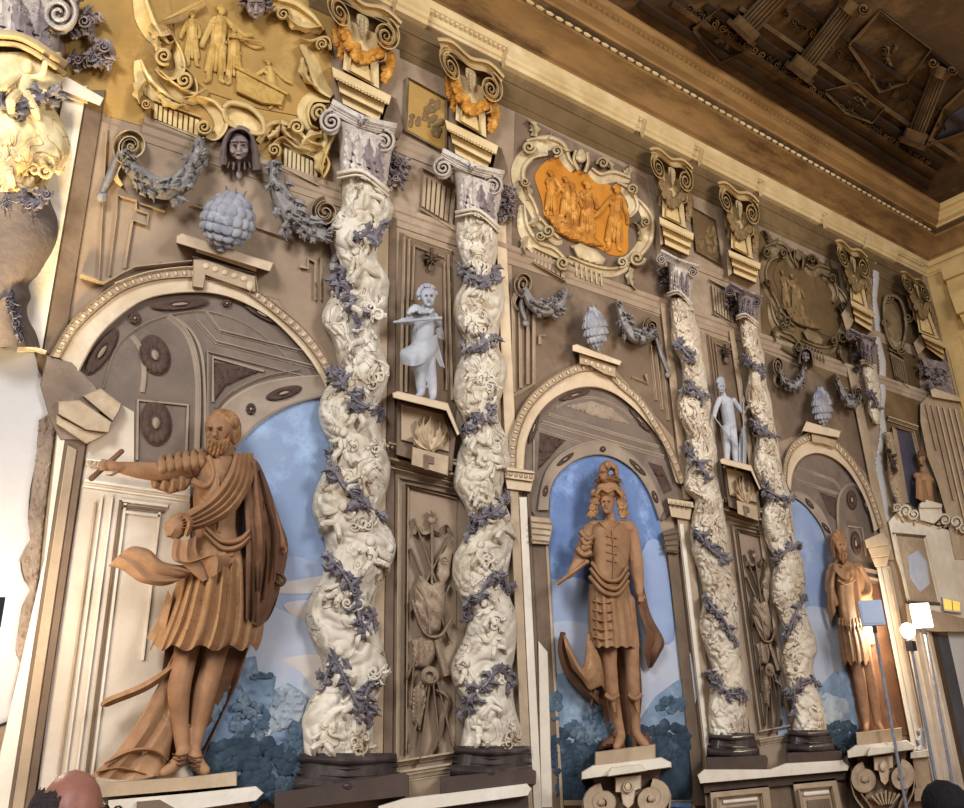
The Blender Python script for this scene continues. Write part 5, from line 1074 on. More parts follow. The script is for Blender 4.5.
# masks
def mask(label, x, y, r, m, veil=True, mm=ID):
    t = TH(mm, 'carved_mask', label, 'mask', x, y + r)
    b = MB(mm); W = lambda a, c, e, k: b.ball(x + a * r, y + c * r, e, k[0] * r, k[1] * r, k[0] * r * .8, 0, 12)
    W(0, 0, .09, (.62, .8)); W(0, .1, .15, (.13, .26)); W(-.26, -.12, .14, (.16, .1)); W(.26, -.12, .14, (.16, .1)); W(0, .42, .14, (.2, .09)); W(0, .66, .12, (.2, .16)); W(-.34, .25, .12, (.2, .2)); W(.34, .25, .12, (.2, .2)); W(-.27, -.3, .145, (.24, .07)); W(.27, -.3, .145, (.24, .07)); b.build('face', m, t)
    for sg in (-1, 1):
        e = MB(mm); e.ball(x + sg * .26 * r, y - .1 * r, .155, .08 * r, .05 * r, .05 * r, 0, 8); e.build('eye', 'dkhair', t)
    if veil:
        b = MB(mm); b.strip([(x - .95 * r, y + 1.1 * r), (x - .85 * r, y + .1 * r), (x - .6 * r, y - .7 * r), (x, y - 1.0 * r), (x + .6 * r, y - .7 * r), (x + .9 * r, y + .2 * r), (x + 1.05 * r, y + 1.4 * r)], [.5 * r, .45 * r, .4 * r, .45 * r, .4 * r, .45 * r, .5 * r], .04, .12, 'ridge'); b.build('veil', m, t)
        b = MB(mm); [b.strip([(x + k * .3 * r, y + .95 * r), (x + k * .34 * r, y + 1.5 * r - abs(k) * .1 * r)], [.2 * r, .12 * r], .03, .06, n=3) for k in (-2, -1, 0, 1, 2)]; b.ball(x, y + 1.7 * r, .05, .18 * r, .28 * r, .15 * r); b.build('tassel', m, t)
    else:
        for k in range(9):
            a = math.pi * (1 + k / 8); b = MB(mm); b.leaf((x + .5 * r * math.cos(a), y + .6 * r * math.sin(a)), (x + 1.2 * r * math.cos(a), y + 1.2 * r * math.sin(a)), .5 * r, .06, .07, .2, 3); b.build('leaf_hair', m, t)
mask('veiled violet face mask hanging below the yellow cartouche', 239, 146, 17, 'mask'); mask('leafy violet mask at the top edge of the yellow cartouche', 256, 6, 16, 'mask', False)
mask('small violet mask between the dark cartouche and the small artichoke', 806, 356, 7, 'mask')
mask('violet leafy mask at the scroll left of the broad column capital', 336, 112, 8, 'mask', False)
# festoons, volutes, artichokes
def festoon(m, label, path, w_, seed, drop=None):
    t = TH(m, 'leaf_festoon', label, 'garland', *path[len(path) // 2], 'hanging leaf garlands over the arches'); q = random.Random(seed); p = cr(path, 7); N = len(p)
    b = MB(m); b.strip([(x[0], x[1]) for x in p], [w_ * .4, w_ * .8, w_, w_ * .8, w_ * .4], .05, .1, 'round', smooth=False); b.build('swag', 'festoon', t)
    for i in range(int(N * 1.6)):
        k = q.random(); c = interp(p, k); e = interp(p, min(1, k + .06)) - interp(p, max(0, k - .06)); e = e / max(np.linalg.norm(e), 1e-6); n_ = np.array([-e[1], e[0]]); ww = w_ * (.3 + .7 * math.sin(math.pi * k)); o_ = q.uniform(-.5, .5)
        a = c + n_ * o_ * ww; b = MB(m); b.leaf(a, a + (e * q.uniform(.2, .9) + n_ * o_ * 1.2) * ww * .7, ww * .35, .1 + .05 * (1 - 4 * o_ * o_), .04, q.uniform(-.2, .2), 2); b.build('leaf', 'festoon', t)
    if drop:
        b = MB(m); b.strip(drop, [w_ * .25, w_ * .4, w_ * .3], .03, .05); e = drop[-1]; b.ball(e[0], e[1] + w_ * .2, .05, *mb_px(b, e, w_ * .25), None, 0, 8); b.build('tassel', 'festoon', t)
festoon(ID, 'grey leaf garland hung left of the first artichoke', [(122, 150), (136, 172), (160, 188), (182, 182), (196, 162), (200, 138)], 24, 1, [(120, 150), (112, 172), (102, 192)])
festoon(ID, 'grey leaf garland between the first artichoke and the broad column', [(274, 160), (278, 188), (294, 216), (314, 232), (332, 236)], 24, 2, [(330, 236), (336, 252), (334, 262)])
festoon(ID, 'grey leaf garland hung left of the middle artichoke', [(524, 288), (532, 304), (546, 310), (560, 304), (566, 288)], 15, 3, [(524, 290), (522, 306), (526, 320)])
festoon(ID, 'grey leaf garland hung right of the middle artichoke', [(618, 300), (624, 320), (634, 336), (646, 338), (656, 330)], 14, 4, [(656, 338), (662, 356), (668, 372)])
festoon(Shift(3.0), 'grey leaf garland hung left of the small artichoke', [(524, 288), (532, 304), (546, 310), (560, 304), (566, 288)], 13, 5)
festoon(Shift(3.0), 'grey leaf garland hung right of the small artichoke', [(618, 300), (624, 320), (634, 336), (646, 338), (656, 330)], 13, 6)
def volute(m, label, x, y, r, sg=1, asp=1.0, mt='stone_md'):
    t = TH(m, 'scroll_bracket', label, 'scroll bracket', x, y + r, 'scroll brackets at the ends of the garlands')
    b = MB(m); b.strip(spiral(x, y, r, r * .15, 1.7, math.pi / 2 * sg, sg, 18, asp), [r * .4, r * .5, r * .3], .01, .09, 'groove', n=1); b.build('scroll', mt, t)
    b = MB(m); b.ball(x, y, .05, *mb_px(b, (x, y), r * .25), None, 0, 10); b.build('eye', mt, t)
    b = MB(m); b.strip([(x - sg * r * .6, y + r * .8), (x - sg * r * .9, y + r * 1.6), (x - sg * r * .5, y + r * 2.2)], [r * .5, r * .4, r * .2], .01, .06, 'lip'); b.build('tail', mt, t)
volute(ID, 'large scroll bracket at the left end of the first garland', 131, 146, 18, 1, 1, 'scrl'); volute(ID, 'scroll bracket at the broad column, end of the second garland', 325, 212, 14, -1)
volute(ID, 'tall scroll bracket right of the column beside the flute-playing child', 524, 284, 12, 1, .75); volute(ID, 'scroll bracket left of the first slim column', 651, 326, 8, -1)
volute(Shift(3.0), 'small scroll bracket left of the small artichoke', 524, 284, 12, 1, .75); volute(Shift(3.0), 'small scroll bracket right of the small artichoke', 651, 326, 8, -1)
def artichoke(m, label, x, y, rx, ry, rot, d=.2, rows=7):
    """round bud of overlapping scales on a short stem"""
    t = TH(m, 'artichoke', label, 'artichoke', x, y + ry, None); c, sn = math.cos(rot), math.sin(rot); X, Y = m(x, y)
    T = lambda u, v: (X + (u * c - v * sn), Y + (u * sn + v * c)); kk = mpp(X, Y, d)
    b = MB(); b.ball(X, Y, d, rx * .9, ry * .92, rx * .8, rot, 16); b.build('bud', 'arti', t)
    for j in range(rows):
        ph = math.pi * (.12 + .76 * j / (rows - 1)); n = max(3, int(round(9 * math.sin(ph))))
        for k in range(n):
            th = math.pi * (k + (.5 if j % 2 else .15)) / n
            if th > math.pi: continue
            u, v, w_ = -math.cos(th) * math.sin(ph), -math.cos(ph), math.sin(th) * math.sin(ph); a = MB(); sx = rx / 3.6 * (.5 + .5 * abs(math.sin(th)))
            p = T(u * rx * .92, v * ry * .92); a.ball(p[0], p[1], d + w_ * rx * .74 * kk + .004 * (rows - j), sx, ry / 3.3, rx / 6.5, rot - u * .5, 12, lambda a_, b_, e_: 1 - .25 * max(0, b_) + .22 * max(0, -b_) ** 3 * (1 - abs(a_))); a.build('scale', 'arti', t)
    b = MB(); b.strip([T(0, ry * .85), T(0, ry * 1.25)], rx * .35, d - .03, .06, n=2); b.build('stem', 'arti', t)
    for k in (-1, 0, 1): b = MB(); b.leaf(T(0, -ry * .9), T(k * rx * .4, -ry * 1.35), rx * .3, d, .04, .1 * k, 2); b.build('sepal', 'festoon', t)
artichoke(ID, 'largest blue-grey artichoke above the arch with the bearded statue', 228, 221, 27, 25, .25); artichoke(ID, 'blue-grey artichoke above the middle arch', 595, 328, 12, 18, -.15, .17, 6); artichoke(ID, 'dark blue-grey artichoke above the smallest arch', 822, 406, 10, 16, -.1, .14, 6)
s = MB(); s.poly([(176, 236), (182, 233), (274, 263), (270, 272), (176, 243)], .0, .16, .8); s.poly([(196, 243), (258, 263), (256, 272), (196, 252)], 0, .11, .6); tag(s.build('keystone_shelf', 'stone'), 'sloping cream shelf under the largest artichoke', 'shelf')
# panel mouldings of the attic
for lab, paths, mt in (('stepped panel moulding left of the first arch crown', [[(110, 276), (118, 214), (118, 196), (136, 201), (136, 210), (148, 214), (147, 224), (132, 220), (124, 268)], [(100, 280), (108, 130)], [(140, 204), (165, 212)]], 'stone_md'),
        ('panel moulding right of the first arch crown', [[(316, 300), (316, 262), (308, 258), (308, 268), (300, 266)], [(322, 300), (322, 258)], [(192, 206), (228, 218), (290, 240)]], 'stone_md'),
        ('panel moulding left of the middle arch crown', [[(514, 396), (534, 384), (534, 300)], [(528, 384), (528, 306)], [(521, 388), (520, 310)], [(514, 392), (513, 300)], [(540, 344), (540, 336), (546, 336)]], 'stone_md'),
        ('panel moulding right of the middle arch crown', [[(655, 346), (662, 410)], [(650, 345), (656, 400)], [(660, 344), (668, 420)], [(632, 378), (648, 384), (646, 374)]], 'stone_md')):
    s = MB(); [s.strip(p, 3, .004, .03, 'ogee', smooth=False) for p in paths]; tag(s.build('panel_moulding', mt), lab, 'moulding')
# ---- the narrow bays: dark niche, bracket, trophy
def narrow_bay(m, tag_, name_b, wbr=1.0):
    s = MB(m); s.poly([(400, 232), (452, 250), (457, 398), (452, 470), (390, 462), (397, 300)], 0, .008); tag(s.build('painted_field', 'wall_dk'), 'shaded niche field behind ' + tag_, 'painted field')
    t = TH(m, 'niche_moulding', 'upright moulded frame around ' + tag_, 'moulding', 425, 390)
    for pth, w_ in (([(404, 236), (401, 392)], 3), ([(409, 238), (406, 392)], 2.5), ([(414, 246), (412, 300)], 2), ([(448, 254), (452, 400)], 2.5), ([(444, 262), (446, 390)], 2), ([(404, 236), (452, 252)], 4), ([(414, 246), (444, 258)], 2)):
        b = MB(m); b.strip(pth, w_, .008, .03, 'ogee', n=2); b.build('moulding', 'stone_md', t)
    b = MB(m); b.strip([(432, 248), (431, 270)], [3, 1.5], .01, .05, n=2); [b.leaf((431, 258), (431 + 9 * math.cos(a), 258 + 8 * math.sin(a)), 5, .02, .05, .1, 2) for a in (.2, 1.1, 2.0, 2.9, 3.8, 5.6)]; b.ball(431, 268, .04, 3, 4, 2.5); b.build('drop_ornament', 'stone_dk', t)
    t = TH(m, 'statue_bracket', 'tan bracket with acanthus under ' + tag_, 'bracket', 425, 480)
    b = MB(m); b.poly([(392, 393), (398, 391), (448, 403), (460, 434), (457, 436), (446, 411), (393, 398)], 0, .3, .8); b.build('shelf', 'stone', t)
    b = MB(m); b.poly([(397, 400), (445, 411), (456, 436), (452, 472), (396, 455)], 0, .14, .8); b.build('block', 'stone_dk', t)
    b = MB(m); b.poly([(401, 404), (443, 414), (449, 432), (449, 452), (401, 440)], .14, .16, .8); b.build('panel', 'stone_md', t)
    for x0, y0, x1, y1, w_ in ((431, 450, 417, 420, 9), (431, 450, 424, 417, 9), (431, 450, 431, 416, 9), (431, 450, 440, 422, 9), (431, 450, 447, 430, 8), (428, 450, 412, 436, 7)):
        b = MB(m); b.leaf((x0, y0), (x1, y1), w_, .17, .05, .12 * (1 if x1 > 431 else -1), 3); b.build('acanthus_leaf', 'stone', t)
    b = MB(m); b.poly([(412, 446), (449, 456), (448, 476), (411, 465)], 0, .2, .8); b.build('corbel', 'stone_md', t)
    b = MB(m); b.poly([(424, 454), (434, 457), (434, 464), (429, 463), (428, 470), (424, 469)], .2, .21); b.build('corbel_recess', 'stone_dk', t)
    for p0, p1 in (((388, 446), (411, 452)), ((449, 462), (457, 464))):
        b = MB(m); b.strip([p0, p1], 9, 0, .08, 'ogee', n=2); [b.ball(p0[0] + (p1[0] - p0[0]) * k / 5, p0[1] + (p1[1] - p0[1]) * k / 5, .08, *mb_px(b, p0, 1.6), None, 0, 8) for k in range(6)]; b.build('side_moulding', 'stone_md', t)
    b = MB(m); b.strip([(386, 460), (458, 478)], 8, 0, .07, 'steps', n=2); b.strip([(386, 468), (458, 486)], 5, 0, .04, 'ogee', n=2); b.build('string_course', 'stone_md', t)
def trophy(m, label):
    t = TH(m, 'trophy_panel', label, 'trophy panel', 425, 755, 'trophy of arms panels'); q = random.Random(5)
    b = MB(m); b.poly([(399, 478), (457, 490), (455, 752), (396, 762)], 0, .01); b.build('panel_field', 'wall', t)
    for ins, w_, mt in ((0, 4, 'stone_md'), (6, 2.5, 'stone_dk'), (9, 2, 'stone_md')):
        b = MB(m); b.strip([(398 + ins, 760 - ins), (400 + ins, 478 + ins), (457, 490 + ins)], w_, .01, .03, 'ogee', smooth=False); b.build('panel_moulding', mt, t)
    b = MB(m); b.strip([(394, 764), (456, 754)], 6, 0, .06, 'steps', n=2); b.strip([(392, 778), (456, 768)], 12, 0, .05, 'ogee', n=2); b.build('base_moulding', 'stone_md', t)
    def pc(nm, f, mt='trophy'): b = MB(m); f(b); b.build(nm, mt, t)
    for a, c in (((414, 518), (437, 585)), ((450, 535), (415, 604)), ((411, 548), (446, 630)), ((450, 585), (412, 668)), ((428, 630), (448, 670)), ((431, 672), (411, 744)), ((431, 672), (421, 752)), ((432, 672), (439, 742)), ((434, 668), (451, 738)), ((414, 660), (411, 700))):
        pc('spear', lambda b: (b.strip([a, c], 2.4, .02, .05, n=2), b.leaf(c, (c[0] + (c[0] - a[0]) * .16, c[1] + (c[1] - a[1]) * .16), 5, .03, .04, 0, 1)))
    pc('torch', lambda b: (b.strip([(432, 524), (432, 590)], [4, 3], .02, .06, n=3), b.ball(432, 520, .05, *mb_px(b, (432, 520), 4.5)), b.leaf((432, 520), (430, 510), 6, .04, .05, .2, 2)))
    pc('ribbon', lambda b: (b.strip([(432, 530), (424, 533), (418, 526), (414, 534)], 4, .03, .04, 'lip'), b.strip([(432, 530), (440, 534), (446, 526), (450, 532)], 4, .03, .04, 'lip')))
    pc('shield', lambda b: (b.relief([(438, 556), (447, 545), (452, 552), (450, 575), (441, 590), (436, 575)], .02, .06, 5, 2), b.strip(spiral(445, 560, 5, 1, 1.5), 2, .06, .03, n=1)))
    pc('shield', lambda b: (b.relief([(413, 590), (420, 574), (430, 584), (444, 580), (446, 604), (440, 630), (428, 638), (416, 622)], .03, .07, 9, 2.2, fn=lambda u, v: .012 * math.sin((u - v) * .35)), b.strip([(418, 586), (428, 606), (430, 634)], 2.5, .09, .03)))
    pc('bow', lambda b: b.strip([(412, 600), (424, 632), (440, 636), (452, 618)], 4, .06, .05))
    pc('banner', lambda b: b.relief([(411, 640), (430, 632), (440, 650), (428, 668), (414, 668)], .02, .06, 7, 2.2, fn=lambda u, v: .015 * math.sin(u * .6)))
    pc('banner', lambda b: b.relief([(412, 690), (424, 676), (428, 700), (420, 730), (412, 722)], .02, .05, 6, 2.2, fn=lambda u, v: .015 * math.sin(u * .8)))
    pc('drum', lambda b: (b.ball(430, 676, .05, *mb_px(b, (430, 676), 10)), b.strip(spiral(430, 676, 8, 4, 1), 2, .11, .02, n=1)))
    pc('quiver', lambda b: b.strip([(436, 640), (446, 676)], [7, 9], .03, .07, n=3)); pc('sash', lambda b: b.strip([(436, 690), (448, 700), (442, 722), (438, 740), (432, 752)], [6, 8, 6, 3], .03, .05, 'ridge'))
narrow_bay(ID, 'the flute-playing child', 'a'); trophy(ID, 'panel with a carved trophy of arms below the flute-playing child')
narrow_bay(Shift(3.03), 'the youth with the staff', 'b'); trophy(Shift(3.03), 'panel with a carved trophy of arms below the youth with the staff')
# shield medallion by the corner, crack, niche
t = thing('shield_medallion', 'dark oval shield medallion between the pale crack and the golden corner', 'medallion', 895, 340)
b = MB(); b.ball(893, 322, .02, 8, 22, 3, -.25, 14); b.build('medallion', 'scrl_dk', t)
b = MB(); b.strip([(884, 305), (888, 296), (900, 300), (906, 322), (903, 344), (894, 348), (886, 330), (884, 305)], 4, .02, .05, 'round'); b.build('frame', 'scrl_dk', t)
for a in ((886, 322, 5), (901, 350, 5), (888, 298, 5), (908, 318, 5)): b = MB(); b.strip(spiral(a[0], a[1], a[2], 1, 1.5), 2.4, .02, .05, n=1); b.build('scroll', 'scrl_dk', t)
b = MB(); b.relief([(872, 264), (876, 262), (880, 272), (877, 300), (880, 318), (881, 340), (886, 362), (886, 396), (884, 412), (887, 432), (882, 452), (883, 470), (886, 490), (890, 520), (886, 524), (880, 500), (876, 478), (875, 462), (878, 446), (880, 430), (877, 412), (880, 396), (879, 360), (875, 340), (874, 318), (872, 300), (873, 280)], .0, .02, 1.5, 1.6)
tag(b.build('plaster_crack', 'plaster'), 'long pale plaster crack running down beside the column stump', 'crack')
t = thing('painted_niche', 'dark blue-grey rectangular niche behind the bronze bust above the doorway', 'niche', 912, 506)
b = MB(); b.poly([(895, 428), (912, 433), (922, 510), (907, 503)], .0, .012); b.build('niche_back', 'bluegrey', t)
b = MB(); b.strip([(907, 503), (894, 427), (913, 432), (922, 470)], 4, .01, .04, 'ogee', smooth=False); b.strip([(888, 418), (918, 428)], 5, .01, .05, 'steps', n=2); b.build('niche_frame', 'stone_md', t)
# ------------------------------------------------------------------ ledges and pedestals
def block(label, parts, nm='stone_step', cat='step'):
    t = thing(nm, label, cat, *np.mean(parts[0][1], 0), 0)
    for pn, pts, d1, mt in parts: s = MB(); s.poly(pts, 0, d1, .7); s.build(pn, mt, t)
    return t
block('painted stone steps under the bearded statue', [('upper_step', [(99, 783), (195, 776), (237, 771), (237, 786), (195, 790), (101, 798)], .34, 'stone_md'), ('lower_step', [(108, 800), (190, 793), (256, 786), (264, 793), (256, 801), (180, 812), (108, 812)], .42, 'stone_lt'), ('moulding', [(136, 801), (160, 799), (176, 808), (176, 815), (136, 812)], .44, 'stone_dk')])
block('white ledge below the broad column and the flute-player column', [('ledge', [(378, 806), (404, 798), (527, 783), (532, 789), (528, 796), (440, 808), (378, 816)], .3, 'stone_lt'), ('pedestal', [(420, 806), (528, 794), (530, 840), (420, 840)], .22, 'plinth')], 'column_ledge', 'ledge')
t = block('white ledge with two framed panels below the two slim twisted columns', [('ledge', [(697, 775), (704, 769), (770, 769), (786, 763), (842, 760), (849, 766), (848, 771), (700, 784)], .32, 'stone_lt'), ('shadow_moulding', [(702, 783), (846, 771), (846, 780), (704, 794)], .26, 'plinth'), ('pedestal', [(704, 794), (846, 778), (852, 840), (708, 840)], .22, 'stone_dk')], 'column_ledge', 'ledge')
for q in (((709, 790), (769, 784), (774, 830), (713, 836)), ((792, 781), (836, 777), (846, 826), (800, 830))):
    Qm = Quad(*q, 100, 80); s = MB(Qm); s.poly([(0, 0), (100, 0), (100, 80), (0, 80)], .2, .26, 2); s.strip([(14, 80), (14, 16), (86, 16), (86, 80)], 8, .26, .04, 'ogee', smooth=False); s.build('panel', 'stone_md', t)
    s = MB(Qm); [s.ball(24 + 5.5 * k, 24, .27, 2, 1.6, 1.4, 0, 8) for k in range(10)]; s.strip([(22, 24), (78, 24)], 8, .26, .02, n=2); s.build('carved_band', 'stone_lt', t); s = MB(Qm); s.poly([(26, 34), (76, 34), (76, 78), (26, 78)], .26, .27); s.build('panel_recess', 'stone_dk', t)
vstrip('sill strip at the foot of the middle archway, left of the scroll pedestal', 540, 590, 802, 797, 806, 'stone_md', 'sill_moulding'); vstrip('sill strip at the foot of the middle archway, right of the scroll pedestal', 664, 692, 797, 791, 802, 'stone_md', 'sill_moulding')
def pedestal(label, q, m='stone_md'):
    """scrolled statue pedestal, drawn on a 100 x 90 field"""
    t = thing('statue_pedestal', label, 'pedestal', *q[3], 0, 'scrolled statue pedestals'); Qm = Quad(*q, 100, 90)
    def pc(nm, f, mt): b = MB(Qm); f(b); b.build(nm, mt, t)
    pc('plinth', lambda b: b.poly([(16, 0), (82, -4), (82, 15), (16, 17)], 0, .36, 1), 'stone_md')
    pc('cornice_slab', lambda b: (b.poly([(2, 22), (14, 15), (88, 12), (99, 19), (99, 25), (2, 31)], 0, .42, 1), b.poly([(30, 26), (34, 19), (66, 18), (72, 25), (72, 27), (30, 30)], .3, .48, 1)), 'stone_lt')
    pc('neck', lambda b: b.poly([(14, 30), (88, 25), (82, 44), (20, 48)], 0, .26, 1), 'stone_dk')
    pc('core', lambda b: b.poly([(22, 40), (80, 38), (80, 120), (22, 120)], 0, .24, 1), 'stone_md')
    for u, sg in ((24, 1), (77, -1)):
        pc('scroll', lambda b: (b.strip(spiral(u, 58, 17, 4, 1.6, -1.57, -sg), [12, 11, 7], .2, .16, 'flat', n=1), b.strip([(u - sg * 15, 54), (u - sg * 12, 76), (u + sg * 2, 100), (u, 125)], [12, 13, 14], .2, .15, 'groove'), b.ball(u, 58, .36, 4)), m)
    pc('key_block', lambda b: b.poly([(38, 31), (66, 30), (66, 46), (60, 48), (58, 62), (52, 68), (46, 62), (44, 49), (38, 48)], .26, .38, 1), 'stone')
    pc('boss', lambda b: (b.ball(52, 43, .4, 3, 4.5, 2.5), b.strip(spiral(52, 43, 6, 5.8, 1, 0, 1, 16, .8), 2, .39, .02, n=1)), 'stone')
    pc('shell', lambda b: [b.strip([(52 + 3 * k, 92), (52 + 7 * k, 74 + abs(k) * 2)], [3, 5], .28, .08, n=2) for k in range(-3, 4)], 'stone')
pedestal('scrolled stone pedestal under the plumed helmet statue', ((580, 753), (672, 746), (674, 826), (578, 834)))
pedestal('scrolled stone pedestal under the robed statue at right, behind the lamp pole', ((844, 733), (914, 730), (918, 800), (850, 806)))
t = block('low painted balustrade with an urn between the right pedestal and the doorway', [('rail', [(910, 752), (930, 749), (930, 757), (910, 759)], .14, 'stone_lt'), ('foot', [(914, 788), (936, 786), (938, 800), (914, 802)], .14, 'stone_md'), ('pier', [(912, 758), (928, 756), (932, 788), (916, 790)], .08, 'stone_md')], 'painted_balustrade', 'balustrade')
s = MB(); s.lathe([(728, 918, 922), (731, 916, 925), (735, 919, 924), (740, 915, 926), (745, 918, 925), (750, 914, 928)], 0, 0, .1, 16); s.build('urn', 'grisaille', t)
# ------------------------------------------------------------------ painted statues
def hand(mb, wx, wy, d, ang, s, curl=.3, grip=False, flip=1):
    """palm with four fingers and a thumb; ang = pointing direction on the picture, s = hand length px"""
    c, sn = math.cos(ang), math.sin(ang); T = lambda u, v: (wx + (u * c - v * sn * flip) * s, wy + (u * sn + v * c * flip) * s); k = mpp(wx, wy, d)
    mb.tube([(*T(0, 0), d), (*T(.25, 0), d), (*T(.46, .0), d)], [s * .14, s * .2, s * .19], 8, 3)
    for i, v in enumerate((-.16, -.055, .055, .15)):
        L = (.42, .5, .46, .36)[i]; b = s * curl * k
        mb.tube([(*T(.45, v), d), (*T(.45 + L * .5, v * 1.15), d + b * .5), (*T(.45 + L * (.95 - curl * .5), v * 1.2), d + b * (.2 if not grip else -.6))], [s * .062, s * .056, s * .045], 6, 3)
    mb.tube([(*T(.12, -.14), d), (*T(.34, -.34), d + s * .12 * k), (*T(.55, -.34), d + s * .2 * k)], [s * .075, s * .065, s * .05], 6, 3)
def face(mb, x, y, rx, ry, d, turn=-.2, beard=False):
    """skull, jaw, nose, brow, lips, ear"""
    k = mpp(x, y, d); o = turn * rx; D = d + rx * .8 * k
    mb.ball(x, y - ry * .18, d, rx, ry * .78, rx * .98, 0, 16); mb.ball(x + o * .5, y + ry * .38, d + rx * .15 * k, rx * .72, ry * .56, rx * .75, 0, 14)
    mb.tube([(x + o, y - ry * .14, D + rx * .14 * k), (x + o * 1.3, y + ry * .2, D + rx * .5 * k)], [rx * .13, rx * .22], 8)
    for sg in (-1, 1):
        mb.tube([(x + o + sg * rx * .12, y - ry * .2, D + rx * .1 * k), (x + o + sg * rx * .52, y - ry * .22, D - rx * .12 * k)], [rx * .11, rx * .08], 6)
        mb.ball(x + o * .8 + sg * rx * .5, y + ry * .2, D - rx * .2 * k, rx * .24, ry * .2, rx * .2, 0, 8)
    mb.tube([(x + o * 1.1 - rx * .22, y + ry * .39, D + .0 * k), (x + o * 1.1 + rx * .22, y + ry * .39, D)], [rx * .09, rx * .09], 6)
    mb.tube([(x + o * 1.1 - rx * .16, y + ry * .48, D + .0 * k), (x + o * 1.1 + rx * .16, y + ry * .48, D)], [rx * .1, rx * .1], 6); mb.ball(x + o, y + ry * .72, D - rx * .12 * k, rx * .3, ry * .18, rx * .3, 0, 8)
    mb.ball(x + rx * (.95 if turn < 0 else -.95), y + ry * .02, d, rx * .16, ry * .22, rx * .2, .2, 8)
def eyes(root, x, y, rx, ry, d, turn, m='dkhair'):
    k = mpp(x, y, d); o = turn * rx
    for sg in (-1, 1):
        u = turn + sg * .33; D = d + rx * .96 * math.sqrt(1 - u * u) * k; e = MB(); e.ball(x + u * rx, y - ry * .07, D, rx * .14, ry * .042, rx * .1, 0, 8); e.build('eye', m, root)
        e = MB(); e.tube([(x + (u - .2 * sg) * rx, y - ry * .17, D + .01), (x + u * rx, y - ry * .2, D + .01), (x + (u + .22 * sg) * rx, y - ry * .15, D - .02)], [rx * .05, rx * .07, rx * .04], 6); e.build('eyebrow', 'bronze_dk' if m == 'dkhair' else m, root)
    e = MB(); D = d + rx * .93 * k; e.tube([(x + o * 1.1 - rx * .22, y + ry * .435, D), (x + o * 1.1, y + ry * .43, D + .01), (x + o * 1.1 + rx * .22, y + ry * .435, D)], [rx * .03, rx * .05, rx * .03], 6); e.build('mouth', 'bronze_dk' if m == 'dkhair' else m, root)
def folds(root, nm, m, lines, d, h, w0=3.0, label=None):
    b = MB()
    for p in lines: b.strip(p, [w0 * .3, w0, w0 * .8, w0 * .3], d, h, 'ridge', n=5)
    return b.build(nm, m, root, label=label)
# ================= statue one: bearded commander
t = thing('bearded_statue', 'largest painted bronze statue, a bearded man pointing left with a baton', 'statue', 190, 775, .12)
b = MB(); face(b, 219, 431, 14.5, 20, .24, -.25)
b.tube([(224, 446, .2), (226, 462, .17)], [9.5, 11], 12); b.tube([(222, 470, .16), (219, 500, .17), (219, 545, .15)], [24, 25, 21], 14); b.tube([(200, 464, .18), (244, 466, .15)], [12, 12], 12)
b.tube([(198, 464, .19), (178, 470, .25), (160, 472, .3), (138, 470, .34), (118, 467, .375)], [12, 11.5, 10, 8.5, 5.5], 12); hand(b, 122, 467, .385, math.pi + .12, 28, .3)
b.tube([(246, 468, .15), (262, 500, .15), (272, 526, .17), (280, 546, .2)], [11, 10, 9, 6], 12); hand(b, 279, 545, .2, .9, 14, .5)
b.tube([(203, 560, .15), (194, 610, .17), (185, 658, .2), (179, 690, .19), (180, 722, .17), (183, 752, .17)], [18, 16, 11.5, 11.5, 8.5, 6.5], 12); b.tube([(185, 750, .17), (176, 764, .22), (163, 773, .25)], [7, 7, 4.5], 10)
b.tube([(230, 560, .14), (222, 610, .16), (213, 662, .19), (204, 695, .17), (198, 726, .15), (193, 752, .15)], [18, 16, 11.5, 11.5, 8.5, 6.5], 12); b.tube([(193, 750, .15), (198, 764, .21), (206, 771, .24)], [7, 7, 5], 10)
fused('body', b, 'bronze_flesh', t, .0065, 3)
eyes(t, 219, 431, 14.5, 20, .24, -.25)
b = MB(); b.ball(225, 420, .22, 15.5, 11, 14, .3, 14, lambda a, c, e: 1 + .06 * noise.noise(Vector((a * 5, c * 5, e * 5)))); b.ball(234, 430, .2, 7.5, 15, 10, 0, 12, lambda a, c, e: 1 + .1 * noise.noise(Vector((a * 5, c * 5, e * 5)))); b.build('hair', 'beard', t, label='short thinning hair')
b = MB(); b.relief([(206, 438), (212, 437), (218, 440), (226, 438), (231, 432), (230, 444), (226, 453), (218, 459), (210, 456), (206, 447)], .26, .1, 5, 1.6, fn=lambda u, v: .012 * math.sin(u * 1.6 + .4 * v)); b.build('beard', 'beard', t, label='full curly beard')
b = MB(); b.lathe([(q[0], q[1], q[2]) for q in cr([(456, 208, 236), (462, 197, 244), (474, 193, 248), (490, 196, 246), (510, 199, 243), (526, 200, 241), (540, 202, 244)], 5)], 0, .14, .2, 36); b.strip([(210, 460), (222, 470), (236, 462)], 4, .29, .03); b.strip([(203, 497), (219, 503), (238, 497)], 2.5, .335, .012); b.strip([(219, 476), (219, 532)], 2.5, .34, .012, n=3); b.build('cuirass', 'bronze', t, sharp=60, label='smooth muscle breastplate')
for k in range(6):
    u = k / 5; x, y = 204 - 40 * u, 452 + 6 * u; s = MB(); s.strip([(x + 2, y - 2 + 2 * u, .2 + .06 * u), (x - 1, y + 2, .27 + .06 * u), (x - 2, y + 12, .29 + .06 * u), (x, y + 23 - 2 * u, .22 + .06 * u)], 9.4, .27, .017, 'round'); s.build('sleeve_band', 'bronze', t)
s = MB(); s.strip([(209, 455), (214, 474), (206, 486), (192, 481)], 8, .3, .04, 'round'); s.build('shoulder_guard', 'bronze', t)
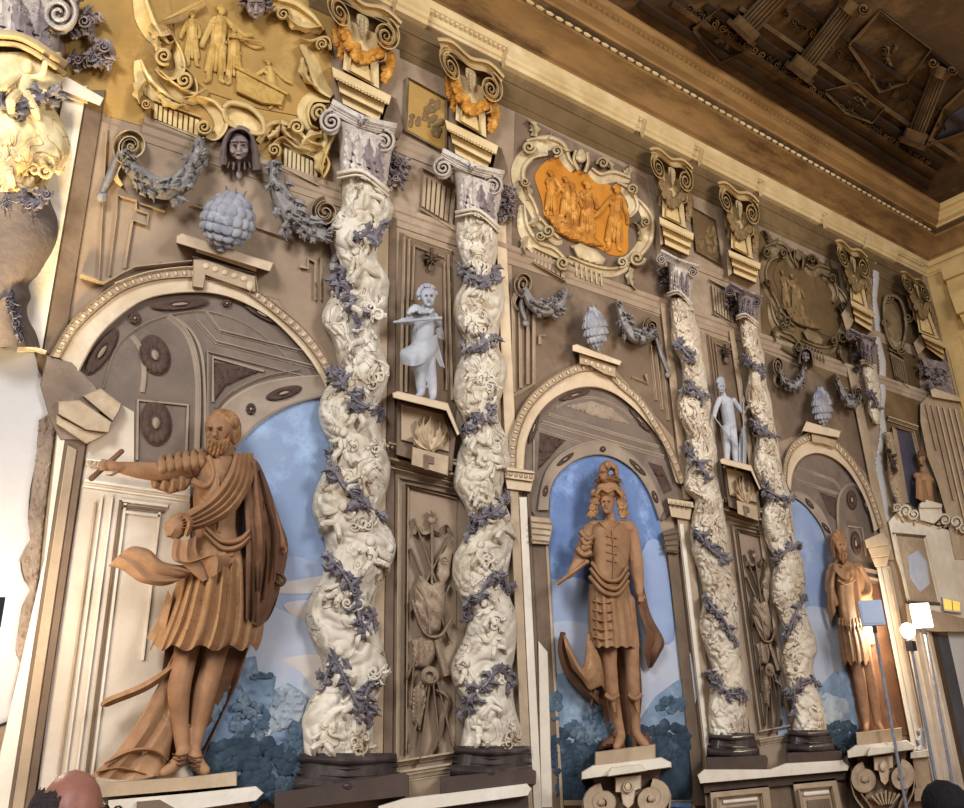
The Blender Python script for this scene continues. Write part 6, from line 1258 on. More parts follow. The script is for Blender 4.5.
s = MB(); s.relief([(166, 478), (182, 474), (192, 482), (186, 490), (170, 494), (152, 488), (150, 478)], .26, .05, 5, 2, fn=lambda u, v: .015 * math.sin(u * .7)); s.build('sleeve_hem', 'bronze', t)
s = MB()
for k in range(4): o_ = (k - 1.5) * 5.5; s.strip([(244 + o_ * .7, 453, .29), (240 + o_, 478 + o_ * .3, .37), (224 + o_ * .8, 502 + o_ * .7, .37), (202 + o_ * .3, 517 + o_ * .8, .35), (182, 524 + o_ * .5, .34)], [7, 9, 9, 8, 5], .3, .04, 'ridge')
sheet(s, [[(236, 452, .28), (250, 456, .28)], [(228, 478, .36), (250, 482, .34)], [(212, 498, .37), (236, 510, .35)], [(192, 508, .36), (208, 526, .35)], [(178, 518, .34), (186, 532, .34)]], 6, 6); s.build('sash', 'bronze', t, label='diagonal cloth sash')
s = MB(); sheet(s, [[(243, 452, .3), (258, 462, .32), (268, 484, .16)], [(244, 490, .34), (262, 502, .36), (280, 520, .16)], [(246, 530, .34), (266, 540, .36), (288, 550, .14)], [(246, 578, .34), (264, 590, .3), (277, 600, .12)], [(246, 618, .34), (258, 626, .28), (268, 620, .12)]], 6, 6, .02, 3, .2); s.build('cloak', 'bronze_dk', t, label='dark cloak over his shoulder and side')
s = MB(); s.ball(176, 526, .34, 11, 14, 9, .5, 16, lambda a, c, e: 1 + .09 * math.sin(7 * a + 4 * c)); s.strip([(184, 514), (190, 522), (186, 536)], [5, 8, 5], .36, .05, 'ridge'); s.build('sash_knot', 'bronze', t)
s = MB(); sheet(s, [[(174, 538, .36), (186, 540, .38), (196, 536, .36)], [(172, 558, .36), (186, 562, .4), (200, 556, .36)], [(184, 566, .36), (210, 556, .42), (234, 556, .36)], [(202, 582, .35), (214, 576, .4), (228, 566, .36)]], 5, 6, .02, 2, .7); s.build('fluttering_sash_end', 'bronze', t)
s = MB(); sheet(s, [[(108, 566, .28), (118, 556, .34), (128, 548, .34), (136, 546, .3)], [(122, 570, .3), (136, 566, .36), (146, 556, .36), (150, 550, .32)], [(140, 582, .32), (150, 578, .38), (160, 566, .38), (164, 562, .32)], [(160, 586, .32), (172, 580, .38), (182, 572, .36), (188, 566, .32)], [(172, 584, .3), (184, 578, .34), (190, 574, .34), (192, 568, .3)]], 5, 6, .03, 1.6, .2); s.build('flying_cloth', 'bronze', t, label='end of the cloak flying out to the left')
s = MB(); rows = []
for y, l, r, dp in cr([(538, 194, 250, .2), (560, 184, 258, .24), (590, 174, 262, .25), (618, 164, 264, .26), (640, 154, 262, .26), (648, 150, 258, .25)], 6):
    rows.append([((l + r) / 2 - (r - l) / 2 * math.cos(math.pi * k / 72), y + 3 * math.sin(k * .5) * max(0, (y - 630) / 18), .12 + dp * math.sin(math.pi * k / 72) * 1.0 + .022 * math.sin(k * 1.05 + .6 * math.sin(k * .3)) * min(1, max(0, (y - 540) / 50)) * math.sin(math.pi * k / 72)) for k in range(73)])
s.grid(rows); s.build('tunic_skirt', 'brocade', t, sharp=60, label='patterned knee-length tunic skirt')
for p in ([(204, 532), (222, 548), (238, 547), (250, 537)], [(205, 527), (222, 541), (240, 540), (250, 530)]): s = MB(); s.strip(p, [4, 7, 7, 4], .32, .05, 'round'); s.build('belt_roll', 'bronze', t)
s = MB(); sheet(s, [[(174, 640, .16), (160, 640, .14)], [(164, 622, .2), (150, 640, .16)]], 3, 3); sheet(s, [[(168, 590, .2), (172, 600, .24)], [(158, 620, .18), (166, 628, .24)], [(146, 638, .14), (164, 646, .22)]], 5, 5, .01, 1); s.build('skirt_edge', 'bronze', t)
s = MB(); sheet(s, [[(166, 642, .1), (190, 646, .1), (220, 648, .1), (248, 648, .08)], [(158, 690, .08), (184, 690, .06), (212, 692, .06), (238, 682, .06)], [(142, 730, .08), (170, 730, .05), (200, 732, .05), (222, 716, .05)], [(118, 758, .12), (150, 758, .06), (180, 762, .06), (200, 764, .06)]], 8, 7, .025, 3.2, .5); s.build('cloak_back', 'bronze_dk', t, label='dark cloak hanging behind the legs')
s = MB(); sheet(s, [[(174, 652, .14), (184, 660, .16), (186, 690, .12)], [(150, 700, .16), (166, 716, .18), (176, 734, .13)], [(118, 750, .2), (146, 750, .24), (170, 752, .16)], [(90, 776, .2), (126, 780, .28), (168, 774, .2)]], 7, 7, .03, 1.5, .3); s.build('cloak_train', 'bronze', t, label='cloak train spread over the steps')
folds(t, 'cloak_fold', 'bronze_dk', [[(252, 462), (256, 490), (262, 520), (268, 560), (264, 600)], [(260, 470), (268, 500), (276, 535), (274, 580)], [(249, 500), (252, 540), (254, 590), (254, 620)], [(264, 500), (262, 545), (258, 590)]], .3, .06, 7)
folds(t, 'train_fold', 'bronze', [[(104, 764), (128, 752), (152, 750), (168, 760)], [(96, 772), (120, 768), (146, 774)]], .24, .03, 5)
s = MB(); s.tube([(122, 451, .35), (91, 479, .35)], [2.6, 2.8], 10); s.build('baton', 'bronze_dk', t)
s = MB(); s.strip([(192, 652), (150, 684), (108, 702), (103, 707)], [6, 9, 9, 2], .16, .05, 'ridge'); s.build('sword_scabbard', 'bronze', t)
s = MB(); s.strip([(262, 566), (274, 558), (284, 548)], [5, 4, 4], .2, .05); s.strip([(272, 572), (280, 574), (285, 580), (281, 585), (276, 582)], 3.5, .2, .04); s.build('sword_hilt', 'bronze_dk', t)
for x, y in ((180, 758), (196, 760)):
    for k in range(3): s = MB(); s.strip([(x - 8, y - 4 + 4.5 * k), (x, y - 2 + 4.5 * k), (x + 8, y - 4 + 4.5 * k)], 1.8, [.2, .26, .2], .02); s.build('sandal_strap', 'bronze_dk', t)
# ================= statue two: plumed helmet
t = thing('helmeted_statue', 'painted bronze statue of a young man in a plumed helmet standing on a scrolled pedestal', 'statue', 625, 748, .12)
b = MB(); face(b, 607.5, 503, 7.6, 12, .2, -.12); b.tube([(609, 512, .17), (610, 523, .15)], [5, 6], 10)
b.tube([(609, 532, .15), (609, 560, .15), (610, 590, .14)], [16, 16, 15], 12); b.tube([(592, 528, .15), (629, 528, .14)], [8, 8], 10)
b.tube([(590, 530, .16), (583, 550, .19), (578, 562, .22), (570, 575, .24)], [8, 7.5, 6, 3.6], 10); hand(b, 572, 573, .24, 2.5, 10, .6, True)
b.tube([(630, 530, .14), (635, 556, .14), (638, 578, .17), (639, 594, .19)], [8, 7.5, 6, 3.8], 10); hand(b, 639, 592, .19, 1.35, 14, .4)
b.tube([(601, 600, .14), (607, 640, .16), (610, 665, .17), (612, 690, .16), (617, 718, .14), (621, 735, .14)], [11, 10, 7, 7, 5.5, 4.5], 12); b.tube([(621, 735, .14), (619, 742, .18), (616, 747, .2)], [5, 5, 3.5], 8)
b.tube([(624, 600, .14), (629, 640, .16), (632, 665, .17), (633, 690, .16), (635, 716, .14), (636, 733, .14)], [11, 10, 7, 7, 5.5, 4.5], 12); b.tube([(636, 733, .14), (642, 741, .18), (647, 746, .2)], [5, 5, 3.5], 8)
fused('body', b, 'bronze_flesh', t, .0065, 3); eyes(t, 607.5, 503, 7.6, 12, .2, -.12)
s = MB(); s.ball(608, 489, .19, 13, 10, 11, 0, 16); s.strip([(595, 496), (601, 489), (608, 492), (615, 489), (622, 496)], 4, .24, .04); s.build('helmet', 'bronze', t)
s = MB()
for k in range(9): a = math.pi * (1.05 + .9 * k / 8); s.leaf((608, 482), (608 + 16 * math.cos(a), 486 + 12 * math.sin(a)), 7, .22, .05, .2 if k < 4 else -.2, 3)
s.build('helmet_feathers', 'bronze', t)
s = MB(); s.relief([(600, 482), (598, 472), (601, 464), (608, 460), (616, 464), (619, 472), (616, 479), (612, 479), (614, 474), (611, 470), (608, 474), (609, 483)], .17, .12, 6, 1.2, fn=lambda u, v: .014 * math.sin(1.5 * math.atan2(v - 472, u - 609) * 4), smooth=3); s.build('plume', 'bronze', t)
q = random.Random(4)
for sg, x0 in ((-1, 596), (1, 620)):
    for k in range(4): s = MB(); y0 = 494 + 6.5 * k; xx = x0 + sg * (1.2 * k); s.ball(xx, y0, .2 - .008 * k, 5.4, 5, 4, .4 * sg, 12, lambda a, c, e: 1 + .12 * math.sin(5 * a + 6 * c)); [s.ball(xx + q.uniform(-3, 3), y0 + q.uniform(-3, 3), .21 - .008 * k, 2.6, 3.4, 2.4, q.random() * 3, 8) for _ in range(5)]; s.build('hair_curl', 'beard', t)
s = MB(); s.lathe([(q_[0], q_[1], q_[2]) for q_ in cr([(521, 600, 618), (526, 591, 628), (536, 588, 632), (552, 590, 630), (568, 591, 628), (580, 590, 628)], 5)], 0, .12, .18, 32); s.strip([(600, 522), (609, 530), (618, 522)], 3, .27, .03); s.strip([(612, 530), (614, 556), (613, 578)], 1.6, .3, .012)
for k in range(4): s.strip([(607, 536 + 8 * k), (617, 538 + 8 * k)], 2, .295, .015, n=2)
s.build('cuirass', 'bronze', t, sharp=60, label='laced breastplate')
for k in range(3): s = MB(); s.strip([(580 + 1.5 * k, 543 + 7 * k - 12), (588 - 2 * k, 551 + 5 * k - 12), (594 - 2 * k, 546 + 5 * k - 10)], 6, .24, .04, 'round'); s.build('sleeve_band', 'bronze', t)
s = MB(); s.strip([(577, 548), (584, 555), (592, 552)], 7, .24, .05, 'round'); s.build('sleeve_cuff', 'bronze', t)
for p, w_ in (([(591, 562), (604, 578), (618, 580), (628, 566)], 6), ([(590, 568), (604, 585), (618, 588), (629, 572)], 6), ([(589, 576), (604, 592), (618, 594), (629, 580)], 6)): s = MB(); s.strip(p, [w_ * .6, w_, w_, w_ * .6], .27, .05, 'round'); s.build('sash_roll', 'bronze', t)
s = MB(); rows = []
for y, l, r in cr([(584, 589, 629), (605, 588, 634), (628, 588, 638), (647, 589, 640)], 7):
    rows.append([((l + r) / 2 - (r - l) / 2 * math.cos(math.pi * k / 56), y + 1.2 * math.sin(k * .9) * max(0, (y - 640) / 8), .1 + .19 * math.sin(math.pi * k / 56) + .014 * math.sin(k * .9) * min(1, (y - 580) / 30) * math.sin(math.pi * k / 56)) for k in range(57)])
s.grid(rows); [s.strip([(592, 600 + 9 * k), (602, 603 + 9 * k), (612, 602 + 9 * k)], 1.8, [.22, .275, .29], .015) for k in range(5)]; s.build('tunic_skirt', 'bronze', t, sharp=60, label='pleated tunic skirt')
s = MB(); sheet(s, [[(563, 634, .14), (566, 650, .2), (572, 668, .18)], [(568, 640, .16), (575, 662, .26), (582, 680, .2)], [(582, 668, .2), (588, 676, .26), (590, 690, .2)], [(588, 634, .2), (598, 660, .24), (602, 686, .16)], [(594, 640, .14), (604, 670, .14), (606, 700, .1)]], 7, 7, .012, 1.4); s.build('billowing_cloak', 'bronze', t, label='cloak billowing out at the left')
s = MB(); s.strip([(563, 632), (562, 650), (570, 672), (586, 690), (600, 704)], [5, 9, 11, 12, 6], .1, .08, 'ridge'); s.strip([(596, 690), (593, 700), (590, 708)], [8, 6, 1], .1, .05); s.build('cloak_underside', 'bronze_dk', t)
s = MB(); sheet(s, [[(632, 560, .16), (640, 566, .1)], [(638, 605, .18), (650, 612, .1)], [(646, 632, .16), (664, 640, .12)], [(644, 648, .12), (660, 654, .12)], [(648, 668, .08), (652, 668, .08)]], 6, 7, .02, 1.5); s.build('cloak_side', 'bronze_dk', t, label='dark cloak edge hanging at the right')
s = MB(); sheet(s, [[(598, 640, .08), (612, 644, .07), (638, 642, .08)], [(600, 690, .06), (618, 692, .05), (642, 690, .06)], [(606, 726, .05), (624, 728, .04), (640, 722, .05)], [(612, 748, .06), (626, 748, .05), (640, 746, .06)]], 7, 6, .015, 3); s.build('cloak_back', 'bronze_dk', t)
s = MB(); s.relief([(598, 750), (602, 740), (612, 735), (622, 738), (624, 749)], .04, .12, 8, 2.5, fn=lumpy(.3, .02)); s.relief([(640, 748), (642, 734), (648, 732), (654, 748)], .04, .1, 6, 2.5, fn=lumpy(.3, .02)); s.build('rock', 'bronze_dk', t)
for x, y in ((612, 700), (635, 700)): s = MB(); s.strip([(x - 7, y - 6), (x, y - 1), (x + 7, y - 6)], 5, [.18, .24, .18], .03); s.strip([(x + 1, y), (x + 3, y + 12)], [8, 3], .2, .03); s.build('boot_top', 'bronze', t)
s = MB(); s.strip([(587, 562), (557, 584)], 4.5, .27, .04, 'round', n=3); s.ball(587, 562, .29, 2.5); s.build('baton', 'bronze', t)
# ================= statue three: robed figure at right
t = thing('robed_statue', 'painted orange-bronze robed statue at right, hand at the waist, next to the lamps', 'statue', 870, 730, .1)
b = MB(); face(b, 841, 546, 6, 11, .15, .2); b.tube([(841, 553, .13), (843, 564, .12)], [4, 5], 10); b.tube([(845, 570, .12), (848, 596, .12), (853, 625, .11)], [12, 12, 12], 12); b.tube([(833, 568, .12), (858, 568, .12)], [6, 6], 10)
b.tube([(858, 570, .12), (866, 584, .14), (866, 594, .16), (856, 597, .19)], [6, 5.5, 4.5, 3], 10); hand(b, 858, 597, .19, 3.2, 9, .4)
b.tube([(832, 572, .12), (830, 590, .12), (836, 604, .15)], [6, 5, 4], 10)
b.tube([(851, 640, .11), (858, 670, .13), (862, 695, .12), (866, 724, .1)], [7, 6, 5.5, 3.4], 10); b.tube([(866, 722, .1), (866, 730, .14)], [3.6, 2.6], 8); b.tube([(862, 640, .11), (868, 670, .13), (873, 695, .12), (877, 722, .1)], [7, 6, 5.5, 3.4], 10); b.tube([(877, 722, .1), (882, 730, .14)], [3.6, 2.6], 8)
fused('body', b, 'bronze_flesh', t, .0095, 2); eyes(t, 841, 546, 6, 11, .15, .2)
s = MB(); s.ball(838, 538, .13, 7, 9, 7, 0, 14, lambda a, c, e: 1 + .1 * noise.noise(Vector((a * 5, c * 5, e * 5)))); s.strip([(834, 536), (833, 550), (836, 562)], [5, 6, 3], .12, .06, 'ridge'); s.build('hair', 'beard', t)
s = MB(); s.relief([(838, 553), (843, 551), (848, 553), (847, 560), (843, 565), (839, 560)], .16, .05, 3, 1.2, fn=lambda u, v: .01 * math.sin(u * 2)); s.build('beard', 'beard', t)
s = MB(); s.lathe([(q_[0], q_[1], q_[2]) for q_ in cr([(566, 838, 852), (576, 835, 857), (590, 836, 857), (608, 838, 858), (622, 840, 860)], 5)], 0, .1, .15, 28); s.strip([(838, 580), (846, 584), (856, 579)], 2, .245, .012); s.build('cuirass', 'bronze', t, sharp=60, label='smooth light breastplate')
s = MB(); sheet(s, [[(840, 556, .14), (834, 562, .16), (828, 574, .1)], [(836, 568, .2), (830, 580, .18), (826, 590, .08)], [(834, 590, .2), (829, 600, .16), (827, 610, .08)], [(836, 612, .16), (832, 620, .14), (832, 626, .08)]], 6, 6, .012, 1.5); s.build('cloak', 'bronze', t, label='cloak over the left side')
s = MB(); sheet(s, [[(834, 562, .2), (846, 572, .27), (856, 566, .2)], [(834, 570, .2), (846, 580, .27), (860, 570, .2)]], 6, 5, .01, 1); s.build('collar_drape', 'bronze', t)
s = MB(); sheet(s, [[(854, 562, .16), (862, 570, .16), (866, 576, .08)], [(858, 590, .2), (868, 592, .16), (872, 596, .08)], [(856, 612, .18), (866, 614, .14), (876, 614, .06)], [(858, 640, .14), (868, 644, .1), (876, 644, .05)]], 6, 6, .014, 1.6); s.build('sleeve_drape', 'bronze', t)
s = MB(); rows = []
for y, l, r in cr([(618, 838, 860), (632, 838, 866), (648, 840, 870), (663, 842, 872)], 6):
    rows.append([((l + r) / 2 - (r - l) / 2 * math.cos(math.pi * k / 48), y + (2.5 * math.sin(k * .8) * max(0, (y - 650) / 13)), .08 + .15 * math.sin(math.pi * k / 48) + .016 * math.sin(k * 1.0) * math.sin(math.pi * k / 48)) for k in range(49)])
s.grid(rows); s.build('tunic_skirt', 'bronze', t, sharp=60, label='fringed pleated skirt'); 
for k in range(7): s = MB(); s.leaf((840 + 3.2 * k, 618), (841 + 3.4 * k, 632 - abs(k - 3)), 4, .2 + .04 * math.sin(k / 6 * 3.14), .02, 0, 2); s.build('fringe_flap', 'bronze', t)
s = MB(); sheet(s, [[(846, 660, .05), (858, 662, .05), (876, 658, .04)], [(854, 700, .04), (866, 700, .04), (888, 700, .03)], [(860, 732, .05), (874, 732, .04), (900, 732, .03)]], 7, 6, .01, 3); s.build('cloak_back', 'bronze_dk', t)
# ------------------------------------------------------------------ grey-blue children and bust
t = thing('flute_playing_child', 'blue-grey painted statue of a curly child playing a flute on a bracket', 'statue', 425, 398, .1)
b = MB(); face(b, 428, 297, 8.2, 11, .22, .12); b.tube([(426, 305, .19), (425, 312, .18)], [4.5, 5], 8); b.tube([(424, 318, .17), (423, 332, .18), (422, 346, .16)], [11, 11.5, 11], 12)
b.tube([(416, 315, .17), (408, 321, .2), (402, 321, .25)], [5, 4.6, 3.2], 8); hand(b, 403, 321, .25, math.pi, 7, .6, True); b.tube([(433, 316, .17), (438, 324, .2), (436, 319, .26)], [5, 4.5, 3.2], 8); hand(b, 437, 321, .25, -2.2, 7, .6, True)
b.tube([(417, 348, .16), (417, 362, .19), (420, 374, .18), (421, 386, .16), (421, 394, .16)], [8.5, 8, 5.8, 5.4, 3.6], 10); b.tube([(421, 393, .16), (416, 398, .2)], [3.6, 2.6], 8)
b.tube([(428, 348, .16), (428, 362, .19), (431, 375, .18), (432, 388, .16), (433, 397, .16)], [8.5, 8, 5.8, 5.4, 3.6], 10); b.tube([(433, 396, .16), (431, 401, .2)], [3.6, 2.6], 8)
fused('body', b, 'grisaille', t, .0075, 3); eyes(t, 428, 297, 8.2, 11, .22, .12, 'bluegrey')
s = MB(); q = random.Random(9)
for k in range(26): a = q.uniform(2.6, 6.6); s.ball(427 + 8.4 * math.cos(a), 294 + 8.5 * math.sin(a), .22 + q.uniform(-.03, .03), 2.6, 2.4, 2.2, 0, 8)
s.build('curly_hair', 'grisaille', t)
s = MB(); s.strip([(408, 314), (415, 308), (424, 312), (434, 310)], [5, 8, 7, 4], .22, .05, 'round'); [s.ball(410 + 3.4 * k, 312 - 1.2 * (k % 3), .26, 2.4, 2.2, 2, 0, 8) for k in range(7)]; s.build('fur_collar', 'grisaille', t)
s = MB(); sheet(s, [[(408, 346, .2), (416, 344, .26), (426, 340, .27), (437, 334, .2)], [(400, 352, .2), (414, 356, .28), (428, 354, .28), (438, 346, .2)], [(402, 364, .18), (414, 366, .27), (426, 362, .27), (436, 354, .2)]], 6, 6, .014, 1.5); s.build('loincloth', 'grisaille', t)
s = MB(); sheet(s, [[(434, 338, .18), (438, 342, .16)], [(434, 352, .2), (442, 358, .16)], [(440, 366, .16), (445, 368, .14)]], 6, 5, .01, 1); sheet(s, [[(430, 316, .18), (436, 314, .16)], [(434, 326, .16), (443, 330, .14)], [(438, 338, .12), (444, 340, .1)]], 6, 5, .01, 1); s.build('flying_drapery', 'grisaille', t)
s = MB(); s.tube([(394, 322, .27), (441, 318, .28)], [1.3, 1.6], 8); s.build('flute', 'grisaille', t)
t = thing('youth_with_staff', 'blue-grey painted statue of a nude youth leaning on a shield with a staff', 'statue', 732, 467, .08)
b = MB(); face(b, 721.5, 387, 4.2, 6.6, .17, .15); b.tube([(722, 391, .15), (724, 398, .14)], [2.6, 3.2], 8); b.tube([(726, 402, .13), (728, 414, .14), (730, 426, .13)], [7, 6.6, 6.4], 10)
b.tube([(720, 399, .13), (716, 408, .14), (714, 418, .17)], [3.2, 2.8, 2], 8); hand(b, 714, 417, .17, 1.6, 4.6, .6, True); b.tube([(733, 400, .13), (739, 408, .13), (743, 413, .16)], [3.2, 2.8, 2], 8); hand(b, 742, 412, .16, .3, 4.6, .6, True)
b.tube([(726, 428, .13), (727, 442, .14), (727, 452, .13), (727, 464, .12)], [4.8, 3.8, 3.4, 2.2], 8); b.tube([(727, 464, .12), (724, 467, .15)], [2.2, 1.8], 6); b.tube([(732, 428, .13), (734, 442, .14), (735, 454, .13), (736, 466, .12)], [4.8, 3.8, 3.4, 2.2], 8); b.tube([(736, 466, .12), (735, 469, .15)], [2.2, 1.8], 6)
fused('body', b, 'grisaille', t, .0075, 2); eyes(t, 721.5, 387, 4.2, 6.6, .17, .15, 'bluegrey')
s = MB(); s.ball(720.5, 381, .16, 4.6, 4.6, 4.4, 0, 12); s.build('cap', 'grisaille', t)
s = MB(); s.strip([(713.5, 416), (737, 447)], 1.3, .19, .02, n=2); s.build('staff', 'grisaille', t)
s = MB(); s.strip([(743.5, 401), (743.5, 466)], 1.5, .16, .02, n=2); s.leaf((743.5, 402), (743, 395), 3, .17, .02, 0, 1); s.build('spear', 'grisaille', t)
s = MB(); s.relief([(741, 428), (745, 426), (747, 444), (746, 468), (738, 468), (737, 448)], .08, .06, 4, 1.4); s.build('shield', 'grisaille', t)
t = thing('bronze_bust', 'small painted bronze bust in the dark niche above the doorway parapet', 'bust', 924, 502, .05)
b = MB(); face(b, 922, 459, 3.6, 7.5, .1, .15); b.tube([(922, 464, .09), (923, 472, .08)], [2.6, 3.2], 8); b.tube([(923, 478, .08), (924, 490, .09), (925, 500, .07)], [8, 7.5, 6], 12); b.tube([(917, 476, .08), (930, 480, .08)], [4, 4], 8); fused('body', b, 'bronze', t, .009, 2)
s = MB(); sheet(s, [[(916, 474, .12), (923, 480, .16), (932, 478, .1)], [(916, 498, .12), (925, 502, .16), (934, 504, .08)]], 5, 6, .014, 3); s.build('drapery', 'bronze', t); s = MB(); s.ball(921.5, 454, .1, 4, 4.6, 4); s.build('hair', 'bronze_dk', t)
s = MB(); s.poly([(930, 478), (938, 488), (940, 504), (930, 506)], 0, .02); s.build('bust_shadow_patch', 'wood', t)  # dark patch paints the shadow right of the bust
# ------------------------------------------------------------------ doorway at right
t = thing('doorway_parapet', 'pale plaster doorway block with framed panel at the right edge', 'doorway block', 940, 640)
s = MB(); s.poly([(888, 522), (900, 508), (925, 522), (966, 536), (970, 622), (942, 624), (912, 606), (896, 560)], 0, .05, .5); s.build('plaster_face', 'stone_lt', t)
s = MB(); s.poly([(896, 536), (924, 537), (938, 602), (908, 601)], .05, .056); s.build('panel_field', 'stone_md', t); s = MB(); s.relief([(908, 556), (918, 550), (927, 562), (930, 584), (920, 592), (910, 578)], .056, .006, 5, 2); s.build('grey_cloud_stain', 'haze', t)
for p, mt in (([(894, 534), (909, 602)], 'stone_lt'), ([(925, 536), (940, 604)], 'stone_lt'), ([(893, 534), (926, 537)], 'stone_dk'), ([(908, 602), (940, 604)], 'stone_dk')): s = MB(); s.strip(p, 3.4, .05, .025, 'steps', n=2); s.build('panel_moulding', mt, t)
s = MB(); s.poly([(905, 603), (970, 620), (970, 632), (936, 632), (908, 628)], .0, .12, .5); s.build('lintel', 'stone_md', t)
q = random.Random(3)
t = thing('scroll_cresting', 'carved white scrollwork along the top of the doorway block', 'cresting', 920, 525)
for x, y, r in ((897, 508, 5), (906, 511, 7), (914, 514, 6), (945, 520, 6), (956, 522, 7), (964, 528, 5)): s = MB(); s.strip(spiral(x, y, r, 1, 1.6, q.random() * 6, q.choice((-1, 1)), 16), r * .5, .05, .08, n=1); s.ball(x, y, .1, r * .3); leafcluster(s, x, y + 2, r * .8, 6, int(x), .05); s.build('scroll', 'stone_lt', t)
s = MB(); s.poly([(918, 506), (924, 501), (941, 506), (943, 516), (934, 524), (920, 520)], .03, .12, .6); s.poly([(919, 504), (925, 499), (942, 504), (942, 508), (920, 508)], .03, .15, .5); s.build('bust_pedestal', 'stone_lt', t)
s = MB(); s.poly([V(906, 610, 606), V(927, 625, 620), V(933, 640, 632), V(933, 640, 900), V(897, 640, 900)], 0, .05, .5); 
for a in (908, 915, 922, 929): s.strip([V(a, 640, 632), V(a, 640, 880)], 3, .05, .03, 'ogee', n=2, smooth=False)
o = s.build('door_1', 'jamb'); struct(o)
s = MB(); s.poly([V(933, 640, 632), V(938, 640, 634), V(938, 640, 900), V(933, 640, 900)], 0, .03); s.build('door_frame', 'wood', o)
s = MB(); s.poly([V(938, 640, 634), V(949, 640, 636), V(949, 640, 900), V(938, 640, 900)], .0, .012); s.build('door_leaf', 'glass_dk', o)
s = MB(); s.poly([V(949, 640, 632), V(985, 640, 632), V(985, 640, 900), V(949, 640, 900)], .0, .014); s.build('door_reveal', 'plaster', o)
# exit sign
t = thing('emergency_sign', 'small lit yellow emergency sign on the plaster right of the framed panel', 'sign', 952, 606, .06)
s = MB(); s.poly([(942, 597), (962, 601), (962, 613), (944, 611)], .05, .1, .3); s.build('housing', 'stone_lt', t)
s = MB(); s.poly([(944, 599), (960, 602), (960, 611), (945, 609)], .1, .104); s.build('lit_panel', 'signlit', t)
s = MB(); s.strip([(952, 600.5), (953, 610.5)], .8, .104, .003, 'flat', n=2); s.build('arrow_bar', 'brownfig', t)
# ------------------------------------------------------------------ lamps on stands
def stand(label, x, y, xb, yb, dist, head, warm=None):
    top = PR(x, y, dist); bot = PR(xb, yb, dist); t = thing('lamp_stand', label, 'lamp stand', 0, 0, at=np.array([bot[0], bot[1], 0.0]))
    k = dist / F_PX; b = MB(); Wt = Vector(top); Wb = Vector((bot[0], bot[1], 0)); n = 12
    for i in range(2):
        for j in range(n): a = 2 * math.pi * j / n; c = Wt if i else Wb; r = 1.5 * k; b.v.append((c.x + r * math.cos(a), c.y + r * math.sin(a), c.z))
    for j in range(n): b.f.append((j, (j + 1) % n, n + (j + 1) % n, n + j))
    b.build('pole', 'metal', t)
    for j in range(3):
        a = 2 * math.pi * j / 3; b = MB(); p = [Wb + Vector((0, 0, .5)), Wb + Vector((0.2 * math.cos(a), .2 * math.sin(a), .02))]; base = len(b.v); e = (p[1] - p[0]).normalized(); u = e.cross(Vector((0, 0, 1))).normalized(); v = e.cross(u)
        for c in p:
            for q_ in range(8): an = q_ * math.pi / 4; b.v.append(tuple(c + (u * math.cos(an) + v * math.sin(an)) * .012))
        for q_ in range(8): b.f.append((q_, (q_ + 1) % 8, 8 + (q_ + 1) % 8, 8 + q_))
        b.build('leg', 'metal', t)
    return t, Wt, k
def headbox(t, W, k, w_, h_, dp, m, rz=0.0, tilt=0.0):
    b = MB(); hx, hy, hz = w_ * k / 2, dp / 2, h_ * k / 2; b.box((W.x, W.y, W.z + hz), (2 * hx, 2 * hy, 2 * hz), rz); o = b.build('lamp_box', m, t); bv = o.modifiers.new('b', 'BEVEL'); bv.width = .008; bv.segments = 2
    b = MB(); b.box((W.x, W.y, W.z - .02), (.03, .03, .06), rz); b.build('clamp', 'lampdk', t)
    b = MB(); b.box((W.x, W.y, W.z + hz), (2 * hx * .8, 2 * hy + .012, 2 * hz * .8), rz); b.build('back_plate', m, t); return o
t, W, k = stand('lamp stand with a pale blue box head in front of the robed statue', 874, 626, 905, 808, 6.0, None); headbox(t, W, k, 22, 25, .06, 'lampbox', -1.02)
t, W, k = stand('lamp stand with a white glowing box head nearest the doorway', 924, 628, 949, 779, 6.75, None); headbox(t, W, k, 17, 24, .08, 'litbox', -1.0)
t, W, k = stand('lamp stand with a bare shining bulb left of the doorway', 911, 646, 934, 783, 6.6, None)
b = MB(); b.box((W.x, W.y, W.z + .0), (.06, .06, .08)); b.build('socket', 'lampdk', t); BULB = Vector((W.x, W.y, W.z + .12))
b = MB(); c = proj(BULB); 
bm_ = [(BULB.x + .055 * math.sin(a) * math.cos(q_), BULB.y + .055 * math.sin(a) * math.sin(q_), BULB.z + .065 * math.cos(a)) for a in np.linspace(0, math.pi, 9) for q_ in np.linspace(0, 2 * math.pi, 13)[:-1]]
b.v = bm_; b.f = [(i * 12 + j, (i + 1) * 12 + j, (i + 1) * 12 + (j + 1) % 12, i * 12 + (j + 1) % 12) for i in range(8) for j in range(12)]; b.build('bulb', 'bulb', t)
bulb('lamp_right', (BULB.x - .02, BULB.y + .1, BULB.z + .02), 40, (1.0, .84, .6), .06)
t, W, k = stand('lamp stand with a dark floodlight head cut by the left picture edge', -3, 622, -1, 900, 2.75, None)
b = MB(); b.box((W.x - .02, W.y, W.z + .03), (.06, .08, .1)); b.build('lamp_housing', 'lampdk', t)
b = MB(); b.box((W.x - .05, W.y + .05, W.z + .14), (.1, .02, .1)); b.build('lamp_glass', 'bulb', t)
bulb('lamp_left', (W.x - .08, W.y + .2, W.z + .1), 24, (1.0, .86, .66), .08)
spot('lamp_left_up', (W.x - .1, W.y + .05, W.z + .2), (0.05, 0, 5.6), 560, (1.0, .8, .42), 46, 1.0, .1)
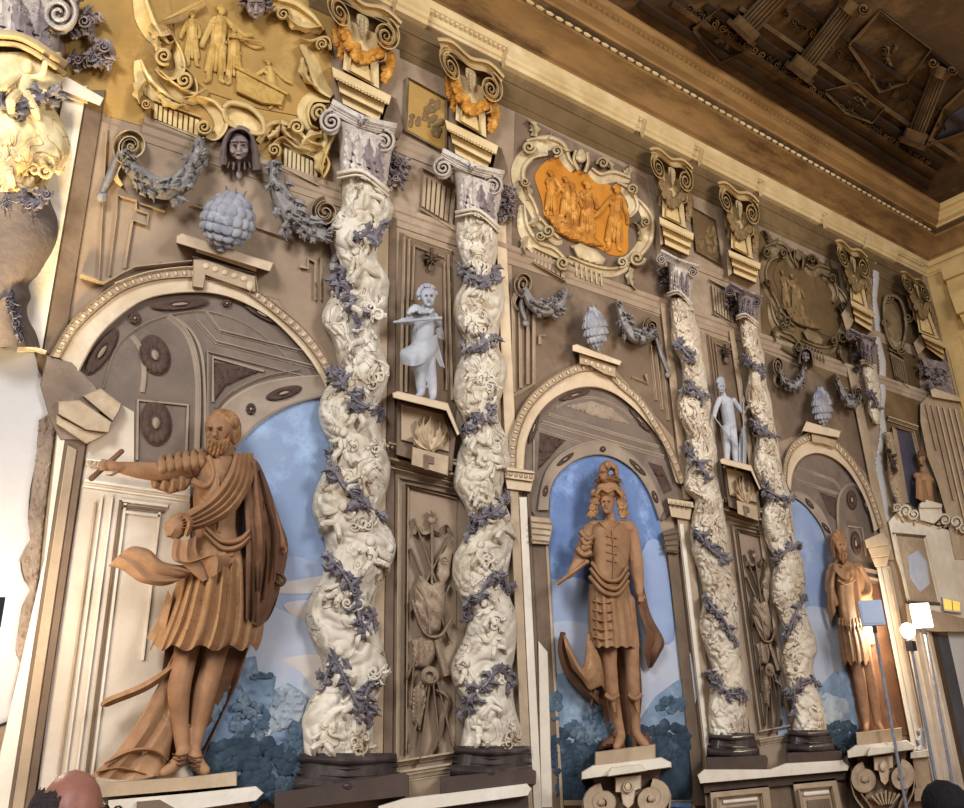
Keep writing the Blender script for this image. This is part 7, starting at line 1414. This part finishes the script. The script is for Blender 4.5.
# ------------------------------------------------------------------ people at the lower edge
def person(label, head, dist, yaw, scale, build):
    p = PR(head[0], head[1], dist); t = thing('person', label, 'person', 0, 0, at=np.array([p[0], p[1], 0.0])); c, s_ = math.cos(yaw), math.sin(yaw); H = p[2]   # head centre height
    def W(x, y, z): return (p[0] + x * c - y * s_, p[1] + x * s_ + y * c, z)
    return t, W, H
def wtube(b, pts, rad, n=12):
    q = cr([np.array(x) for x in pts], 4) if len(pts) > 2 else [np.array(x) for x in pts]; base = len(b.v); N = len(q)
    for i, w_ in enumerate(q):
        a = Vector(q[min(i + 1, N - 1)] - q[max(i - 1, 0)]).normalized(); u = a.cross(Vector((.3, 1, .1))).normalized(); v = a.cross(u); r = interp(rad, i / (N - 1))
        for j in range(n): an = 2 * math.pi * j / n; b.v.append(tuple(Vector(w_) + (u * math.cos(an) + v * math.sin(an)) * r))
    for i in range(N - 1):
        for j in range(n): b.f.append((base + i * n + j, base + i * n + (j + 1) % n, base + (i + 1) * n + (j + 1) % n, base + (i + 1) * n + j))
    b.f.append(tuple(range(base, base + n))); b.f.append(tuple(range(base + (N - 1) * n, base + N * n)))
def wball(b, c, r, f=None, n=20):
    base = len(b.v); m = n // 2
    for i in range(m + 1):
        th = math.pi * i / m
        for j in range(n):
            ph = 2 * math.pi * j / n; d = (math.sin(th) * math.cos(ph), math.sin(th) * math.sin(ph), math.cos(th)); k = f(*d) if f else 1
            b.v.append((c[0] + d[0] * r[0] * k, c[1] + d[1] * r[1] * k, c[2] + d[2] * r[2] * k))
    for i in range(m):
        for j in range(n): b.f.append((base + i * n + j, base + (i + 1) * n + j, base + (i + 1) * n + (j + 1) % n, base + i * n + (j + 1) % n))
def make_person(label, head, dist, yaw, bald):
    t, W, H = person(label, head, dist, yaw, 1, None); b = MB(); k = H / 1.5
    wball(b, W(0, 0, H), (.078, .098, .112)); wball(b, W(0, .03, H - .07), (.062, .075, .075)); wtube(b, [W(0, .11, H - .0), W(0, .125, H - .045)], [.012, .018], 8)
    wtube(b, [W(0, -.01, H - .08), W(0, -.02, H - .2)], [.055, .062]); wtube(b, [W(-.17, -.02, H - .25), W(.17, -.02, H - .25)], [.06, .06]); wtube(b, [W(0, -.01, H - .24), W(0, 0, H - .45), W(0, 0, H - .68), W(0, 0, H - .8)], [.13, .15, .13, .14])
    for sg in (-1, 1):
        wball(b, W(sg * .08, -.005, H - .02), (.014, .022, .032), None, 10)
        wtube(b, [W(sg * .19, -.02, H - .26), W(sg * .23, -.02, H - .52), W(sg * .2, .08, H - .74)], [.055, .045, .03]); wtube(b, [W(sg * .2, .08, H - .74), W(sg * .19, .13, H - .82)], [.03, .035])
        for f_ in range(4): wtube(b, [W(sg * (.165 + .016 * f_), .13, H - .82), W(sg * (.165 + .016 * f_), .155, H - .9)], [.009, .007], 6)
        wtube(b, [W(sg * .17, .12, H - .8), W(sg * .15, .16, H - .84)], [.011, .008], 6)
        wtube(b, [W(sg * .09, 0, H - .8), W(sg * .1, .02, .48 * k), W(sg * .1, -.01, .09)], [.09, .065, .045]); wtube(b, [W(sg * .1, -.03, .05), W(sg * .1, .14, .04)], [.045, .035])
    body = fused('body', b, 'skin', t, .012, 3)
    b = MB(); wtube(b, [W(0, -.01, H - .225), W(0, -.005, H - .3), W(0, 0, H - .5), W(0, 0, H - .82)], [.12, .17, .17, .165], 18); 
    for sg in (-1, 1): wtube(b, [W(sg * .15, -.02, H - .26), W(sg * .215, -.02, H - .36), W(sg * .235, -.02, H - .5)], [.075, .07, .06])
    fused('shirt', b, 'shirt', t, .015, 3); b = MB()
    for sg in (-1, 1): wtube(b, [W(sg * .085, 0, H - .78), W(sg * .1, .02, .48 * k), W(sg * .1, -.01, .06)], [.11, .085, .07])
    fused('trousers', b, 'hairdk', t, .015, 2)
    b = MB()
    if bald:                                         # horseshoe of cropped hair round the back and sides
        def f(x, y, z): return 1.045 + .012 * noise.noise(Vector((x * 9, y * 9, z * 9)))
        n, m_ = 168, 110; keep = {}
        def dirv(i, j): th = math.pi * i / m_; a = 2 * math.pi * j / n; return math.sin(th) * math.cos(a), math.sin(th) * math.sin(a), math.cos(th)
        def vid(i, j):
            j %= n
            if (i, j) not in keep:
                x, y, z = dirv(i, j); k_ = f(x, y, z); b.v.append(W(x * .078 * k_, y * .098 * k_, H + z * .112 * k_)); keep[(i, j)] = len(b.v) - 1
            return keep[(i, j)]
        for i in range(1, m_ - 1):
            for j in range(n):
                x, y, z = dirv(i + .5, j + .5); e = .07 * noise.noise(Vector((x * 8, y * 8, z * 8)))
                if y < .5 and -.7 < z < .52 - .38 * max(0, y + .3) - .1 * abs(x) + e + (.12 if y < -.6 else 0): b.f.append((vid(i, j), vid(i + 1, j), vid(i + 1, j + 1), vid(i, j + 1)))
        b.build('hair', 'hairdk', t, label='dark cropped hair around a bald crown')
        b = MB()
        for sg in (-1, 1):
            wtube(b, [W(sg * .079, -.01, H + .005), W(sg * .08, .09, H + .008)], [.004, .004], 6); pts = [W(sg * .035 + .026 * math.cos(a), .108, H - .004 + .02 * math.sin(a)) for a in np.linspace(0, 2 * math.pi, 13)]; wtube(b, pts, [.003, .003], 6)
        wtube(b, [W(-.012, .112, H), W(.012, .112, H)], [.003, .003], 6); b.build('glasses', 'frame_blk', t)
    else:
        wball(b, W(0, -.012, H + .02), (.094, .108, .112), lambda x, y, z: 1 + .07 * noise.noise(Vector((x * 4, y * 4, z * 4)))); wball(b, W(0, -.04, H - .06), (.082, .07, .09), lambda x, y, z: 1 + .06 * noise.noise(Vector((x * 4, y * 4, z * 4)))); b.build('hair', 'black', t, label='black hair seen from behind')
make_person('balding person with black glasses at the lower left corner, seen from behind', (69, 818), 2.0, -1.3, True)
make_person('person with black hair at the lower right corner, seen from behind', (946, 812), 3.6, -.2, False)
